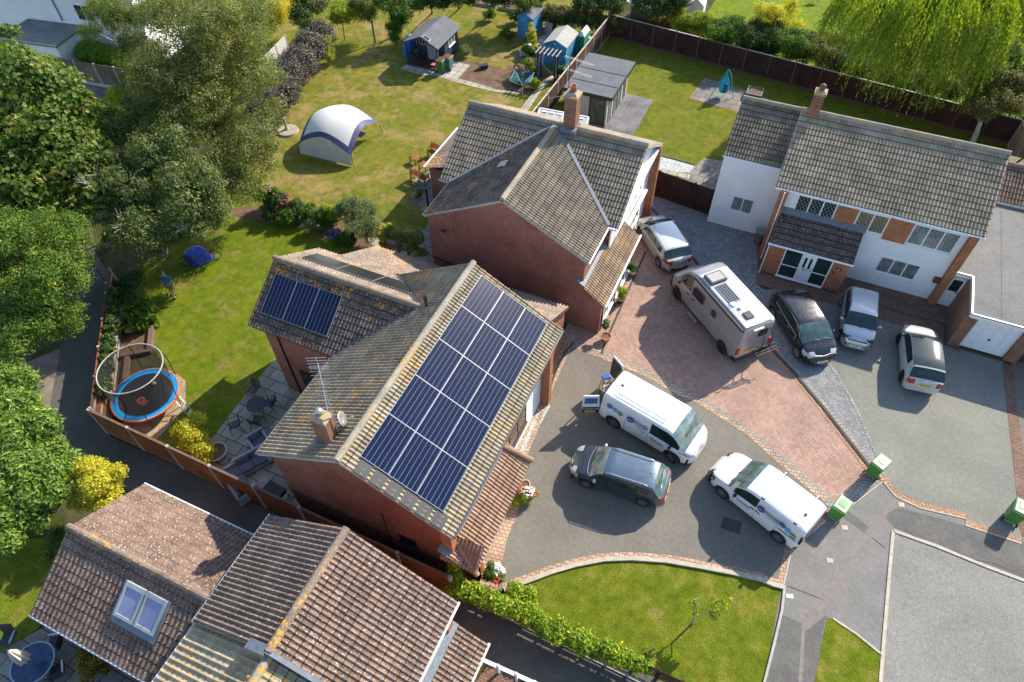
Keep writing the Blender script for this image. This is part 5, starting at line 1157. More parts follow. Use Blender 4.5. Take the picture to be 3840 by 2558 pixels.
m = MB(); m.path([(3.34, -.7, 1.03), (3.42, -.35, 1.04), (3.44, 0, 1.045), (3.42, .35, 1.04), (3.34, .7, 1.03)], .014); m.path([(4.06, -.55, .72), (4.2, 0, .70), (4.06, .55, .72)], .014); m.build('chrome_trim', m_chrome, c); wipers(c, 3.34, 1.06, .55, .52, .8); MB().obox((-.0, 0, .62), (.03, 1.1, .05)).build('chrome_strip', m_chrome, c)
# ---- livery for the two white vans
m_logo_b = simple('logo_navy', (.012, .03, .22), .5); m_logo_c = simple('logo_cyan', (.03, .38, .70), .5); m_logo_g = simple('logo_green', (.05, .30, .02), .5)
def roundel(par, p, xd, yd, r_, mat, s=.36):
    M_ = frame_mtx(p, xd, yd); m = MB(); m.lathe([(.001, -.004), (r_, -.004), (r_, .004), (.001, .004)], 24); o = m.build('logo_disc', mat, par); o.matrix_local = M_
    text(o, 'P&C', r_*.72, (0, 0, .005), (0, 0, 0), m_white_v, bold=True); return o
def livery(par, y, sd, x_pow, z_pow, discs, x_tel, z_tel, lean=.0):
    xd = (-sd, 0, 0); yd = (0, -sd*lean, 1); yy = sd*y
    k = -sd
    roundel(par, (x_pow-k*.34, yy, z_pow), xd, yd, .17, m_logo_b)
    text(par, 'POWER', .20, None, None, m_navyink, mtx=frame_mtx((x_pow+k*.20, yy, z_pow+.03), xd, yd), bold=True)
    text(par, '& CONTROL', .105, None, None, m_navyink, mtx=frame_mtx((x_pow+k*.20, yy, z_pow-.11), xd, yd))
    text(par, 'POWER & CONTROL SPECIALISTS', .03, None, None, m_navyink, mtx=frame_mtx((x_pow+k*.20, yy, z_pow-.20), xd, yd))
    for (dx, dz), mt in zip(discs, (m_logo_b, m_logo_c, m_logo_g)): roundel(par, (dx, yy+sd*.002, dz), xd, yd, .125, mt)
    text(par, '01332 552320', .11, None, None, m_navyink, mtx=frame_mtx((x_tel, yy, z_tel), xd, yd), bold=True)
    text(par, 'www.pac-electrical.co.uk', .065, None, None, m_navyink, mtx=frame_mtx((x_tel, yy, z_tel-.10), xd, yd))
# white electric van with its rear doors standing open
c, z = car('van', 'white rounded electric van with its rear doors standing open', 'van', (('N', 2293, 1599.5), ('N', 2513, 1732), -1), 4.71, 1.985,
    [(0, .7), (.02, 1.6), (.08, 1.86), (.3, 1.93), (3.2, 1.93), (3.55, 1.86), (4.25, 1.18), (4.5, 1.05), (4.64, .85), (4.71, .5)],
    [(0, .68), (.1, 1.12), (3.0, 1.12), (4.0, 1.05), (4.3, .95), (4.6, .78), (4.71, .48)], None, [(0, .93), (.1, .96), (.5, .985), (3.6, .985), (4.1, .96), (4.45, .84), (4.62, .66), (4.71, .45)],
    {'ws': (3.52, 4.26), 'rw': (-1, -.5), 'side': [(2.55, 4.0)], 'wsm': simple('windscreen_open', (.12, .17, .165), .06, var=.8, spec=.8, vs=2.5)}, (.80, 3.79), .355, pwhite, sill=.24, pill=[(3.42, 3.48)], lamps=[('headlight', m_clear, 4.30, 4.62, .82, .93, .40)], gap=(1.35, 2.52, 3.45), tumble=.17, shoulder=.02, lowz=.30, spokes=10, steer=R(-22), cant=.07)
m = MB()
for i in range(8): m.box(.5, 3.0, -.62+i*.165, -.60+i*.165+.02, 1.926, 1.933)
m.build('roof_ribs', pwhite, c); m = MB(); m.hexa([(.48, -.03, 1.93), (.62, -.03, 1.93), (.62, .03, 1.93), (.48, .03, 1.93)], [(.46, -.01, 2.0), (.52, -.01, 2.0), (.52, .01, 2.0), (.46, .01, 2.0)]); m.build('fin_aerial', m_black, c)
livery(c, .992, -1, 1.93, 1.33, [(.50, 1.42), (.78, 1.36), (1.06, 1.30)], 3.0, .86)
mirrors(c, 3.62, .98, 1.12, m_black); handles(c, (2.3, 2.75), .995, 1.0, m_chrome)
m = MB(); m.beam((4.36, -.86, .92), (4.02, -.97, 1.0), .02, .03); m.beam((4.36, .86, .92), (4.02, .97, 1.0), .02, .03); m.build('lamp_line', m_black, c); wipers(c, 4.27, 1.16, .6, .6, 1.0)
m = MB(); m.lathe([(.085, 0), (.105, 0), (.105, .012), (.085, .012), (.085, 0)], 24, cap=False); o = m.build('emblem', m_chrome, c); o.location = (4.655, 0, .92); o.rotation_euler = (0, R(62), 0)
q = MB()
for sd in (1, -1): q.path([(-.075, sd*.055, .006), (0, sd*.018, .006), (-.035, 0, .006)], .008); q.path([(-.02, sd*.085, .006), (.075, sd*.035, .006), (.02, 0, .006)], .008)
q.build('emblem_mark', m_chrome, o)
m = MB()
for i in range(10):
    for j in range(3): m.obox((4.70-.004*abs(i-4.5)**1.6, -.5+i*.11, .36+j*.06), (.02, .03, .03))
m.build('grille', m_dark, c)
m = MB(); m.box(-.012, .03, -.86, .86, .62, 1.80); m.build('load_bay', m_black, c)
m_blueglass = simple('door_glass_blue', (.05, .16, .32), .08, spec=.8)
# rear doors, hinged outwards past ninety degrees
for sd, an, w_ in ((-1, 128, .80), (1, 112, .80)):
    h = Vector((.0, sd*.93, 0)); d = Vector((-math.sin(R(an)), sd*-math.cos(R(an)), 0)); n = Vector((-d.y, d.x, 0))*(-sd)
    def P(a, o_, zz): q_ = h+d*a+n*o_; return (q_.x, q_.y, zz)
    m = MB(); m.hexa([P(0, -.04, .55), P(w_, -.04, .55), P(w_, .05, .55), P(0, .05, .55)], [P(.02, -.03, 1.15), P(w_, -.03, 1.15), P(w_, .05, 1.15), P(.02, .05, 1.15)]); m.hexa([P(.02, -.03, 1.152), P(w_, -.03, 1.152), P(w_, .05, 1.152), P(.02, .05, 1.152)], [P(.1, .02, 1.84), P(w_, .02, 1.84), P(w_, .09, 1.84), P(.1, .09, 1.84)]); dr = m.build('rear_door', pwhite, c, recalc=True, bevel=.02)
    m = MB(); m.hexa([P(.12, .03, 1.22), P(w_-.08, .03, 1.22), P(w_-.08, .062, 1.22), P(.12, .062, 1.22)], [P(.15, .06, 1.68), P(w_-.08, .06, 1.68), P(w_-.08, .088, 1.68), P(.15, .088, 1.68)]); m.build('rear_window', m_blueglass, dr, recalc=True)
    m = MB(); m.hexa([P(.02, .0, .53), P(w_-.01, .0, .53), P(w_-.01, .062, .53), P(.02, .062, .53)], [P(.03, .0, .93), P(w_-.01, .0, .93), P(w_-.01, .060, .93), P(.03, .060, .93)]); m.build('door_base', m_black, dr, recalc=True)
    m = MB(); m.hexa([P(.04, -.06, .56), P(w_-.03, -.06, .56), P(w_-.03, -.04, .56), P(.04, -.04, .56)], [P(.05, -.035, 1.72), P(w_-.04, -.035, 1.72), P(w_-.04, .0, 1.72), P(.05, .0, 1.72)]); m.build('door_lining', m_dark, dr, recalc=True)
    if sd < 0:
        xdir = Vector((0, 0, 1)).cross(n); text(dr, '01332 552 320', .115, None, None, m_white_v, mtx=frame_mtx(Vector(P(.40, .066, .80)), xdir, (0, 0, 1)), bold=True)
        m = MB(); m.obox(Vector(P(.42, .068, .62)), (.52, .02, .11), math.atan2(d.y, d.x)); m.build('number_plate', m_plate_y, dr)
# white small van with roof bars
c, z = car('van', 'white compact van with two roof bars parked beside the green bin', 'van', (('N', 2910, 2032), ('N', 2695.7, 1860), 1), 4.5, 1.82,
    [(0, .7), (.02, 1.5), (.08, 1.76), (.3, 1.82), (2.2, 1.83), (2.55, 1.78), (2.9, 1.62), (3.45, 1.12), (4.0, 1.0), (4.3, .82), (4.5, .5)],
    [(0, .68), (.1, 1.08), (2.0, 1.08), (3.1, 1.0), (3.6, .98), (4.1, .84), (4.5, .48)], None, [(0, .84), (.1, .87), (.5, .905), (3.2, .905), (3.8, .88), (4.25, .74), (4.5, .48)],
    {'ws': (2.72, 3.42), 'rw': (-1, -.5), 'side': [(2.05, 3.1)], 'wsm': simple('windscreen_green', (.09, .13, .12), .06, var=.8, spec=.8, vs=2.5)}, (.78, 3.50), .32, pwhite, sill=.24, lamps=[('headlight', m_dark, 4.02, 4.42, .66, .86, .44)], gap=(1.05, 2.0, 3.05), tumble=.12, shoulder=.02, lowz=lambda x: .62 if x > 4.12 or x < .12 else .30, spokes=12, cant=.06, lowmat=m_dark)
livery(c, .912, 1, 1.50, 1.30, [(.88, 1.34), (.62, 1.26), (.36, 1.18)], 2.55, .82)
roundel(c, (-.004, .40, 1.30), (0, -1, 0), (0, 0, 1), .17, m_logo_b); text(c, 'POWER', .10, None, None, m_navyink, mtx=frame_mtx((-.004, -.1, 1.30), (0, -1, 0), (0, 0, 1)), bold=True)
for x in (.55, 2.0):
    MB().beam((x, -.82, 1.93), (x, .82, 1.93), .05, .035).build('roof_bar', m_chrome, c)
    for sd in (1, -1): MB().obox((x, sd*.78, 1.86), (.12, .07, .12)).build('bar_foot', m_black, c, bevel=.015)
m = MB()
for i in range(7): m.box(.25, 2.15, -.6+i*.2, -.585+i*.2, 1.828, 1.838)
m.build('roof_ribs', m_steel, c); MB().obox((.5, .15, 1.86), (.16, .06, .05)).build('fin_aerial', m_black, c)
MB().box(.15, 1.0, .908, .925, .98, 1.01).build('door_rail', m_black, c); mirrors(c, 2.95, .90, 1.05, m_black); handles(c, (1.9, 2.15), .915, .95, m_black)
wipers(c, 3.46, 1.13, .6, .55, .9)
for sd in (1, -1): MB().obox((.03, sd*.84, 1.15), (.1, .08, .5)).build('tail_light', m_red_l if sd < 0 else m_black, c, bevel=.015)
# ================================================================ fences
def fence(name, label, cat, a, b, h, mat, pm, n=None, bay=1.83, pw=.10, ph=.06, cap=None, base=.15, basem=None, thick=.05, side=1, rails=0, railm=None, group=None):
    a = Vector((a[0], a[1], 0)); b = Vector((b[0], b[1], 0)); L = (b-a).length; n = n or max(1, round(L/bay)); d = (b-a)/L; nr = Vector((-d.y, d.x, 0))*side
    t = thing(name, label, cat, tuple(a), 0, group)
    for i in range(n+1):
        p = d*(L*i/n); ps = MB(); ps.obox(p+Vector((0, 0, (h+ph)/2)), (pw, pw, h+ph), math.atan2(d.y, d.x)); ps.build1('post', pm, t)
    for i in range(n):
        p, q = d*(L*i/n+pw/2), d*(L*(i+1)/n-pw/2); c = (p+q)/2; w_ = (q-p).length; rz = math.atan2(d.y, d.x)
        MB().obox(c+Vector((0, 0, (base+h)/2)), (w_, thick, h-base), rz).build1('fence_panel', mat, t)
        if base: MB().obox(c+Vector((0, 0, base/2)), (w_, thick+.01, base-.004), rz).build1('gravel_board', basem or pm, t)
        if cap: MB().obox(c+Vector((0, 0, h+.015)), (w_, thick+.05, .03), rz).build1('capping', cap, t)
        for k in range(rails):
            z = h*(.22+.33*k); MB().obox(c+nr*(thick/2+.035)+Vector((0, 0, z)), (w_, .06, .06), rz).build1('rail', railm or pm, t)
    return t
cr = at('L1', 780, 650, 1.9)
e1 = at('B2', 1735, 640, 1.9)
fence('wooden_fence', 'orange brown panel fence with concrete posts running along the alley to the brick house', 'fence', cr, (e1.x, e1.y), 1.88, m_fence_o, m_conc, n=8, pw=.12, cap=m_sleep, basem=m_sleep)
e2 = at('M1', 960, 890, 1.9)
fence('wooden_fence', 'ivy covered panel fence behind the trampoline and raised bed', 'fence', (cr.x, cr.y+.08), (e2.x, e2.y), 1.88, m_fence_o, m_conc, pw=.11, rails=3, railm=m_conc, side=-1)
g1, g2 = at('M1', 760, 765, 1.8), at('M1', 935, 1015, 1.8)
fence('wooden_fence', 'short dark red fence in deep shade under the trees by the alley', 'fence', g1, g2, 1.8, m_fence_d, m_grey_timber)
fence('wooden_fence', 'long dark brown close-board fence at the end of the right garden', 'fence', (-15.2, 52.08), (15.5, 48.3), 1.78, m_fence_d, simple('post_red_brown', (.10, .05, .035), .7), bay=1.86, cap=m_grey_timber, base=.2, pw=.09)
fence('wooden_fence', 'brown fence with pale posts and rails between the blue shed and garden office', 'fence', (-15.55, 36.2), (-15.3, 52.0), 1.75, m_fence_m, simple('post_pale', (.42, .34, .28), .7), bay=1.8, rails=3, side=1, cap=simple('rail_pale', (.48, .40, .33), .7), pw=.09)
fence('wooden_fence', 'dark brown fence closing the gap between the two houses above the grey paving', 'fence', (-6.1, 34.25), (-2.66, 33.75), 1.8, m_fence_d, m_fence_d, n=3, base=0, pw=.11)
a_, b_ = at('T1', 300, 480, 1.8), at('T1', 1180, 622, 1.8)
fence('wooden_fence', 'weathered grey fence with pale posts in front of the white annexe', 'fence', a_, b_, 1.8, m_fence_g, m_conc, base=.25, basem=m_conc)
a_, b_ = at('T2', 5, 575, 2.3), at('T2', 275, 300, 2.3)
fence('wooden_fence', 'pale fence half hidden behind the purple hedge', 'fence', a_, b_, 2.2, simple('pale_board', (.55, .52, .5), .8), m_conc)
a_, b_ = at('T4', 2085, 1290, 0), at('T4', 2185, 1110, 0); a2 = at('T4', 2200, 1350, 1.8)
fence('wooden_fence', 'larch lap fence beside the red-tinged tree', 'fence', (13.6, 48.3), (14.1, 44.2), 1.8, m_fence_l, m_conc, n=2)
fence('wooden_fence', 'red brown fence in the far right corner behind the larch fence', 'fence', (14.5, 47.5), (20, 46.8), 1.8, m_fence_o, m_fence_o, n=3)
# white railing at the bottom of the view
t = thing('railing', 'white metal railing beside the brown roofed house at the bottom', 'railing', tuple(at('B2', 2000, 1400)))
ra, rb = at('B2', 1995, 1345, 1.0), at('B3', 420, 1640, 1.0)
for k, z in enumerate((.95, .8, .65)): MB().beam((ra.x, ra.y, z), (rb.x, rb.y, z), .07, .04).build('rail', m_upvc, t, world=True)
for k in range(5):
    p = ra.lerp(rb, k/4*.98+.01); MB().box(p.x-.04, p.x+.04, p.y-.04, p.y+.04, 0, 1.02).build('post', m_upvc, t, world=True)
# trellis fence under the climbing hedge, with slatted rails
ta, tb = at('B2', 1745, 560, 1.5), at('B3', 1550, 1585, .8)
t = thing('slatted_fence', 'low dark slatted fence almost hidden by the climbing hedge', 'fence', (ta.x, ta.y, 0))
n_ = 11
for k in range(n_+1):
    p = ta.lerp(tb, k/n_); MB().box(p.x-.05, p.x+.05, p.y-.05, p.y+.05, 0, 1.1).build('post', m_fence_d, t, world=True)
for z in (.25, .45, .65, .85, 1.02):
    MB().beam((ta.x, ta.y, z), (tb.x, tb.y, z), .03, .12).build('slat', m_fence_d, t, world=True)
ribbon('edging', [ta, ta.lerp(tb, .5), tb], -.38, -.28, .012, m_kerb, .04)
# ================================================================ sheds and garden rooms
def shed(name, label, u0, u1, v0, v1, ze, zr, wall, doorm, roofm, ov=.08, felt=True):
    t = thing(name, label, 'shed', ((u0+u1)/2, (v0+v1)/2, 0))
    gable_wall('wall', wall, t, u0+ov, u1-ov, v0+ov, v1-ov, ze-.02, zr-.03, 'v')
    rp = (u0+u1)/2
    for e in (u0, u1):
        m = MB(); m.hexa([(rp, v0, zr-.03), (rp, v1, zr-.03), (e, v1, ze-.07), (e, v0, ze-.07)], [(rp, v0, zr+.02), (rp, v1, zr+.02), (e, v1, ze-.02), (e, v0, ze-.02)]); m.build('roof', roofm, t, world=True, recalc=True)
    for e in (u0, u1): MB().beam((rp, v0-.01, zr-.05), (e, v0-.01, ze-.09), .03, .10).build('barge_board', wall, t, world=True)
    m = MB(); m.box(rp-.38, rp+.38, v0+ov-.03, v0+ov, .06, 1.72); m.build('door', doorm, t, world=True)
    return t
s1 = shed('garden_shed', 'bright blue wooden shed furthest back beside the hedge', -22.0, -20.55, 49.0, 51.3, 1.75, 2.15, m_blue, m_blue_v, m_felt_d)
s2 = shed('garden_shed', 'larger bright blue wooden shed behind the pergola, with a pale felt roof', -18.45, -16.55, 45.95, 48.45, 1.75, 2.15, m_blue, m_blue_v, m_felt_p)
MB().obox((-17.5, 45.98, 1.85), (.14, .1, .1)).build('lamp', m_plot, s2, world=True)
t = thing('summerhouse', 'navy summerhouse with a grey felt roof and open veranda', 'summerhouse', (-26.5, 43.8, 0))
gable_wall('wall', m_navy, t, -27.75, -25.35, 43.3, 45.45, 1.95, 2.5, 'v')
for e in (-28.02, -25.1): MB().hexa([(-26.5, 41.85, 2.48), (-26.5, 45.6, 2.48), (e, 45.6, 1.80), (e, 41.85, 1.80)], [(-26.5, 41.85, 2.54), (-26.5, 45.6, 2.54), (e, 45.6, 1.86), (e, 41.85, 1.86)]).build('roof', m_felt_d, t, world=True, recalc=True)
for e in (-28.02, -25.1): MB().beam((-26.5, 41.84, 2.46), (e, 41.84, 1.79), .03, .12).build('barge_board', m_navy, t, world=True)
for x, y in ((-27.9, 42.0), (-25.3, 42.0)): MB().box(x-.05, x+.05, y-.05, y+.05, 0, 1.85).build('post', m_navy, t, world=True)
for x in (-27.9, -25.3): MB().box(x-.03, x+.03, 42.05, 43.3, .75, .82).build('rail', m_navy, t, world=True)
for k in range(2): MB().box(-26.85+k*.48, -26.4+k*.48, 43.24, 43.3, .1, 1.85).build('door', simple('door_sage', (.42, .47, .43), .7), t, world=True)
window(t, '-v', (-27.25, 43.3), .5, .6, 1.1, 2, frame=simple('frame_sage', (.42, .47, .43), .7), sill=False); window(t, '+u', (44.4, -25.35), 1.0, .75, 1.0, 2, frame=simple('frame_white', (.7, .72, .7), .6), sill=True, glass=mg_g)
MB().box(-28.0, -25.15, 41.95, 43.3, .0, .12).build('veranda_floor', m_fence_m, t, world=True)
sl_ = Vector((1.4, 0, -.68)).normalized(); o = MB().obox((-26.1, 42.1, 2.38), (.55, .34, .03), rot=Matrix.Rotation(math.atan2(.68, 1.4), 3, 'Y')).build('solar_panel', m_solar_fr, t, world=True)
o2 = MB().obox((-26.1, 42.1, 2.40), (.49, .28, .012), rot=Matrix.Rotation(math.atan2(.68, 1.4), 3, 'Y')).build('cells', m_solar, o)
# tarpaulin at its side
m_tarp = simple('tarpaulin_blue', (.02, .20, .62), .45, var=.35, vs=4, spec=.6, bump=1.0, bs=6); m_tarp2 = simple('tarpaulin_royal', (.03, .08, .50), .4, var=.5, vs=5, spec=.6, bump=1.0, bs=6)
def cloth(name, label, cat, c, pts, mat, zj=.12, seed=2, n=14):
    """draped sheet from a ring of ground points and a top height field"""
    t = thing(name, label, cat, c); r = random.Random(seed); m = MB(); N = len(pts); rings = [(1.0, .10), (.97, .35), (.88, .62), (.75, .82), (.5, .93), (.22, .97)]
    cx = sum(p[0] for p in pts)/N; cy = sum(p[1] for p in pts)/N; H = max(p[2] for p in pts); vs = []
    for f_, h_ in rings:
        for i, p in enumerate(pts): vs.append((cx+(p[0]-cx)*f_+r.uniform(-.04, .04)-c[0], cy+(p[1]-cy)*f_+r.uniform(-.04, .04)-c[1], p[2]*h_+r.uniform(-zj, zj)*(.5 if h_ < .3 else 1)))
    vs.append((cx-c[0], cy-c[1], H*.98)); fs = []
    for k in range(len(rings)-1):
        for i in range(N): fs.append((k*N+i, k*N+(i+1) % N, (k+1)*N+(i+1) % N, (k+1)*N+i))
    for i in range(N): fs.append(((len(rings)-1)*N+i, (len(rings)-1)*N+(i+1) % N, len(vs)-1))
    m.add(vs, fs); o = m.build('cover', mat, t, smooth=False)
    sb_ = o.modifiers.new('s', 'SUBSURF'); sb_.levels = 1; sb_.render_levels = 2
    return t
cloth('covered_swing', 'bright blue tarpaulin draped over something tall beside the summerhouse', 'tarpaulin', (-28.5, 43.3, 0), [(-28.9, 42.7, 1.5), (-28.45, 42.6, 1.5), (-28.15, 42.8, 1.6), (-28.15, 43.5, 1.65), (-28.2, 44.1, 1.6), (-28.5, 44.25, 1.5), (-28.8, 44.0, 1.5), (-28.9, 43.3, 1.5)], m_tarp)
# garden office and its deck
t = thing('garden_office', 'flat-roofed garden office with pale cladding and a large dark framed window', 'garden room', (-12.7, 42, 0))
m = MB(); m.box(-14.1, -11.3, 39.9, 44.35, 0, 2.22); m.build('wall', m_cladding, t, world=True)
m = MB(); m.hexa([(-14.4, 39.68, 2.22), (-10.98, 39.68, 2.22), (-10.98, 44.65, 2.26), (-14.4, 44.65, 2.26)], [(-14.4, 39.68, 2.40), (-10.98, 39.68, 2.40), (-10.98, 44.65, 2.46), (-14.4, 44.65, 2.46)]); m.build('roof', m_felt_d, t, world=True)
for v in (41.0, 42.6): MB().box(-14.3, -11.0, v, v+.04, 2.40+(v-39.68)*.012, 2.425+(v-39.68)*.012).build('roof_seam', m_dark, t, world=True)
for q_ in ((-14.42, -10.96, 39.64, 39.70), (-11.0, -10.94, 39.7, 44.66)): MB().box(*q_, 2.20, 2.44).build('fascia_board', m_dark, t, world=True)
mo_gl = simple('office_glass', (.10, .13, .12), .05, var=.7, vs=2, spec=.8)
window(t, '-v', (-12.0, 39.9), 1.15, 2.0, .08, 1, frame=m_dark, glass=mo_gl, sill=False, fw=.09); window(t, '+u', (40.5, -11.3), .7, 1.95, .1, 1, frame=m_dark, glass=mo_gl, sill=False); window(t, '+u', (42.1, -11.3), 1.7, 1.95, .1, 2, frame=m_dark, glass=mo_gl, sill=False, name='door'); window(t, '+u', (43.7, -11.3), .6, 1.95, .1, 1, frame=m_dark, glass=mo_gl, sill=False)
t = thing('deck', 'grey decking platform in front of the garden office', 'deck', (-10.3, 41.9, 0)); MB().box(-11.28, -9.25, 39.45, 44.3, .02, .2).build('deck_boards', m_deck, t, world=True); MB().box(-11.3, -9.22, 39.41, 39.45, .02, .2).build('deck_edge', m_dark, t, world=True)
# pale polycarbonate lean-to behind the middle house
t = thing('canopy', 'weathered white framed canopy between the brick chimney and garden office', 'canopy', (-13.3, 35.5, 0))
a_, b_, c_, d_ = at('T3', 295, 955, 2.1), at('T3', 722, 1035, 2.1), at('T3', 690, 1150, 1.9), at('T3', 250, 1060, 1.9)
mpoly = simple('polycarbonate', (.45, .46, .47), .3, var=.25, vs=2)
m = MB(); m.hexa([a_-Vector((0, 0, .04)), b_-Vector((0, 0, .04)), c_-Vector((0, 0, .04)), d_-Vector((0, 0, .04))], [a_, b_, c_, d_]); m.build('roof', mpoly, t, world=True, recalc=True)
for p, q in ((a_, b_), (b_, c_), (c_, d_), (d_, a_), (a_.lerp(b_, .5), d_.lerp(c_, .5))): MB().beam(p, q, .08, .06).build('frame', m_upvc, t, world=True)
for p in (a_, b_, c_, d_): MB().box(p.x-.04, p.x+.04, p.y-.04, p.y+.04, 0, p.z).build('post', m_upvc, t, world=True)
for k in range(6):
    p = a_.lerp(b_, .12+k*.15).lerp(d_.lerp(c_, .12+k*.15), .2); MB().obox(p+Vector((0, 0, .02)), (.34, .16, .02), math.atan2((b_-a_).y, (b_-a_).x)).build('vent_pane', m_plot, t, world=True)
# ================================================================ bins
m_bin = simple('bin_green', (.055, .19, .035), .45, var=.15); m_binlid = simple('bin_lid_green', (.15, .30, .13), .4, var=.15); m_bin2 = simple('bin_dark_green', (.05, .17, .14), .5); m_lidb = simple('bin_lid_brown', (.17, .07, .04), .5)
def bin_(label, p, rz, num=None, body=None, lid=None, group=None, W_=.58, D_=.70):
    """wheels at local -y; p is the ground point under the middle of the axle"""
    t = thing('wheelie_bin', label, 'bin', (p.x, p.y, p.z+.02), rz, group)
    m = MB(); y0 = -.05
    m.hexa([(-W_*.40, y0+.05, .06), (W_*.40, y0+.05, .06), (W_*.40, D_*.72, .06), (-W_*.40, D_*.72, .06)], [(-W_/2, y0-.02, .95), (W_/2, y0-.02, .95), (W_/2, D_-.05, .95), (-W_/2, D_-.05, .95)]); m.build('body', body or m_bin, t, bevel=.02)
    m = MB(); m.hexa([(-W_/2-.02, y0-.06, .95), (W_/2+.02, y0-.06, .95), (W_/2+.02, D_-.02, .95), (-W_/2-.02, D_-.02, .95)], [(-W_/2+.03, y0-.02, 1.04), (W_/2-.03, y0-.02, 1.04), (W_/2-.03, D_-.08, 1.0), (-W_/2+.03, D_-.08, 1.0)]); l = m.build('lid', lid or m_binlid, t, bevel=.02)
    MB().obox((0, D_*.42, 1.03), (.30, .34, .03)).build('lid_panel', lid or m_binlid, l, bevel=.01)
    m = MB(); m.tube((-.2, y0-.10, 1.0), (.2, y0-.10, 1.0), .016); m.tube((-.2, y0-.10, 1.0), (-.2, y0-.02, .97), .016); m.tube((.2, y0-.10, 1.0), (.2, y0-.02, .97), .016); m.tube((0, y0-.10, 1.0), (0, y0-.02, .97), .014); m.build('handle', body or m_bin, t)
    MB().tube((-.26, 0, .10), (.26, 0, .10), .014).build('axle', m_steel, t)
    for sx in (-1, 1): MB().tube((sx*.25, 0, .10), (sx*.30, 0, .10), .10, 16).build('wheel', m_rubber, t)
    if num: text(t, num, .20, None, None, m_white_v, mtx=frame_mtx((-W_/2*.93, D_*.35, .72), (0, -1, 0), (-.06, 0, 1)), bold=True)
    return t
b1 = (at('L4', 955, 1250)+at('L4', 1010, 1240))/2; bin_('green wheelie bin standing on the red herringbone drive by the drain line', b1, R(-28)); 
b2 = (at('B4', 343, 92)+at('B4', 400, 62))/2; o = bin_('green wheelie bin close behind the white compact van, marked 22', b2, R(-20), '22')
b3 = (at('B4', 1228, 85)+at('B4', 1300, 105))/2; o = bin_('green wheelie bin numbered 24 at the right edge of the picture', b3, R(-12), '24')
c0_ = at('T2', 1690, 640); bin_('green wheelie bin with brown lid, nearer of the pair at the summerhouse', Vector((-25.05, 41.75, 0)), R(0), None, m_bin, m_lidb); bin_('teal green wheelie bin with brown lid, further of the pair at the summerhouse', Vector((-24.75, 42.35, 0)), R(0), None, m_bin2, m_lidb)
MB().obox((0, 0, 0), (0.01, 0.01, 0.01)) 
for k_, (pp, ww) in enumerate(((at('M3', 2240, 560, .85), 0),)):
    t = thing('refuse_bin', 'small grey lidded bin standing against the brick pier', 'bin', (pp.x, pp.y, 0)); MB().hexa([(-.16, -.18, 0), (.16, -.18, 0), (.16, .18, 0), (-.16, .18, 0)], [(-.22, -.24, .85), (.22, -.24, .85), (.22, .24, .85), (-.22, .24, .85)]).build('body', simple('bin_grey', (.13, .14, .15), .5), t, bevel=.02); MB().obox((0, 0, .88), (.48, .52, .06)).build('lid', simple('bin_grey_lid', (.22, .23, .24), .5), t, bevel=.02)
# ================================================================ trampoline
TC = Vector((-23.53, 9.72, 0)); t = thing('trampoline', 'round trampoline with blue and orange padding and a tall mesh enclosure', 'trampoline', tuple(TC))
m_mesh = NT('net_mesh'); tr = m_mesh.n('BsdfTransparent'); mx = m_mesh.n('MixShader'); mx.inputs[0].default_value = .52; m_mesh.col((.03, .03, .035)); m_mesh.t.links.new(tr.outputs[0], mx.inputs[1]); m_mesh.t.links.new(m_mesh.b.outputs[0], mx.inputs[2]); m_mesh.t.links.new(mx.outputs[0], m_mesh.out.inputs[0]); m_net = m_mesh.m
def ring(m, c, r_, z, w_, n=40, dz=0): 
    P = [Vector((c[0]+r_*math.cos(2*math.pi*i/n), c[1]+r_*math.sin(2*math.pi*i/n), z)) for i in range(n+1)]; m.path(P, w_, 6)
MB().lathe([(.001, .70), (1.25, .70), (1.25, .69), (.001, .69)], 40).build('jumping_mat', simple('mat_black', (.02, .02, .022), .7), t)
MB().lathe([(1.22, .72), (1.50, .74), (1.50, .71), (1.22, .70)], 40, cap=False).build('padding', simple('padding_blue', (.015, .26, .55), .45), t)
MB().lathe([(1.50, .745), (1.545, .735), (1.545, .64), (1.50, .66)], 40, cap=False).build('padding_edge', simple('padding_orange', (.75, .16, .04), .5), t)
m = MB(); ring(m, (-.12, .18), 1.42, 2.45, .03); m.build('top_ring', m_grey_timber, t)
n = 40; m = MB(); P0 = [(1.30*math.cos(2*math.pi*i/n), 1.30*math.sin(2*math.pi*i/n), .74) for i in range(n)]; P1 = [(-.12+1.42*math.cos(2*math.pi*i/n), .18+1.42*math.sin(2*math.pi*i/n), 2.45) for i in range(n)]; m.add(P0+P1, [(i, (i+1) % n, n+(i+1) % n, n+i) for i in range(n)]); m.build('net', m_net, t)
for k in range(6):
    a = 2*math.pi*k/6+.3; ps = [Vector((1.52*math.cos(a), 1.52*math.sin(a), .0)), Vector((1.60*math.cos(a), 1.60*math.sin(a), .8)), Vector((1.62*math.cos(a)-.06, 1.62*math.sin(a)+.09, 1.7)), Vector((1.42*math.cos(a)-.12, 1.42*math.sin(a)+.18, 2.45))]; MB().path(ps, .022).build('pole', m_black, t)
text(t, 'plum', .30, (.25, -.45, .705), (0, 0, R(20)), simple('logo_orange', (.5, .12, .06), .6), name='logo') if False else None
m = MB(); m.lathe([(.12, .702), (.20, .702), (.20, .706), (.12, .706), (.12, .702)], 20, (.05, -.35, 0), cap=False); m.box(.03, .07, -.62, -.30, .702, .706); m.box(.28, .32, -.55, -.25, .702, .706); m.box(.36, .40, -.50, -.20, .702, .706); m.build('logo', simple('logo_orange', (.5, .12, .06), .6), t)
m = MB(); m.tube((1.55, .55, .7), (2.3, .35, .05), .02); m.tube((1.6, .25, .7), (2.35, .05, .05), .02)
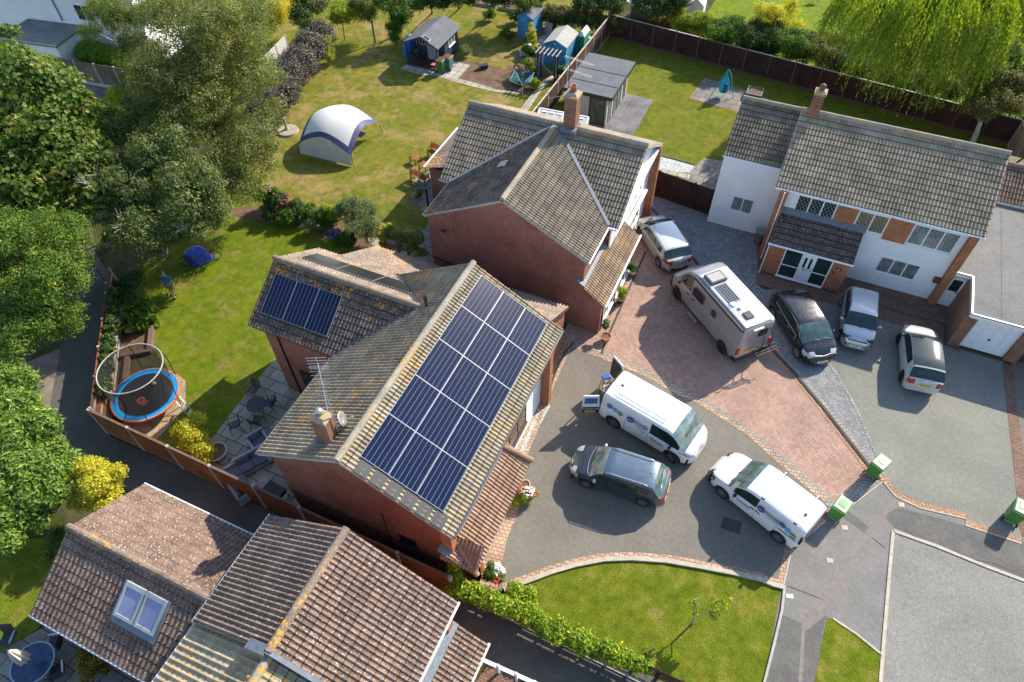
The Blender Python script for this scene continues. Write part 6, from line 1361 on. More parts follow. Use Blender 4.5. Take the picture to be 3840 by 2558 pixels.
for k in range(3): f_ = .3+k*.25; m.beam((1.55+.75*f_, .55-.2*f_, .7-.65*f_), (1.6+.75*f_, .25-.2*f_, .7-.65*f_), .1, .03)
m.build('ladder', m_steel, t)
t2 = thing('ball', 'pale ball lying on the trampoline mat', 'ball', (TC.x+.0, TC.y+.62, .80)); MB().ball((0, 0, 0), .10, 16, 10).build('ball', simple('ball_grey', (.45, .45, .42), .5), t2, smooth=True)
t = thing('raised_bed', 'timber sleeper edge around the soil bed beside the lawn', 'raised bed', tuple(at('L1', 1100, 200)))
for q_ in ((('M1', 1345, 1290), ('L1', 1315, 110)), (('L1', 1330, 120), ('L1', 1060, 170)), (('L1', 1120, 180), ('L1', 1100, 380))):
    a_, b_ = at(*q_[0], .2), at(*q_[1], .2); MB().beam((a_.x, a_.y, .11), (b_.x, b_.y, .11), .22, .22).build('sleeper', m_sleep, t, world=True)
# ================================================================ dome shelter
t = thing('event_shelter', 'white and navy domed event shelter pitched on the dry lawn', 'shelter', (-26.85, 31.3, 0))
CN = [Vector((-28.75, 29.25, 0)), Vector((-24.85, 29.45, 0)), Vector((-25.1, 33.25, 0)), Vector((-28.9, 33.1, 0))]
def shz(s, q): r2 = (s*s+q*q)/2; return .70+1.62*(1-r2**1.25)-.10*abs(s*q)*(1-r2)
def shp(s, q, z=None):
    a = CN[0].lerp(CN[1], (s+1)/2); b = CN[3].lerp(CN[2], (s+1)/2); p = a.lerp(b, (q+1)/2); z_ = shz(s, q)+(.03*math.cos(6*s*q)); 
    return (p.x, p.y, z_ if z is None else z)
n = 28; V_ = [shp(-1+2*i/n, -1+2*j/n) for j in range(n+1) for i in range(n+1)]
F_ = []; mi = []
for j in range(n):
    for i in range(n):
        F_.append((j*(n+1)+i, j*(n+1)+i+1, (j+1)*(n+1)+i+1, (j+1)*(n+1)+i)); edge = (j < 2 or i < 2 or j >= n-2 or i >= n-2); mi.append(1 if edge else 0)
m_can = NT('canopy_white'); m_can.col((.74, .76, .76)).rough(.6); trn = m_can.n('BsdfTranslucent'); trn.inputs[0].default_value = (.6, .62, .62, 1); mx = m_can.n('MixShader'); mx.inputs[0].default_value = .25; m_can.t.links.new(m_can.b.outputs[0], mx.inputs[1]); m_can.t.links.new(trn.outputs[0], mx.inputs[2]); m_can.t.links.new(mx.outputs[0], m_can.out.inputs[0]); m_can = m_can.m
m_band = simple('shelter_navy', (.045, .05, .15), .6); m = MB(); m.add(V_, [f for f, k in zip(F_, mi) if not k]); m.build('canopy', m_can, t, world=True, smooth=True)
m = MB(); m.add(V_, [f for f, k in zip(F_, mi) if k]); m.build('edge_band', m_band, t, world=True, smooth=True)
m = MB(); N_ = 24; top = [shp(-1+2*i/N_, -1.0) for i in range(N_+1)]
m.add([(p[0], p[1]-.02, p[2]-.03) for p in top]+[(p[0]+(.0), p[1]-.14, .06) for p in top], [(i, i+1, N_+2+i, N_+1+i) for i in range(N_)]); m.build('side_wall', simple('shelter_wall', (.50, .52, .50), .7, var=.08, vs=2), t, world=True)
for k, c_ in enumerate(CN):
    s_, q_ = ((-1, -1), (1, -1), (1, 1), (-1, 1))[k]; MB().path([(c_.x+s_*.12, c_.y+q_*.1, 0), shp(s_, q_)], .018).build('pole', m_black, t, world=True)
    g_ = Vector(shp(s_*.9, q_*.9)); MB().tube(g_, (c_.x+s_*.9, c_.y+q_*.7, 0), .005, 4).build('guy_line', m_grey_timber, t, world=True)
t2 = thing('camping_chair', 'dark folding camping chair under the open side of the shelter', 'chair', (-25.6, 30.6, 0)); MB().obox((0, 0, .42), (.5, .5, .03)).build('seat', m_black, t2); MB().obox((-.25, 0, .68), (.03, .5, .5), R(10)).build('backrest', m_black, t2)
for x in (-.22, .22):
    for y in (-.22, .22): MB().tube((x, y, 0), (-x, y, .42), .012).build1('leg', m_steel, t2)
t2 = thing('folding_table', 'small dark folding table just inside the open arch of the shelter', 'table', (-25.75, 31.8, 0)); MB().obox((0, 0, .68), (.7, .55, .03)).build('tabletop', m_dark, t2)
for x in (-.3, .3):
    for y in (-.22, .22): MB().tube((x, y, 0), (x, y, .67), .012).build1('leg', m_steel, t2)
# ================================================================ small furniture
def bench(label, cat, p, rz, w_, back=True, mat=None, name='garden_chair', group=None, hs=.42):
    t = thing(name, label, cat, (p.x, p.y, 0), rz, group); mt = mat or m_wood
    m = MB()
    for k in range(5): m.box(-w_/2, w_/2, -.25+k*.105, -.25+k*.105+.09, hs-.03, hs)
    m.build('seat' if back else 'tabletop', mt, t)
    for x in (-w_/2+.03, w_/2-.03):
        for y in (-.23, .23): MB().box(x-.03, x+.03, y-.03, y+.03, 0, hs-.031 if not (back and y > 0) else .9).build1('leg', mt, t)
    if back:
        m = MB(); 
        for k in range(5): m.box(-w_/2+.06, w_/2-.06, .20, .225, .50+k*.085, .565+k*.085)
        m.build('backrest', mt, t)
        for x in (-w_/2+.03, w_/2-.03): MB().box(x-.04, x+.04, -.26, .24, .62, .65).build('armrest', mt, t); MB().box(x-.025, x+.025, -.24, -.19, hs, .62).build('arm_post', mt, t)
    return t
bench('orange brown slatted garden armchair nearest the lean-to roof, back to the lawn', 'chair', at('T2', 1600, 1385), R(-10), .75); 
bench('low square slatted wooden table out on the grass', 'table', at('T2', 1435, 1430), R(-25), .6, False, name='side_table', hs=.46)
bench('square slatted wooden table standing against the brick lean-to wall', 'table', at('T2', 1515, 1500), R(-5), .55, False, name='side_table', hs=.46)
bench('slatted wooden garden bench seen from behind at the patio edge', 'bench', at('M2', 1475, 115), R(170), 1.15, name='garden_bench')
m_wire = simple('wire_black', (.03, .035, .04), .5)
def metal_chair(label, p, rz, group='metal patio chairs'):
    t = thing('patio_chair', label, 'chair', (p.x, p.y, 0), rz, group)
    m = MB(); [m.box(-.22+k*.055, -.22+k*.055+.03, -.22, .22, .43, .445) for k in range(8)]; m.box(-.24, .24, -.24, -.21, .425, .45); m.box(-.24, .24, .21, .24, .425, .45); m.build('seat', m_wire, t)
    m = MB(); [m.beam((-.2+k*.057, .22, .46), (-.2+k*.057, .32, .88), .028, .01) for k in range(8)]; m.path([(-.24, .22, .44), (-.24, .33, .90), (.24, .33, .90), (.24, .22, .44)], .014); m.build('backrest', m_wire, t)
    for sx in (-1, 1):
        MB().path([(sx*.27, -.26, 0), (sx*.26, -.22, .64), (sx*.26, .26, .66)], .015).build1('leg', m_wire, t); MB().path([(sx*.27, .34, 0), (sx*.24, .22, .44)], .015).build1('leg', m_wire, t)
    return t
tb_ = at('L1', 2260, 600, .72); t = thing('patio_table', 'round black mesh patio table holding two potted plants', 'table', (tb_.x, tb_.y, 0)); MB().lathe([(.001, .72), (.44, .72), (.46, .70), (.001, .70)], 24).build('tabletop', m_wire, t)
for k in range(3): a = k*2.094; MB().path([(.1*math.cos(a), .1*math.sin(a), .7), (.05*math.cos(a), .05*math.sin(a), .35), (.35*math.cos(a), .35*math.sin(a), 0)], .015).build1('leg', m_wire, t)
metal_chair('black metal patio chair behind the round table, at the lawn edge', at('L1', 2262, 520), R(0)); metal_chair('black metal patio chair on the near side of the round table', at('L1', 2290, 790), R(195)); metal_chair('black metal patio chair between round table and brick wall', at('L2', 165, 640), R(-80)); metal_chair('black metal patio chair standing alone on the slabs', at('L1', 2095, 830), R(-40))
m_rat = simple('rattan_grey', (.34, .35, .37), .8, bump=1, bs=50); m_cush = simple('cushion_slate', (.10, .125, .155), .85, var=.2)
def sofa(label, p, rz, w_, nc, group='grey rattan patio sofas', arms=(1, 1), d=.78):
    t = thing('patio_sofa', label, 'sofa', (p.x, p.y, 0), rz, group); MB().box(-w_/2, w_/2, -d/2, d/2, .05, .28).build('base', m_rat, t, bevel=.01)
    MB().box(-w_/2, w_/2, d/2-.12, d/2, .28, .66).build('backrest', m_rat, t, bevel=.02)
    for k, s_ in enumerate((-1, 1)):
        if arms[k]: MB().box(s_*(w_/2-.06)-.06, s_*(w_/2-.06)+.06, -d/2, d/2-.12, .28, .56).build('armrest', m_rat, t, bevel=.02)
    cw = (w_-.24)/nc
    for k in range(nc):
        x0 = -w_/2+.12+k*cw; MB().box(x0+.01, x0+cw-.01, -d/2+.02, d/2-.14, .285, .42).build('cushion', m_cush, t, bevel=.04); MB().obox((x0+cw/2, d/2-.22, .56), (cw-.06, .14, .34), rot=Matrix.Rotation(R(-18), 3, 'X')).build('back_cushion', m_cush, t, bevel=.05)
    return t
sofa('grey rattan armchair with loose cushions, close to the patio chairs', at('L1', 2300, 960), R(65), .85, 1); sofa('low grey rattan lounger under the roof corner', at('L2', 10, 1140), R(60), 1.5, 2, arms=(0, 0)); sofa('grey rattan corner sofa along the fence', at('L1', 2120, 1330), R(155), 1.9, 3)
p = at('L1', 2045, 1125); t = thing('bucket', 'small grey metal bucket on the patio slabs', 'bucket', tuple(p)); MB().lathe([(.12, 0), (.16, .3), (.145, .3), (.11, .03), (.001, .03)], 16, cap=False).build('bucket', m_steel, t)
p = at('L2', 230, 1430, .0); t = thing('barbecue', 'black trolley barbecue between the fence and the brick gable', 'barbecue', tuple(p), R(-5)); MB().box(-.45, .45, -.25, .25, .6, .82).build('firebox', m_black, t, bevel=.02)
m = MB(); [m.box(-.85+k*.08, -.80+k*.08, -.25, .25, .78, .80) for k in range(5)]; m.build('side_shelf', m_grey_timber, t); MB().path([(.5, -.2, .8), (.62, -.2, .8), (.62, .2, .8), (.5, .2, .8)], .014).build('handle', m_chrome, t)
for x in (-.4, .4):
    for y in (-.2, .2): MB().tube((x, y, 0), (x, y, .6), .02).build1('leg', m_black, t)
# plant pots
def pot(label, p, r_, h_, mat, soil=True, name='plant_pot', group=None):
    t = thing(name, label, 'plant pot', (p.x, p.y, p.z), 0, group); MB().lathe([(r_*.68, 0), (r_*.97, h_*.88), (r_*1.06, h_*.88), (r_*1.06, h_), (r_*.9, h_), (r_*.86, h_*.86), (.001, h_*.84)], 20, cap=False).build('pot', mat, t, smooth=False); MB().lathe([(.001, h_*.87), (r_*.88, h_*.87), (r_*.88, h_*.86), (.001, h_*.86)], 16).build('soil', m_soil, t); return t
m_terra = simple('pot_terracotta', (.42, .19, .10), .8); m_pale = simple('pot_pale_blue', (.42, .48, .55), .6); m_nav = simple('pot_cobalt', (.02, .05, .16), .3)
# table with parasol at bottom left
p = at('B1', 285, 1400, .74); t = thing('glass_table', 'large round dark blue glass patio table', 'table', (p.x, p.y, 0)); MB().lathe([(.001, .74), (.70, .74), (.70, .72), (.001, .72)], 40).build('tabletop', simple('glass_blue', (.03, .06, .12), .12, var=.3), t); MB().lathe([(.70, .75), (.755, .75), (.755, .715), (.70, .715), (.70, .75)], 40, cap=False).build('rim', simple('rim_grey', (.25, .31, .38), .5), t)
for k in range(4): a = k*1.571+.6; MB().tube((.62*math.cos(a), .62*math.sin(a), 0), (.5*math.cos(a), .5*math.sin(a), .72), .022).build1('leg', m_dark, t)
t = thing('parasol', 'closed cream parasol standing through the round glass table', 'parasol', (p.x, p.y, 0)); MB().tube((0, 0, 0), (0, 0, 2.25), .02).build('pole', m_steel, t)
m = MB(); nf = 16; pr = [(.10, 1.15), (.20, 1.25), (.17, 1.6), (.12, 1.9), (.06, 2.15), (.02, 2.22)]; vs = []
for r_, z in pr:
    for i in range(nf): a = 2*math.pi*i/nf; q_ = r_*(1.25 if i % 2 else .72); vs.append((q_*math.cos(a), q_*math.sin(a), z))
m.add(vs, [(k*nf+i, k*nf+(i+1) % nf, (k+1)*nf+(i+1) % nf, (k+1)*nf+i) for k in range(5) for i in range(nf)]); m.build('canopy', simple('cream_fabric', (.62, .60, .52), .8, var=.08), t)
for lab, q_, rz in (('dark patio chair above the glass table, against the lawn', ('B1', 130, 1215), R(25)), ('dark patio chair right of the glass table, in the shade', ('B1', 540, 1260), R(-60)), ('dark reclining patio chair below the glass table', ('B1', 560, 1500), R(-130))):
    pp = at(*q_, 0); t = thing('patio_chair', lab, 'chair', (pp.x, pp.y, 0), rz, 'dark chairs round the glass table'); MB().obox((0, 0, .43), (.5, .5, .03)).build('seat', m_wire, t); MB().obox((0, .28, .72), (.5, .03, .55), rot=Matrix.Rotation(R(-15), 3, 'X')).build('backrest', m_wire, t)
    for sx in (-1, 1): MB().path([(sx*.27, -.25, 0), (sx*.27, -.22, .63), (sx*.27, .25, .66), (sx*.27, .3, 0)], .018).build('leg', simple('chair_frame', (.20, .24, .29), .5), t); MB().obox((sx*.27, 0, .66), (.06, .45, .025)).build('armrest', m_steel, t)
# posts, sundial, pergola, airer, beds in the far garden
for lab, q_, h_ in (('dark clothes post standing alone on the dry lawn', ('T2', 1077, 380), 1.75), ('dark clothes post by the rose bush', ('T2', 1243, 330), 1.5)):
    p = at(*q_); t = thing('post', lab, 'post', tuple(p)); MB().box(-.05, .05, -.05, .05, 0, h_).build('shaft', m_navy, t); MB().hexa([(-.06, -.06, h_), (.06, -.06, h_), (.06, .06, h_), (-.06, .06, h_)], [(-.02, -.02, h_+.06), (.02, -.02, h_+.06), (.02, .02, h_+.06), (-.02, .02, h_+.06)]).build('cap', m_navy, t)
p = at('T2', 310, 1160); t = thing('sundial', 'stone sundial column on a round paved base beside the birch', 'sundial', tuple(p)); MB().lathe([(.001, .12), (.68, .12), (.72, .0)], 24, cap=False).build('paved_base', stone('stone_base', (.30, .26, .21), (.40, .35, .29), 20, 2, bumpd=.02), t); MB().lathe([(.16, .12), (.14, .2), (.09, .25), (.08, .85), (.15, .92), (.17, .98), (.001, .99)], 14, (-.12, .05, 0), cap=False).build('column', m_conc, t)
a_, b_ = at('T3', 110, 700), 0
p = at('T3', 275, 705); q_ = at('T3', 422, 738); t = thing('pergola', 'dark timber pergola arch with pale top slats in front of the blue shed', 'pergola', tuple(p)); dd = (q_-p).normalized(); nn_ = Vector((-dd.y, dd.x, 0))
for c_ in (p, q_, p+nn_*.55, q_+nn_*.55): MB().box(c_.x-.06, c_.x+.06, c_.y-.06, c_.y+.06, 0, 2.05).build('post', m_navy, t, world=True)
for o_ in (0, .55): MB().beam(p+nn_*o_-dd*.3+Vector((0, 0, 2.08)), q_+nn_*o_+dd*.3+Vector((0, 0, 2.08)), .05, .12).build('beam', m_navy, t, world=True)
for k in range(6): c_ = p.lerp(q_, -.1+k*.24); MB().beam(c_-nn_*.25+Vector((0, 0, 2.17)), c_+nn_*.8+Vector((0, 0, 2.17)), .05, .07).build('slat', m_grey_timber, t, world=True)
tl = at('T3', 88, 700-80); t = thing('trellis', 'dark trellis panel joined to the pergola over climbing plants', 'trellis', tuple(tl))
for k in range(8): c_ = tl.lerp(p, k/7); MB().box(c_.x-.02, c_.x+.02, c_.y-.02, c_.y+.02, 0, 1.5).build('post', m_navy, t, world=True)
for z in (.5, 1.0, 1.5): MB().beam((tl.x, tl.y, z), (p.x, p.y, z), .03, .05).build('rail', m_navy, t, world=True)
p = at('T3', 138, 868); t = thing('rotary_airer', 'turquoise rotary washing line with its square frame open', 'clothes airer', tuple(p)); MB().tube((0, 0, 0), (0, 0, 1.55), .025).build('pole', m_steel, t)
cs = [at('T3', 75, 622, 1.75)-p, at('T3', 242, 640, 1.75)-p, at('T3', 205, 727, 1.75)-p, at('T3', 25, 712, 1.75)-p]; cs = [Vector((c_.x, c_.y, 1.75)) for c_ in cs]; m_turq = simple('line_turquoise', (.02, .30, .42), .5)
for c_ in cs: MB().tube((0, 0, 1.0), c_, .014).build('arm', m_steel, t)
m = MB()
for k in range(9):
    f_ = 1-k*.095; z_ = 1.75-k*.05; m.path([Vector((c_.x*f_, c_.y*f_, z_)) for c_ in cs+cs[:1]], .007 if k else .02, 4)
m.build('washing_line', m_turq, t)
for lab, q_, w_, d_ in (('raised bed with white pipe frame furthest left at the back of the garden', ('T2', 2070, 30), 1.9, 1.3), ('raised bed with white pipe frame nearer the blue shed', ('T2', 2290, 70), 1.9, 1.3)):
    p = at(*q_); t = thing('raised_bed', lab, 'raised bed', tuple(p), R(3)); MB().box(-w_/2, w_/2, -d_/2, d_/2, 0, .2).build('soil', m_soil, t)
    for a_ in ((-w_/2-.03, w_/2+.03, -d_/2-.04, -d_/2), (-w_/2-.03, w_/2+.03, d_/2, d_/2+.04), (-w_/2-.03, -w_/2, -d_/2, d_/2), (w_/2, w_/2+.03, -d_/2, d_/2)): MB().box(*a_, 0, .26).build('side_board', m_grey_timber, t)
    MB().path([(-w_/2, -d_/2, .7), (w_/2, -d_/2, .7), (w_/2, d_/2, .7), (-w_/2, d_/2, .7), (-w_/2, -d_/2, .7)], .02).build('frame', m_upvc, t)
    for x in (-w_/2, w_/2):
        for y in (-d_/2, d_/2): MB().tube((x, y, 0), (x, y, .7), .02).build1('post', m_upvc, t)
p = at('T3', 415, 240); t = thing('water_butt', 'dark blue black water barrel beside the hedge', 'water butt', tuple(p)); MB().lathe([(.25, 0), (.31, .25), (.31, .75), (.25, .95), (.10, .98), (.001, .98)], 18).build('barrel', simple('barrel_navy', (.02, .035, .07), .4), t)
p = at('T3', 700, 430); t = thing('water_butt', 'green water butt with a pale lid between shed and fence', 'water butt', tuple(p)); MB().lathe([(.25, 0), (.33, .9)], 18, cap=False).build('barrel', simple('barrel_teal', (.06, .20, .20), .4), t); MB().lathe([(.34, .9), (.33, .95), (.001, .98)], 18, cap=False).build('lid', simple('lid_pale', (.42, .52, .55), .5), t)
p = at('T3', 650, 480); t = thing('growhouse', 'green and clear plastic growhouse squeezed beside the larger blue shed', 'greenhouse', tuple(p)); m = MB(); m.hexa([(-.25, -.2, 0), (.3, -.2, 0), (.3, 1.1, 0), (-.25, 1.1, 0)], [(-.25, -.2, 1.5), (.3, -.2, 1.5), (.3, 1.1, 1.5), (-.25, 1.1, 1.5)]); m.build('cover', simple('mesh_green', (.05, .32, .17), .5, var=.3), t); m = MB(); m.hexa([(-.26, -.21, 1.5), (.31, -.21, 1.5), (.31, 1.11, 1.5), (-.26, 1.11, 1.5)], [(-.02, -.1, 1.85), (.06, -.1, 1.85), (.06, 1.0, 1.85), (-.02, 1.0, 1.85)]); m.build('roof', simple('plastic_clear', (.6, .66, .63), .3), t)
p = at('T3', 670, 300); t = thing('potting_table', 'long grey metal-topped potting table at the back fence corner', 'table', tuple(p), R(2)); MB().box(-1.0, 1.0, -.35, .35, .8, .84).build('tabletop', m_felt, t)
for x in (-.95, .95):
    for y in (-.3, .3): MB().box(x-.03, x+.03, y-.03, y+.03, 0, .8).build1('leg', m_grey_timber, t)
p = at('T3', 170, 480); t = thing('planter', 'white two-tier wooden planter by the pergola', 'planter', tuple(p), R(40)); MB().box(-.5, .5, -.2, .2, 0, .4).build('lower_box', m_plot, t); MB().box(-.02, .5, .0, .3, .4, .65).build('upper_box', m_plot, t); MB().box(-.45, -.06, -.15, .15, .38, .42).build('soil', m_soil, t)
p = at('T3', 370, 290); t = thing('paving_slab', 'spare stone slab leaning beside the water barrel', 'slab', tuple(p)); MB().obox((0, 0, .4), (.6, .06, .8), rot=Matrix.Rotation(R(-18), 3, 'X')).build('slab', m_conc, t)
p = at('T2', 2035, 605); t = thing('planting_trough', 'rusty metal trough standing on the bare soil', 'trough', tuple(p), R(40)); MB().hexa([(-.25, -.15, 0), (.25, -.15, 0), (.25, .15, 0), (-.25, .15, 0)], [(-.32, -.2, .32), (.32, -.2, .32), (.32, .2, .32), (-.32, .2, .32)]).build('trough', m_dark, t); m = MB(); m.path([(-.4, .1, .1), (-.5, .2, .5), (-.2, .25, .5)], .02); m.lathe([(.05, 0), (.12, .0), (.12, .06), (.05, .06)], 12, (-.45, -.1, .2)); m.build('handle', m_sleep, t)
# chairs, table, barbecue on the veranda
for lab, x, y, rz in (('black wicker armchair on the summerhouse veranda', -27.0, 42.1, R(150)),): metal_chair(lab, Vector((x, y, 0)), rz, 'veranda chairs')
t = thing('folding_chair', 'small folding chair with a red checked cushion by the summerhouse bins', 'chair', (-25.75, 42.1, 0)); MB().obox((0, 0, .44), (.36, .36, .05)).build('cushion', simple('check_red', (.5, .12, .22), .8, var=.5, vs=25), t)
for x in (-.15, .15):
    for y in (-.15, .15): MB().tube((x, y, 0), (-x, y, .42), .01).build1('leg', m_wire, t)
t = thing('barbecue', 'dark covered barbecue table on the left of the veranda', 'barbecue', (-27.55, 42.6, .12)); MB().box(-.3, .3, -.25, .25, .6, .78).build('firebox', m_black, t, bevel=.03)
for x in (-.27, .27):
    for y in (-.22, .22): MB().tube((x, y, 0), (x, y, .6), .02).build1('leg', m_black, t)
# hanging swing seat and low table on the right lawn
ba, bb, bc = at('T3', 1792, 860), at('T3', 1998, 865), at('T3', 1905, 828); top_ = at('T3', 1920, 620, 1.95); t = thing('swing_seat', 'turquoise hanging pod seat on its tubular frame', 'swing seat', (bc.x, bc.y, 0)); m_tq = simple('frame_turquoise', (.03, .36, .46), .4); m_tqf = simple('pod_turquoise', (.02, .36, .52), .7, var=.15)
up_ = Vector(((ba.x+bb.x)/2, bc.y-.2, 1.95)); MB().path([ba, ba.lerp(up_, .8)+Vector((0, 0, .1)), up_, bb.lerp(up_, .8)+Vector((.1, 0, .1)), bb], .03, 8).build('frame', m_tq, t, world=True); MB().path([ba, ba.lerp(bb, .5)+Vector((0, .35, 0)), bb], .03).build('base', m_tq, t, world=True)
c_ = Vector(((ba.x+bb.x)/2, (ba.y+bb.y)/2+.15, 0)); m = MB(); m.lathe([(.001, .35), (.26, .40), (.36, .60), (.33, .95), (.20, 1.35), (.05, 1.65), (.02, 1.85)], 18, c_, cap=False); o = m.build('pod', m_tqf, t, world=True, smooth=True); q = MB(); q.obox(c_+Vector((.12, -.30, .85)), (.26, .10, .62), R(15)); q.build('opening', simple('pod_dark', (.01, .10, .17), .8), o)
p = at('T3', 2190, 815, .3); t = thing('mini_trampoline', 'low square table with a dark rusty top beside the slabs', 'table', (p.x, p.y, 0), R(0)); MB().box(-.5, .5, -.5, .5, .36, .40).build('tabletop', simple('rusty_mesh', (.10, .06, .035), .8, var=.5), t)
m = MB(); [m.box(*a_, .35, .43) for a_ in ((-.54, .54, -.54, -.5), (-.54, .54, .5, .54), (-.54, -.5, -.5, .5), (.5, .54, -.5, .5))]; m.build('rim', simple('rim_grey_b', (.25, .26, .28), .5), t)
for x in (-.5, .5):
    for y in (-.5, .5): MB().tube((x, y, 0), (x, y, .36), .02).build1('leg', m_dark, t)
# step ladder at the open van
p = at('N', 2262, 1500); t = thing('step_ladder', 'yellow step ladder with a blue top leaning behind the open electric van', 'ladder', (p.x, p.y, 0), R(40)); m_yel = simple('fibreglass_yellow', (.62, .47, .03), .5); tp = 1.75
for sx in (-1, 1): MB().beam((sx*.24, -.30, 0), (sx*.15, 0, tp), .03, .07).build('stile', m_yel, t); MB().beam((sx*.22, .38, 0), (sx*.15, .08, tp), .03, .05).build('rear_leg', m_yel, t)
for k in range(6): f_ = (k+1)/7; MB().box(-.24+.09*f_, .24-.09*f_, -.30+.30*f_-.06, -.30+.30*f_+.04, tp*f_-.015, tp*f_+.015).build('rung', m_steel, t)
MB().box(-.19, .19, -.06, .16, tp-.02, tp+.06).build('top_cap', simple('cap_blue', (.02, .09, .50), .4), t, bevel=.015)
# bicycles under a blue sheet
def bike(label, p, rz, col, lean=8):
    t = thing('bicycle', label, 'bicycle', (p.x, p.y, 0), rz); t.rotation_euler = (R(lean), 0, rz)
    for x in (-.52, .52):
        m = MB(); Pn = [Vector((x+.33*math.cos(a*math.pi/12), 0, .34+.33*math.sin(a*math.pi/12))) for a in range(25)]; m.path(Pn, .018, 5); w_ = m.build('wheel', m_rubber, t); q = MB(); [q.tube((x, 0, .34), Pn[k*2], .003, 3) for k in range(12)]; q.build('spokes', m_steel, w_)
    m = MB(); m.path([(-.52, 0, .34), (-.1, 0, .32), (.32, 0, .82), (-.22, 0, .80), (-.1, 0, .32)], .017); m.path([(-.52, 0, .34), (-.22, 0, .80)], .012); m.path([(.52, 0, .34), (.36, 0, .95)], .016); m.build('frame', col, t)
    MB().path([(.42, -.25, .98), (.36, -.1, 1.0), (.36, .1, 1.0), (.42, .25, .98)], .014).build('handlebar', m_black, t); MB().ball((-.25, 0, .90), (.13, .06, .04), 10, 6).build('saddle', m_black, t)
    return t
bc_ = at('M1', 1760, 830); bike('bicycle poking out at the lower edge of the blue sheet', Vector((bc_.x+.05, bc_.y-.42, 0)), R(15), m_dark); bike('bicycle at the upper right of the blue sheet with one wheel showing', Vector((bc_.x+.35, bc_.y+.25, 0)), R(35), simple('bike_red', (.3, .04, .03), .4), -6)
cloth('tarpaulin', 'crumpled royal blue sheet thrown over the bicycles on the lawn', 'tarpaulin', (bc_.x, bc_.y, 0), [(bc_.x+x, bc_.y+y, h_) for x, y, h_ in ((-.72, -.30, 1.0), (-.5, -.5, 1.05), (-.1, -.52, 1.1), (.25, -.48, 1.05), (.40, -.1, 1.0), (.62, .2, .95), (.70, .55, 1.0), (.3, .62, 1.1), (-.15, .5, 1.05), (-.35, .15, 1.1), (-.7, .05, 1.0))], m_tarp2, seed=5, zj=.10)
# ================================================================ trees, hedges and plants
CAMV = np.array([0, 0, CH])
def bl(x, y, z, rpx, fz=.85):
    """crown lobe seen at pixel x, y at height z with a radius of rpx pixels"""
    p = at('N', x, y, z); dep = float((np.array(p)-CAMV)@_f); r = rpx*dep/FPX
    return (p.x, p.y, z, r, r, min(r*fz, max(z*.95, .25)))
def leaves(name, blobs, n, leaf, mat, par, seed=1, clump=.35, asp=.5, fill=.30, down=0.0, jit=.10, tvar=.35, up=.25, lobes=0):
    """a crown: leaf-sized faces gathered in clumps over and inside the lobes, so edges stay ragged and gaps remain"""
    r = np.random.RandomState(seed); B = np.array(blobs, float)
    if lobes:
        out = []
        for q in B:
            out.append(np.concatenate([q[:3], q[3:]*.72]))
            for _ in range(lobes):
                d = r.normal(size=3); d[2] = abs(d[2])*.8; d /= np.linalg.norm(d); f = r.uniform(.30, .55); out.append(np.concatenate([q[:3]+d*q[3:]*(1.08-f*.55), q[3:]*f]))
        B = np.array(out)
    area = (B[:, 3]*B[:, 5]+B[:, 3]**2); pr = area/area.sum()
    per = max(8, int(16*(clump/.35)**2*(.12/leaf))); nc = max(6, n//per)
    k = r.choice(len(B), nc, p=pr); d = r.normal(size=(nc, 3)); d[:, 2] += up; d /= np.linalg.norm(d, axis=1)[:, None]
    rad = np.where(r.rand(nc) < fill, r.uniform(.35, .8, nc), r.uniform(.78, 1.06, nc))
    c = B[k, :3]+d*B[k, 3:6]*rad[:, None]+r.normal(size=(nc, 3))*jit*B[k, 3:4]
    tint_c = r.uniform(0, 1, nc); cs = clump*r.uniform(.6, 1.3, nc)
    idx = np.repeat(np.arange(nc), per)[:max(n, per)]; m = len(idx)
    off = r.normal(size=(m, 3)); off /= np.linalg.norm(off, axis=1)[:, None]; off *= (r.rand(m)**.45)[:, None]*cs[idx][:, None]; off[:, 2] *= .7
    P = c[idx]+off; P[:, 2] = np.maximum(P[:, 2], .04)
    N = d[idx]*.7+off/np.maximum(cs[idx][:, None], .01)*.6+r.normal(size=(m, 3))*.55; N[:, 2] += .35; N /= np.linalg.norm(N, axis=1)[:, None]
    A = r.normal(size=(m, 3)); A[:, 2] -= down*3; A -= N*(A*N).sum(1)[:, None]; A /= np.linalg.norm(A, axis=1)[:, None]; Bv = np.cross(N, A)
    L = leaf*r.uniform(.65, 1.35, m)[:, None]; W_ = L*asp
    V = np.stack([P-A*L*.5, P+Bv*W_*.5+N*L*.06, P+A*L*.5, P-Bv*W_*.5+N*L*.06], 1).reshape(-1, 3)
    F = np.arange(m*4).reshape(-1, 4); t = np.clip(tint_c[idx]*(1-tvar)+r.rand(m)*tvar, 0, 1)
    return rawmesh(name, V, F, mat, t, par=par, world=True)
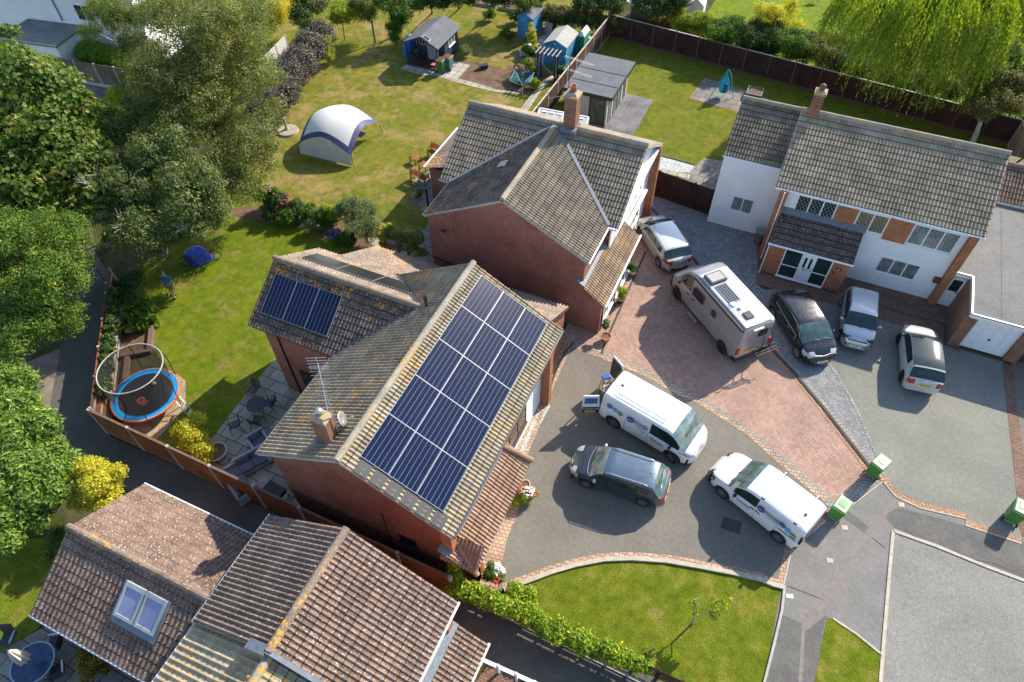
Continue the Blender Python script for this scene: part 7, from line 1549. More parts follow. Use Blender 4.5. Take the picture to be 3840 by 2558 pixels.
def trunk(par, base, blobs, r0, mat=None, seed=1, nb=None, name='trunk', bare=0.0):
    rr = random.Random(seed); base = Vector(base); B = sorted(blobs, key=lambda b: -b[2]); top = Vector(B[0][:3]); m = MB()
    pts = [base]; n = 5; 
    for i in range(1, n+1):
        f_ = i/n*.75; q = base.lerp(top, f_); q.z = base.z+(top.z-base.z)*min(1, f_*1.1); pts.append(q+Vector((rr.uniform(-.12, .12), rr.uniform(-.12, .12), 0))*r0*4)
    for i in range(n): m.tube(pts[i], pts[i+1], r0*(1-.16*i), 8, r2=r0*(1-.16*(i+1)), cap=i == 0)
    m.build(name, mat or m_bark, par, world=True)
    for b in (B if nb is None else B[:nb]):
        e = Vector(b[:3]); s = pts[rr.randint(1, 4)]; mid = s.lerp(e, .5)+Vector((rr.uniform(-.2, .2), rr.uniform(-.2, .2), .15)); m = MB(); m.tube(s, mid, r0*.42, 6, r2=r0*.28); m.tube(mid, e, r0*.28, 6, r2=r0*.1)
        for _ in range(5): t_ = mid.lerp(e, rr.uniform(.1, .95)); m.tube(t_, t_+Vector((rr.uniform(-1, 1), rr.uniform(-1, 1), rr.uniform(-.1, .8)))*b[3]*(.6+bare), r0*.12, 5, r2=r0*.03)
        m.build('limb', mat or m_bark, par, world=True)
def tree(name, label, cat, base, blobs, n, leaf, mat, r0=.12, group=None, seed=1, tm=None, tr=True, **kw):
    b = Vector((base[0], base[1], 0)); t = thing(name, label, cat, tuple(b), 0, group)
    if tr: trunk(t, b, blobs, r0, tm, seed, nb=6)
    leaves('crown' if tr else 'foliage', blobs, n, leaf, mat, t, seed, **kw); return t
def cen(blobs): a = np.array(blobs); return a[:, 0].mean(), a[:, 1].mean()
G_syc = leafmat('leaf_sycamore', (0.054, 0.101, 0.016), (0.186, 0.264, 0.039), (0.403, 0.341, 0.078), .22)
G_con = leafmat('leaf_conifer', (0.054, 0.116, 0.012), (0.171, 0.279, 0.028), (0.527, 0.403, 0.031), .16, .25)
G_bir = leafmat('leaf_birch', (.105, .125, .03), (.25, .28, .08), (.38, .37, .12), .18)
G_wep = leafmat('leaf_weeping_birch', (0.078, 0.124, 0.023), (0.202, 0.264, 0.062), (0.372, 0.341, 0.109), .15)
G_pho = leafmat('leaf_glossy', (.045, .075, .012), (.19, .25, .045), (.42, .26, .12), .10, .25, .6)
G_pur = leafmat('leaf_purple', (.035, .045, .02), (.13, .095, .075), (.50, .48, .46), .12, .2, .7)  # the pale third tone paints white glints into some leaves
G_dkg = leafmat('leaf_dark', (0.023, 0.054, 0.012), (0.078, 0.139, 0.023), (0.186, 0.264, 0.046), .15, .25)
G_grn = leafmat('leaf_green', (0.046, 0.109, 0.012), (0.139, 0.248, 0.028), (0.341, 0.419, 0.046), .15)
G_yel = leafmat('leaf_yellow', (0.310, 0.310, 0.019), (0.744, 0.651, 0.054), (0.850, 0.806, 0.078), .3)
G_ylg = leafmat('leaf_yellow_green', (0.155, 0.217, 0.012), (0.403, 0.465, 0.031), (0.651, 0.620, 0.062), .25)
G_wil = leafmat('leaf_willow', (0.109, 0.171, 0.012), (0.295, 0.388, 0.039), (0.558, 0.558, 0.062), .2, .45)
G_red = leafmat('leaf_redtip', (0.062, 0.093, 0.023), (0.186, 0.202, 0.054), (0.527, 0.186, 0.093), .25)
G_lau = leafmat('leaf_laurel', (0.062, 0.139, 0.012), (0.217, 0.341, 0.031), (0.465, 0.527, 0.062), .2, .3, .6)
G_gry = leafmat('leaf_silver', (.11, .16, .05), (.27, .34, .15), None)
G_bam = leafmat('leaf_bamboo', (0.139, 0.171, 0.031), (0.341, 0.372, 0.093), (0.558, 0.527, 0.186), .2)
T_ = 'tree'
b = [bl(*q) for q in ((110, 330, 8.6, 170), (240, 450, 8.0, 125), (90, 560, 7.4, 190), (270, 640, 6.4, 150), (325, 760, 5.2, 100), (130, 760, 5.6, 160), (30, 240, 7.8, 75), (175, 250, 8.6, 28), (130, 300, 8.6, 60), (385, 450, 6, 40), (-60, 420, 7.5, 170), (-60, 640, 6, 160), (30, 125, 7, 22))]
tree('sycamore_tree', 'broad pale green sycamore filling the left edge, tallest tree there', T_, at('N', 330, 900), b, 62000, .24, G_syc, .3, seed=3, clump=.55, lobes=7, asp=.8, fill=.35)
b = [bl(*q) for q in ((70, 900, 6, 140), (205, 930, 5.2, 120), (265, 1040, 4.2, 90), (110, 1070, 4.6, 150), (50, 1230, 3.4, 130), (190, 1180, 3, 110), (-40, 1000, 5, 120), (250, 1230, 2.2, 55))]
tree('conifer_tree', 'yellow-tipped feathery conifer below the sycamore at the left edge', T_, at('N', 190, 1230), b, 60000, .15, G_con, .2, seed=5, clump=.34, lobes=7, asp=.30, fill=.3, down=-.1)
b = [bl(*q) for q in ((710, 110, 10, 170), (880, 150, 9, 150), (640, 290, 8.4, 125), (820, 330, 7.5, 170), (950, 290, 6.8, 95), (710, 450, 6.4, 150), (880, 520, 5.2, 140), (1000, 590, 3.6, 75), (935, 680, 3, 100), (590, 400, 6.8, 70), (575, 200, 8.6, 70), (650, 50, 9.6, 85), (760, -60, 10, 150), (950, 60, 8, 80), (1020, 420, 5, 50))]
tree('birch_tree', 'tall grey-green birch with fine leaves, left of the dome shelter', T_, at('N', 880, 720), b, 125000, .115, G_bir, .22, seed=7, clump=.40, lobes=7, asp=.55, fill=.35)
b = [bl(*q) for q in ((400, 60, 5.5, 70), (475, 120, 4.6, 70), (350, 120, 4.4, 45), (470, 200, 3.2, 60), (530, 60, 5, 60), (540, 190, 3.4, 50), (400, 20, 5, 50))]
tree('weeping_birch_tree', 'small weeping birch with pale bare branches before the white house', T_, at('N', 470, 250), b, 26000, .13, G_wep, .09, seed=9, clump=.32, lobes=7, asp=.35, down=.9, tm=m_bark_pale)
b = [bl(*q) for q in ((340, 195, 1.6, 52), (400, 215, 1.5, 50), (455, 235, 1.3, 40))]
tree('clipped_hedge', 'bright green rounded clipped hedge beside the annexe door', 'hedge', cen(b), b, 22000, .09, leafmat('leaf_clipped', (0.093, 0.186, 0.009), (0.202, 0.341, 0.019)), seed=11, tr=False, clump=.18, jit=.03, fill=.1)
b = [bl(*q) for q in ((450, 360, 1.1, 45), (420, 375, .8, 28))]
tree('shrub', 'rounded yellow-green shrub at the end of the grey patio, under the birch', 'shrub', cen(b), b, 9000, .08, G_ylg, seed=12, tr=False, clump=.16, jit=.03)
b = [bl(*q) for q in ((495, 290, 2, 38), (530, 310, 2, 45))]
tree('shrub', 'loose pale shrub growing against the grey fence end', 'shrub', cen(b), b, 9000, .11, G_bir, seed=13, tr=False)
b = [bl(*q) for q in ((500, 480, 6.2, 95), (430, 600, 6, 80), (630, 560, 6.4, 110), (520, 690, 5.2, 130), (680, 720, 5.2, 130), (800, 770, 4.2, 80), (460, 820, 4.4, 70), (560, 860, 4.2, 110), (700, 845, 3.8, 80), (800, 830, 3.2, 50), (590, 930, 3, 38), (660, 900, 3, 34), (445, 900, 3.2, 45), (520, 410, 5.6, 50))]
tree('photinia_tree', 'dense glossy-leaved tree with bare grey twigs above the covered bicycles', T_, at('N', 620, 960), b, 60000, .21, G_pho, .16, seed=15, clump=.34, lobes=7, asp=.28, tm=m_bark_pale, fill=.25, down=-.3)
rr_ = random.Random(8); pt = [o for o in bpy.data.objects if o.name == 'photinia_tree'][0]
for _ in range(13):
    q = b[rr_.randrange(len(b))]; c_ = Vector(q[:3])+Vector((rr_.uniform(-.5, .5)*q[3], rr_.uniform(-.9, -.2)*q[4], rr_.uniform(.2, .7)*q[5])); m = MB()
    for _k in range(8):
        d_ = Vector((rr_.gauss(0, .6), rr_.gauss(-.3, .5), rr_.uniform(.4, 1))).normalized(); e_ = c_+d_*q[3]*.45; m.tube(c_, e_, .028, 5, r2=.014)
        for _j in range(3): f_ = c_.lerp(e_, rr_.uniform(.4, 1)); m.tube(f_, f_+(d_+Vector((rr_.gauss(0, .6), rr_.gauss(0, .6), rr_.gauss(0, .4))))*q[3]*.22, .012, 4, r2=.006)
    m.build('twigs', m_bark_pale, pt, world=True)
for k, (lab, q) in enumerate((('purple-leaved hedge shrub at the upper end, beside the yellow conifer', ((1200, 130, 1.9, 50), (1160, 175, 2.0, 58))), ('purple-leaved hedge shrub, second from the upper end', ((1120, 235, 2.0, 66), (1080, 285, 2.0, 66))), ('purple and dark green hedge shrub beside the birch crown', ((1050, 340, 1.9, 66), (1015, 390, 1.8, 60))), ('lowest purple hedge shrub, tucked under the birch', ((980, 430, 1.7, 55), (960, 480, 1.4, 50))))):
    b = [bl(*x) for x in q]; tree('purple_shrub', lab, 'shrub', cen(b), b, 17000, .115, G_pur, seed=17+k, tr=False, group='purple hedge along the lawn', clump=.26, asp=.6)
def shrub(label, q, n, leaf, mat, seed, name='shrub', cat='shrub', group=None, **kw):
    kw.setdefault('lobes', 5)
    b = [bl(*x) for x in q]; return tree(name, label, cat, cen(b), b, n, leaf, mat, seed=seed, tr=False, group=group, **kw)
shrub('slim upright yellow-green shrub at the end of the purple hedge', ((1222, 160, 1.8, 20), (1225, 195, 1.1, 24), (1232, 215, .5, 18)), 6000, .12, G_ylg, 30, clump=.18)
shrub('golden yellow conifer at the top edge, left of the trellis', ((1015, 20, 4.0, 60), (1035, 60, 3, 50), (1000, 90, 2.4, 48), (1060, 20, 3, 40)), 26000, .12, leafmat('leaf_gold', (0.341, 0.310, 0.019), (0.651, 0.527, 0.031), (0.850, 0.698, 0.046), .3), 31, name='golden_conifer', cat='tree')
shrub('dark ivy-clad shrub between golden conifer and trellis', ((1110, 60, 2, 45), (1150, 90, 1.8, 40), (1180, 110, 1.5, 32), (1190, 30, 2.2, 40), (1110, 10, 2.5, 50)), 16000, .13, G_dkg, 32)
def small(name, label, base, q, n, leaf, mat, seed, r0=.05, cat='tree', group=None, **kw):
    kw.setdefault('lobes', 5)
    b = [bl(*x) for x in q]; return tree(name, label, cat, base, b, n, leaf, mat, r0, seed=seed, group=group, **kw)
small('fruit_tree', 'small lime green tree with a thin trunk on the dry lawn', at('N', 1293, 152), ((1278, 40, 2.6, 34), (1300, 62, 2.0, 34), (1330, 55, 2.0, 30), (1265, 75, 1.8, 26)), 9000, .13, G_ylg, 33)
shrub('loose olive green shrub behind the lime green tree', ((1350, 20, 2.5, 45), (1385, 45, 2, 42), (1330, -10, 2.5, 40)), 12000, .13, G_wep, 34)
small('apple_tree', 'bushy dark green fruit tree beyond the clothes posts', at('N', 1500, 122), ((1450, 15, 3.0, 42), (1500, 40, 2.6, 42), (1492, 80, 1.9, 34), (1550, 20, 2.6, 36), (1480, 105, 1.2, 24)), 18000, .14, G_grn, 35, .08)
small('rose_bush', 'thin rose bush beside the second clothes post', at('N', 1482, 176), ((1478, 138, 1.1, 16), (1484, 150, .8, 15)), 1800, .10, G_grn, 36, .025, cat='bush')
for k, (x, y, z, rr, mt, lab) in enumerate(((1620, -10, 3, 50, G_dkg, 'dark green tree at the top edge above the summerhouse'), (1720, -25, 3, 60, G_grn, 'green tree at the top edge above the raised beds'), (1850, -20, 3, 55, G_dkg, 'dark tree at the top edge above the blue sheds'), (1960, -5, 2.6, 50, G_wep, 'olive tree at the top edge left of the tall hedge'))):
    small('garden_tree', lab, at('N', x, y+60), ((x, y, z, rr), (x+40, y+10, z*.8, rr*.8)), 12000, .16, mt, 40+k, .08, group='trees at the back of the gardens')
hq = [(2055, 48, 1.3, 30), (2085, 52, 1.3, 30), (2120, 55, 1.3, 31), (2155, 60, 1.3, 31), (2190, 64, 1.3, 31), (2225, 70, 1.3, 30), (2260, 76, 1.3, 28), (2295, 82, 1.3, 26), (2325, 88, 1.2, 20)]
shrub('red-tipped green hedge behind the two blue sheds', [(*q[:4],) for q in hq]+[(q[0]-8, q[1]+22, .7, q[3]) for q in hq], 32000, .13, G_red, 45, name='hedge', cat='hedge', clump=.22, jit=.05)
small('garden_tree', 'dark tree behind the red-tipped hedge', at('N', 2230, 50), ((2200, 5, 2.6, 45), (2260, 12, 2.4, 42), (2310, 25, 2, 36)), 16000, .15, G_dkg, 46, .08, group='trees at the back of the gardens')
small('garden_tree', 'dark leafy tree above the back corner of the brown fence', at('N', 2440, 70), ((2400, 0, 3, 45), (2450, 30, 2.6, 50), (2500, 20, 2.6, 48), (2540, -5, 3, 45)), 20000, .16, G_dkg, 47, .08, group='trees at the back of the gardens')
shrub('bright yellow-green conifer bush behind the fence, left of the small white roof', ((2530, 50, 1.9, 34), (2550, 80, 1.5, 36), (2580, 110, 1.1, 34)), 15000, .13, G_ylg, 48, name='conifer_bush', clump=.24, asp=.3)
shrub('yellow-green conifer bush behind the fence, right of the small white roof', ((2610, 85, 1.6, 40), (2660, 95, 1.5, 40), (2700, 110, 1.3, 34), (2630, 125, 1.0, 36)), 18000, .13, G_ylg, 49, name='conifer_bush', clump=.24, asp=.3)
hx = [(2700, 150), (2760, 160), (2820, 165), (2880, 172), (2940, 182), (3000, 192), (3060, 205), (3120, 225), (3180, 245), (3240, 262)]
for k in range(5):
    q = hx[2*k:2*k+2]; zz = 1.9
    lab = ('dark hedge shrub behind the fence, nearest the yellow-green conifers', 'dark hedge shrub behind the fence below the yellow tree', 'dark feathery hedge shrub behind the fence, middle of the run', 'dark hedge shrub with russet patches behind the fence', 'dark hedge shrub behind the fence at the willow edge')[k]
    shrub(lab, [(x, y-20, zz+.3, 42) for x, y in q]+[(x+15, y+25, 1.0, 40) for x, y in q]+[(x+10, y-55, zz+.4, 40) for x, y in q], 17000, .14, (G_grn, G_dkg, G_grn, G_red, G_dkg)[k], 50+k, name='hedge_shrub', group='hedge behind the brown fence', clump=.28, asp=.4)
small('yellow_tree', 'sparse yellow-leaved tree behind the brown fence', at('N', 2925, 170), ((2870, 50, 3.4, 42), (2930, 75, 3, 40), (2975, 40, 3.2, 34), (2900, 105, 2.2, 30), (2985, 95, 2.4, 26)), 9000, .12, G_yel, 56, .07)
# willow: hanging strands
wb = [bl(*q) for q in ((3230, 30, 7.0, 100), (3360, 60, 8.0, 130), (3500, 60, 8.6, 140), (3640, 40, 8.6, 140), (3780, 30, 8.0, 130), (3330, 170, 5.2, 90), (3450, 200, 5.4, 100), (3580, 190, 5.8, 110), (3680, 150, 6.0, 90), (3560, -60, 9, 160), (3760, -60, 9, 150), (3300, -30, 7.5, 110))]
wbase = at('N', 3600, 330); t = thing('willow_tree', 'great weeping willow hanging over the fence in the top right corner', 'tree', (wbase.x, wbase.y, 0)); trunk(t, (wbase.x, wbase.y, 0), wb, .38, None, 5, nb=10)
r = np.random.RandomState(4); B_ = np.array(wb); ns, nl = 4600, 24; k = r.choice(len(B_), ns, p=(B_[:, 3]**2/(B_[:, 3]**2).sum())); d = r.normal(size=(ns, 3)); d[:, 2] = np.abs(d[:, 2])*.7+.05; d /= np.linalg.norm(d, axis=1)[:, None]
s0 = B_[k, :3]+d*B_[k, 3:6]*r.uniform(.75, 1.05, ns)[:, None]; Ls = r.uniform(1.2, 3.6, ns); hd = d.copy(); hd[:, 2] = 0; sway = r.normal(size=(ns, 3))*.10
tt = np.linspace(0, 1, nl)[None]; P = s0[:, None]+hd[:, None]*(np.sqrt(tt)*.7)[..., None]+sway[:, None]*tt[..., None]; P[..., 2] -= (tt**1.2)*Ls[:, None]*.92; P += r.normal(size=P.shape)*.035
P = P.reshape(-1, 3); m_ = len(P); P[:, 2] = np.maximum(P[:, 2], .3); A = r.normal(size=(m_, 3))*.35; A[:, 2] -= 1; A /= np.linalg.norm(A, axis=1)[:, None]; N_ = r.normal(size=(m_, 3)); Bv = np.cross(A, N_); Bv /= np.linalg.norm(Bv, axis=1)[:, None]; L_ = .20*r.uniform(.7, 1.3, m_)[:, None]
Vw = np.stack([P-A*L_*.5, P+Bv*L_*.13, P+A*L_*.5, P-Bv*L_*.13], 1).reshape(-1, 3); tn = np.clip(np.repeat(r.rand(ns), nl)*.7+r.rand(m_)*.3, 0, 1)
rawmesh('crown', Vw, np.arange(m_*4).reshape(-1, 4), G_wil, tn, par=t, world=True)
small('red_leaved_tree', 'red-tinged tree with a thick leaning pale trunk behind the white house', at('N', 3647, 536), ((3665, 310, 3.9, 50), (3730, 300, 4.1, 58), (3790, 330, 3.8, 50), (3640, 390, 3.2, 42), (3715, 395, 3.1, 60), (3790, 400, 3.2, 45), (3690, 430, 2.6, 30)), 26000, .14, G_red, 58, .19, tm=m_bark_pale)
shrub('dark green tree mass at the right edge behind the red-tinged tree', ((3830, 250, 3.5, 60), (3830, 330, 3, 60), (3845, 420, 2, 45), (3780, 220, 3.5, 50)), 18000, .15, G_dkg, 59, name='garden_tree', cat='tree')
shrub('dark undergrowth beneath the willow along the fence', ((3330, 290, 1.5, 45), (3410, 310, 1.5, 45), (3490, 330, 1.4, 42), (3570, 350, 1.3, 40)), 18000, .15, G_dkg, 60, name='undergrowth', cat='shrub')
shrub('small yellow-green shrub at the right edge behind the white house roof', ((3820, 640, 1, 24), (3838, 655, .8, 20)), 2500, .10, G_ylg, 61)
# bottom left shrubbery
for k, (lab, q, mt) in enumerate((('tall laurel at the left edge beside the dirt track', ((60, 1440, 2.6, 80), (20, 1520, 3.2, 90), (90, 1530, 2.6, 70)), G_lau), ('laurel in the middle of the left shrubbery, overhanging the alley', ((120, 1640, 3.0, 90), (200, 1700, 2.5, 72), (40, 1660, 3.2, 90)), G_lau), ('darker laurel below, next to the yellow shrub', ((230, 1760, 2.2, 62), (130, 1780, 2.8, 90), (160, 1860, 2.4, 90)), G_lau), ('laurel at the left edge above the brown tiled wing', ((30, 1800, 3.0, 90), (60, 1900, 2.6, 90), (20, 1990, 2.2, 70), (110, 1950, 2.0, 60)), G_lau))):
    shrub(lab, q, 18000, .19, mt, 70+k, name='laurel_shrub', group='laurels of the left shrubbery', clump=.32, asp=.38)
shrub('yellow variegated shrub at the corner of the brown tiled wing', ((370, 1790, 2.6, 72), (400, 1850, 2.1, 60), (320, 1770, 2.2, 48), (350, 1870, 1.8, 60), (420, 1800, 2, 40)), 26000, .10, G_yel, 75, name='yellow_shrub', clump=.22, asp=.7)
shrub('shady green shrub under the laurels with pale flowers', ((215, 2030, .8, 30), (205, 2070, .5, 24)), 3500, .10, G_grn, 76)
shrub('lilac dotted shrub along the dirt track', ((20, 1480, 1.2, 40), (60, 1560, 1.2, 30)), 5000, .12, G_grn, 77)
# ivy on the fence
iv = [(425, 1095), (420, 1130), (415, 1165), (411, 1200), (407, 1235), (403, 1270), (400, 1305), (396, 1340), (392, 1375), (388, 1410), (384, 1440), (378, 1465)]
shrub('glossy ivy hanging over the fence behind the trampoline', [(x, y, 1.75, 17) for x, y in iv]+[(x+16, y+14, 1.2, 15) for x, y in iv], 20000, .11, G_dkg, 78, name='ivy', cat='climber', clump=.14, jit=.08, asp=.8)
shrub('dark rounded shrub at the gate end of the ivy fence', ((450, 1085, 1.3, 30), (475, 1120, 1.1, 28)), 6000, .10, G_dkg, 79)
shrub('airy dark elder at the corner of the middle lawn', ((490, 1060, 1.5, 28), (510, 1045, 1.3, 22)), 4500, .11, G_dkg, 80)
shrub('large-leaved rhubarb-like plant in the raised bed', ((515, 1190, .4, 26), (548, 1165, .35, 24), (490, 1225, .35, 22), (555, 1215, .3, 18), (535, 1150, .3, 18)), 380, .48, G_grn, 81, name='rhubarb_plant', cat='plant', asp=.85, clump=.3)
# potted yellow shrub on the patio
pp = at('L1', 1930, 1060); pot('large pale round pot holding the yellow shrub at the patio edge', pp, .48, .42, simple('pot_stone', (.40, .39, .37), .8))
small('yellow_bush', 'yellow and green bush growing in the large round pot', pp, ((700, 1600, 1.3, 40), (740, 1650, 1.1, 46), (775, 1690, .9, 36), (690, 1640, .9, 32), (730, 1580, 1.4, 34), (760, 1720, .7, 30)), 15000, .10, G_yel, 82, .04, cat='bush', clump=.2, asp=.6)
# flower border between the gardens
bd = [((1000, 735, 1.1, 42), 6000, .11, G_grn, 'green rose bush at the birch end of the flower border'), ((1055, 765, .9, 38), 5000, .10, G_dkg, 'dark leafed bush with magenta flowers in the flower border'), ((1105, 775, .7, 34), 4500, .10, G_dkg, 'low leafy bush second along the flower border'), ((1075, 815, .5, 34), 4000, .12, G_grn, 'pale green clump at the front of the flower border'), ((1150, 795, .6, 30), 3500, .22, G_grn, 'sword-leaved iris clump in the flower border'), ((1163, 852, .5, 27), 7000, .06, G_gry, 'rounded silver-grey bush at the front of the flower border'), ((1205, 815, .8, 36), 4000, .16, G_grn, 'tall leafy clump beside the silver bush'), ((1245, 800, .9, 36), 5000, .13, G_ylg, 'lighter green bush left of the buddleia'), ((1255, 885, .4, 26), 3500, .08, G_grn, 'low blue-flowered clump at the lawn edge'), ((1300, 890, .6, 36), 6500, .10, G_dkg, 'dark green bush in front of the buddleia'), ((1010, 800, .5, 34), 4000, .10, G_dkg, 'dark low bush at the birch end of the flower border')]
for k, (q, n, lf, mt, lab) in enumerate(bd): shrub(lab, (q, (q[0]+12, q[1]+14, q[2]*.6, q[3]*.8)), n, lf, mt, 90+k, name='border_bush', cat='bush', group='flower border plants', clump=.16, asp=.3 if lf > .15 else .5)
bu = [(1330, 780, 1.7, 46), (1370, 800, 1.5, 44), (1395, 850, 1.1, 40), (1340, 850, 1.2, 46), (1300, 800, 1.2, 40), (1385, 890, .7, 34)]
t = shrub('large buddleia bush with purple flower spikes by the plant pots', bu, 16000, .11, G_gry, 105, name='buddleia', cat='bush', clump=.18, asp=.35)
def flowers(par, q, n, size, mat, seed, spike=False, name='flowers'):
    b = [bl(*x) for x in q]; r = random.Random(seed); m = MB()
    for i in range(n):
        c = b[r.randrange(len(b))]; d = Vector((r.gauss(0, 1), r.gauss(0, 1), abs(r.gauss(0, 1))+.3)).normalized(); p = Vector(c[:3])+Vector((d.x*c[3], d.y*c[4], d.z*c[5]))*r.uniform(.95, 1.12); p.z = max(p.z, .08)
        if spike: m.tube(p, p+d*size*3.2+Vector((0, 0, size)), size*.55, 5, r2=size*.1)
        else: m.ball(p, (size, size, size*.5), 6, 3)
    o = m.build(name, mat, par, world=True); return o
F_pur = simple('petal_purple', (.22, .09, .42), .7); F_mag = simple('petal_magenta', (.50, .04, .20), .7); F_wht = simple('petal_white', (.8, .8, .8), .7); F_red = simple('petal_red', (.65, .02, .03), .6); F_blu = simple('petal_blue', (.10, .09, .45), .7); F_pnk = simple('petal_pink', (.65, .25, .35), .7); F_yel = simple('petal_yellow', (.75, .55, .03), .6)
flowers(t, bu, 75, .045, F_pur, 1, True)
bb_ = {o['label']: o for o in bpy.data.objects if o.name.startswith('border_bush')}
flowers(bb_['dark leafed bush with magenta flowers in the flower border'], ((1055, 765, .9, 38), (1080, 750, .8, 25)), 40, .05, F_mag, 2); flowers(bb_['low blue-flowered clump at the lawn edge'], ((1255, 885, .4, 28),), 70, .045, F_blu, 3); flowers(bb_['green rose bush at the birch end of the flower border'], ((1000, 735, 1.1, 42),), 16, .05, F_pnk, 4)
# far garden plants
fg = [((1985, 190, .5, 22), 2500, .18, G_grn, 'large-leaved green plant left of the white planter'), ((1950, 270, .5, 28), 3500, .10, G_red, 'pinkish flowering bush beside the rotary airer'), ((1990, 245, .6, 30), 5000, .11, G_ylg, 'yellow-flowered climber on the dark trellis'), ((1940, 300, .4, 28), 3000, .09, G_grn, 'low mixed bush in front of the bare soil'), ((2000, 315, .4, 22), 3000, .09, G_ylg, 'golden green bush under the rotary airer'), ((2105, 265, .6, 22), 3000, .11, G_grn, 'leafy climber on the right pergola post'), ((1745, 190, .5, 20), 2500, .10, G_gry, 'straggly bush beside the summerhouse wall'), ((1900, 130, .6, 25), 3000, .12, G_grn, 'green clump beneath the raised beds'), ((1930, 60, .6, 26), 3000, .12, G_dkg, 'dark clump left of the furthest blue shed'), ((1830, 55, .5, 22), 2500, .10, G_grn, 'leafy clump inside the raised bed')]
for k, (q, n, lf, mt, lab) in enumerate(fg): shrub(lab, (q, (q[0]+10, q[1]+6, q[2]*.7, q[3]*.7)), n, lf, mt, 110+k, name='garden_bush', cat='bush', group='plants of the far garden', clump=.15)
flowers([o for o in bpy.data.objects if o.get('label') == 'pinkish flowering bush beside the rotary airer'][0], ((1950, 270, .5, 30),), 40, .06, F_pnk, 6)
p = at('T3', 220, 400); pot('black pot holding the slim golden conifer near the furthest shed', p, .24, .4, m_black); shrub('slim golden conifer growing from the black pot', ((1993, 95, 1.7, 8), (1993, 115, 1.3, 11), (1992, 135, .9, 15), (1992, 152, .6, 18)), 4500, .09, G_yel, 121, name='potted_conifer', clump=.12)
p = at('T3', 270, 440); pot('small dark pot of yellow flowers by the pergola', p, .18, .3, m_black); shrub('low yellow flowering plant in the small dark pot', ((2013, 178, .45, 9),), 900, .08, G_yel, 122, name='potted_plant', cat='plant', clump=.1)
# pots by the middle house
for k, (x, y, lab) in enumerate(((1205, 650, 'leftmost pale blue pot in the row of bamboo pots'), (1253, 672, 'second pale blue pot in the row of bamboo pots'), (1300, 690, 'dark blue pot in the row of bamboo pots'), (1350, 704, 'pale blue pot at the right end of the bamboo row'))):
    p = at('M2', x, y, .42); p.z = .43; pot(lab, p, .19, .34, m_pale if k != 2 else simple('pot_navy', (.08, .11, .20), .5), group='bamboo pots on the bench')
    nx_, ny_ = pix('M2', x, y); shrub('feathery bamboo in the '+('leftmost', 'second', 'third', 'last')[k]+' pot of the row', ((nx_, ny_-24, 1.15, 19), (nx_-3, ny_-40, 1.45, 17)), 3600, .10, G_bam, 125+k, name='bamboo_plant', cat='plant', clump=.14, asp=.22, group='bamboo plants in the row of pots')
pa, pb = at('M2', 1175, 680, .4), at('M2', 1390, 725, .4); t = thing('plank_bench', 'low plank bench carrying the row of bamboo pots', 'bench', ((pa.x+pb.x)/2, (pa.y+pb.y)/2, 0)); MB().beam(pa, pb, .34, .04).build('plank', m_wood, t, world=True)
for f_ in (.1, .5, .9): c_ = pa.lerp(pb, f_); MB().box(c_.x-.04, c_.x+.04, c_.y-.12, c_.y+.12, 0, .38).build1('leg', m_wood, t, world=True)
p = at('M2', 1155, 695); pot('round terracotta pot of the yellow bush beside the bamboo row', p, .26, .34, m_terra); shrub('yellow-leaved upright bush in the round terracotta pot', ((1443, 880, .9, 22), (1455, 858, 1.2, 17), (1440, 895, .6, 18)), 5000, .10, G_yel, 130, name='yellow_bush', cat='bush', clump=.13)
shrub('bushy green climber at the right end of the bamboo row', ((1560, 900, 1.2, 28), (1545, 930, .9, 26), (1580, 950, .7, 20), (1570, 885, 1.3, 22)), 8000, .09, G_bam, 131, clump=.16)
for k, (x, y, r_, h_, mt, lab, gm) in enumerate(((1485, 205, .14, .22, m_terra, 'terracotta pot by the middle house wall', None), (1465, 235, .19, .26, m_nav, 'cobalt blue pot by the middle house wall', G_grn), (1432, 262, .17, .2, m_conc, 'grey pot with a yellowish plant at the lawn edge', G_ylg), (1430, 160, .12, .2, m_conc, 'small grey pot nearest the garden bench', None))):
    p = at('M2', x, y); pot(lab, p, r_, h_, mt)
    if gm: nx_, ny_ = pix('M2', x, y); shrub('small leafy plant in the '+lab.split(' by')[0].split(' with')[0], ((nx_, ny_-6, .35, 6),), 500, .08, gm, 140+k, name='potted_plant', cat='plant', clump=.08)
p = at('M2', 1505, 365); t = thing('plant_hoop', 'tan round dish on the path by the gable corner', 'dish', tuple(p)); MB().lathe([(.2, 0), (.27, .08), (.25, .08), (.19, .02), (.001, .02)], 20, cap=False).build('dish', simple('tan', (.35, .24, .12), .7), t)
p = at('M2', 1545, 345); t = thing('drain_post', 'black upright pipe standing by the gable corner', 'pipe', tuple(p)); MB().lathe([(.06, 0), (.06, 1.3), (.08, 1.3), (.08, 1.4), (.001, 1.4)], 12, cap=False).build('pipe', m_pipe, t)
# front of the middle house
for k, (x, y, mt, lab, gm, q) in enumerate(((870, 1525, m_terra, 'terracotta pot of the olive standard by the gable front', G_gry, ((2272, 1210, .95, 11), (2270, 1225, .8, 10))), (1000, 1185, m_dark, 'black square planter in the middle of the front wall', G_ylg, ((2332, 1095, .75, 18), (2330, 1115, .5, 14))), (1100, 950, m_sleep, 'low dark planter at the far end of the front wall', G_grn, ((2376, 1000, .65, 17), (2370, 1010, .5, 15))))):
    p = at('M3', x, y); pot(lab, p, .26 if k == 0 else .22, .38 if k == 0 else .28, mt)
    small('potted_bush', ('small grey-green olive standard', 'bright yellow-green round bush', 'low leafy green bush')[k]+' growing in the '+('terracotta pot', 'black planter', 'dark planter')[k], p, q, 2200, .07, gm, 150+k, .018, cat='bush', clump=.10)
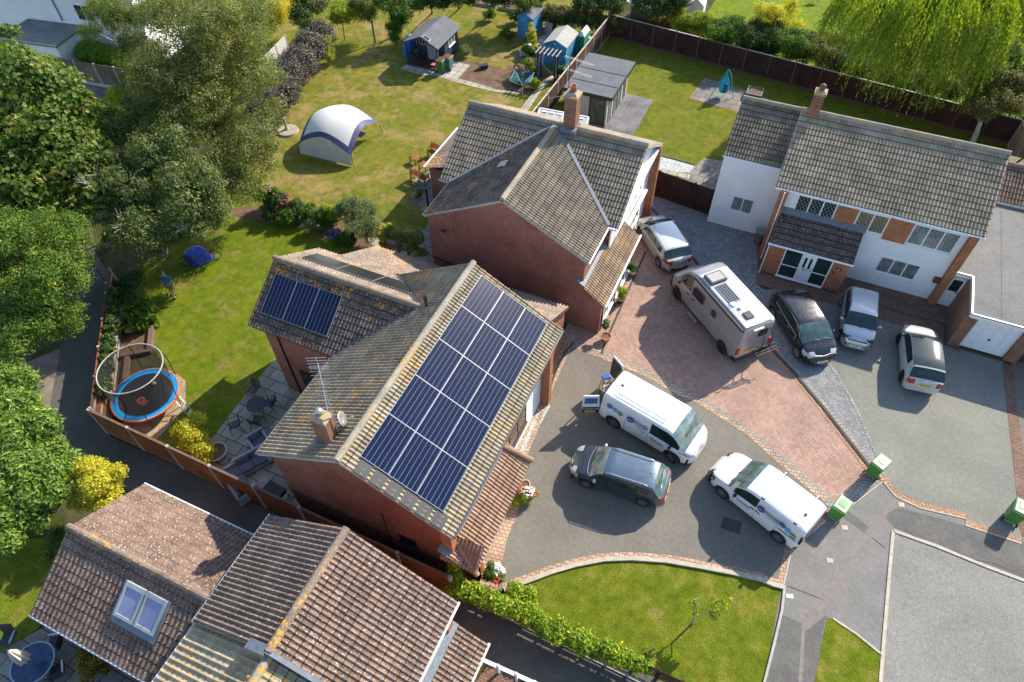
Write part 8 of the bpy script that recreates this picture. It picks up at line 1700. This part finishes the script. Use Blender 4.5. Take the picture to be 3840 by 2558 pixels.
# flowers by the solar house
p = at('L3', 165, 1335); pot('pale round pot standing by the porch pillar', p, .2, .3, simple('pot_cream', (.55, .48, .38), .7))
t = shrub('mixed pink, white and yellow bedding flowers by the porch pillar', ((1965, 1862, .4, 22), (1988, 1850, .45, 22), (1945, 1885, .3, 18)), 4500, .08, G_ylg, 155, name='bedding_flowers', cat='flowers', clump=.13); flowers(t, ((1985, 1848, .5, 26),), 45, .045, F_wht, 7); flowers(t, ((1995, 1850, .5, 24),), 16, .045, F_red, 8); flowers(t, ((1970, 1850, .5, 24),), 16, .045, F_pnk, 9)
t = shrub('red and white flowering bush at the corner of the porch by the hedge', ((1850, 2140, .9, 24), (1832, 2155, .7, 20), (1862, 2165, .5, 20)), 4500, .09, G_grn, 156, name='bedding_flowers', cat='flowers', clump=.13); flowers(t, ((1872, 2145, .9, 20), (1862, 2130, .9, 18)), 60, .05, F_wht, 10); flowers(t, ((1855, 2170, .7, 20),), 26, .05, F_red, 11)
# climbing hedge on the slatted fence
hb = [(1705, 2120, 1.7, 20), (1700, 2160, 1.5, 24), (1705, 2200, 1.3, 28), (1745, 2212, 1.2, 28), (1785, 2225, 1.2, 30), (1825, 2240, 1.2, 30), (1865, 2255, 1.2, 31), (1905, 2268, 1.2, 31), (1945, 2290, 1.2, 32), (1985, 2312, 1.2, 33), (2025, 2335, 1.1, 34), (2065, 2352, 1.1, 34), (2105, 2370, 1.1, 34), (2145, 2388, 1.1, 34), (2185, 2405, 1.1, 34), (2225, 2422, 1.0, 33), (2265, 2438, 1.0, 33), (2305, 2455, 1.0, 31), (2345, 2472, .9, 26), (2385, 2485, .9, 22), (2420, 2495, .9, 16)]
G_hed = leafmat('leaf_climber', (0.109, 0.202, 0.012), (0.372, 0.496, 0.031), (0.850, 0.713, 0.062), .22, .4)
t = shrub('bright yellow-green climber smothering the slatted fence along the front lawn', [(x+(i*37 % 11)-5, y+(i*23 % 9)-4, z, r_*(.62+.32*((i*7) % 5)/4)) for i, (x, y, z, r_) in enumerate(hb)]+[(x+4, y+14, .7, r_*.6) for x, y, z, r_ in hb[2:]], 34000, .15, G_hed, 160, name='climbing_hedge', cat='hedge', clump=.22, asp=.45, jit=.10)
shrub('second clump of the climber on the lawn side with a red flower', ((1930, 2225, .7, 26), (1985, 2240, .6, 26), (1975, 2265, .6, 24)), 6000, .13, G_hed, 161, name='climber', cat='climber', clump=.2)
# young tree on the front lawn
tb = at('N', 2597, 2338); t = thing('young_tree', 'spindly young tree with two leaf clusters on the front lawn', 'tree', (tb.x, tb.y, 0)); f1, f2, f3, f4 = at('N', 2608, 2310, .8), at('N', 2618, 2300, 1.0), at('N', 2655, 2298, 1.2), at('N', 2612, 2243, 1.7)
MB().tube((tb.x, tb.y, 0), f1, .045, 8, r2=.035).build('trunk', m_bark_pale, t, world=True); MB().path([f1, f3, at('N', 2680, 2290, 1.7)], .022).build('limb', m_bark_pale, t, world=True); MB().path([f1, at('N', 2621, 2275, 1.3), f4], .02).build('limb', m_bark_pale, t, world=True)
leaves('crown', [bl(*q) for q in ((2680, 2262, 1.7, 20), (2718, 2258, 1.8, 14), (2684, 2305, 1.5, 18), (2600, 2262, 1.5, 12), (2606, 2300, 1.2, 9))], 360, .13, G_ylg, t, 162, clump=.16)
t = shrub('autumn coloured shrub in a trough below the brown tiled wing', ((330, 2450, .7, 30), (370, 2470, .8, 30), (340, 2510, .6, 34), (390, 2500, .6, 20)), 8000, .10, leafmat('leaf_autumn', (0.093, 0.124, 0.016), (0.341, 0.264, 0.046), (0.620, 0.310, 0.078), .3), 163, clump=.16)
# little things of the neighbours' far lawns
p = at('T3', 1670, 130); t = thing('playhouse', 'small white-roofed playhouse behind the yellow-green conifers', 'playhouse', tuple(p)); gable_wall('wall', m_upvc, t, p.x-.6, p.x+.6, p.y-.5, p.y+.5, 1.0, 1.5, 'v'); MB().hexa([(p.x-.7, p.y-.6, .95), (p.x, p.y-.6, 1.52), (p.x, p.y+.6, 1.52), (p.x-.7, p.y+.6, .95)], [(p.x-.7, p.y-.6, 1.0), (p.x, p.y-.6, 1.57), (p.x, p.y+.6, 1.57), (p.x-.7, p.y+.6, 1.0)]).build('roof', m_plot, t, world=True, recalc=True)
p = at('T4', 505, 30); t = thing('garden_chair', 'dark folding garden chair on the far sunny lawn', 'chair', tuple(p)); MB().obox((0, 0, .4), (.5, .5, .04)).build('seat', m_black, t); MB().obox((0, .3, .75), (.5, .04, .6), rot=Matrix.Rotation(R(-20), 3, 'X')).build('backrest', m_black, t)
for x in (-.22, .22):
    for y in (-.2, .2): MB().tube((x, y, 0), (x, y, .4), .015).build1('leg', m_steel, t)
p = at('T3', 1075, 160); t = thing('bird_bath', 'pale blue bowl on a thin stand behind the brown fence', 'bird bath', tuple(p)); MB().tube((0, 0, 0), (0, 0, 1.3), .025).build('stand', m_grey_timber, t); MB().lathe([(.05, 1.3), (.3, 1.42), (.28, 1.42), (.05, 1.34)], 16, cap=False).build('bowl', simple('bowl_blue', (.35, .48, .62), .5), t)
p = at('T3', 1200, 140); t = thing('compost_heap', 'weathered board box of garden cuttings behind the brown fence', 'compost box', tuple(p), R(-12)); MB().box(-.9, .9, -.5, .5, 0, .8).build('boards', m_fence_g, t); 
leaves('cuttings', [(p.x+2, p.y-.3, .5, 1.6, .8, .5), (p.x+.2, p.y, .9, .8, .5, .2)], 5000, .14, leafmat('leaf_dead', (0.155, 0.093, 0.046), (0.403, 0.279, 0.155)), t, 170)
# ================================================================ person on the lawn
ft = at('M1', 1540, 1132); t = thing('person', 'person in a blue top, camouflage shorts and a grey cap walking across the shaded lawn', 'person', (ft.x, ft.y, .01), R(22))
def skin(name, verts, edges, rad, mat, par, sub=2, root=0):
    me = bpy.data.meshes.new(name); me.from_pydata(verts, edges, []); o = bpy.data.objects.new('tmp', me); COL.objects.link(o); md = o.modifiers.new('s', 'SKIN'); me.skin_vertices[0].data
    for i, r_ in enumerate(rad): me.skin_vertices[0].data[i].radius = r_ if isinstance(r_, tuple) else (r_, r_); me.skin_vertices[0].data[i].use_root = i == root
    s_ = o.modifiers.new('u', 'SUBSURF'); s_.levels = sub; s_.render_levels = sub
    dg = bpy.context.evaluated_depsgraph_get(); m2 = bpy.data.meshes.new_from_object(o.evaluated_get(dg)); bpy.data.objects.remove(o); m2.name = name; m2.materials.clear(); m2.materials.append(mat)
    for p_ in m2.polygons: p_.use_smooth = True
    q = bpy.data.objects.new(name, m2); COL.objects.link(q); q.parent = par; return q
v = [(0, 0, .93), (0, .03, 1.15), (0, .06, 1.38), (0, .07, 1.50), (0, .10, 1.60), (0, .12, 1.70)]; e = [(0, 1), (1, 2), (2, 3), (3, 4), (4, 5)]; rd = [(.15, .11), (.14, .10), (.17, .11), .055, .075, .07]
def ext(chain, rads, frm):
    global v, e, rd
    prev = frm
    for c_, r_ in zip(chain, rads): v.append(c_); rd.append(r_); e.append((prev, len(v)-1)); prev = len(v)-1
    return prev
ext([(-.10, 0, .88), (-.13, .12, .50), (-.14, .02, .10), (-.14, .16, .04)], [.095, .065, .042, .035], 0); ext([(.10, 0, .88), (.12, -.06, .50), (.13, -.24, .13), (.13, -.12, .05)], [.095, .065, .042, .035], 0)
for sx in (-1, 1):
    h = ext([(sx*.20, .06, 1.42), (sx*.30, -.02 if sx > 0 else .12, 1.16), (sx*.30, .10 if sx > 0 else .30, .98)], [.065, .045, .032], 2); hx_, hy_, hz_ = v[h]; pm_ = ext([(hx_, hy_+.05, hz_-.06)], [(.030, .018)], h)
    for kf in range(4): ext([(hx_-.027+kf*.018, hy_+.085, hz_-.09), (hx_-.030+kf*.020, hy_+.10-.004*abs(kf-1.5), hz_-.13)], [.009, .007], pm_)
    ext([(hx_-sx*.045, hy_+.06, hz_-.07), (hx_-sx*.05, hy_+.085, hz_-.10)], [.010, .008], pm_)
m_skin = simple('skin', (.50, .28, .19), .6); m_top = simple('shirt_teal_blue', (.04, .13, .24), .85, var=.25, vs=5); m_cam = simple('shorts_camouflage', (.17, .18, .12), .85, var=.6, vs=14); m_cap = simple('cap_grey_blue', (.14, .24, .29), .85)
body = skin('body', v, e, rd, m_skin, t)
skin('shirt', [(0, 0, .90), (0, .03, 1.15), (0, .06, 1.40), (0, .07, 1.47), (-.22, .06, 1.40), (-.29, .12, 1.20), (.22, .06, 1.40), (.29, .0, 1.20)], [(0, 1), (1, 2), (2, 3), (2, 4), (4, 5), (2, 6), (6, 7)], [(.19, .14), (.17, .125), (.19, .13), .08, .09, .08, .09, .08], m_top, t)
skin('shorts', [(0, 0, .92), (-.10, .02, .82), (-.13, .09, .55), (.10, 0, .82), (.12, -.05, .55)], [(0, 1), (1, 2), (0, 3), (3, 4)], [(.17, .13), .12, .105, .12, .105], m_cam, t)
skin('cap', [(0, .11, 1.72), (0, .12, 1.76)], [(0, 1)], [.105, .09], m_cap, t)
m = MB(); m.ball((-.028, .195, 1.655), .011, 8, 5); m.ball((.028, .195, 1.655), .011, 8, 5); m.build('eyes', m_white_v, body); MB().hexa([(-.012, .18, 1.60), (.012, .18, 1.60), (.012, .215, 1.605), (-.012, .215, 1.605)], [(-.006, .18, 1.65), (.006, .18, 1.65), (.006, .195, 1.65), (-.006, .195, 1.65)]).build('nose', m_skin, body, smooth=True); MB().box(-.022, .022, .185, .193, 1.568, 1.576).build('mouth', F_mag, body)
for sx in (-1, 1): MB().ball((sx*.078, .105, 1.64), (.012, .02, .03), 8, 6).build('ear', m_skin, body, smooth=True)
for q_ in ((-.14, .10), (.13, -.17)): MB().ball((q_[0], q_[1], .055), (.055, .15, .06), 12, 8).build('shoe', m_black, t, smooth=True)
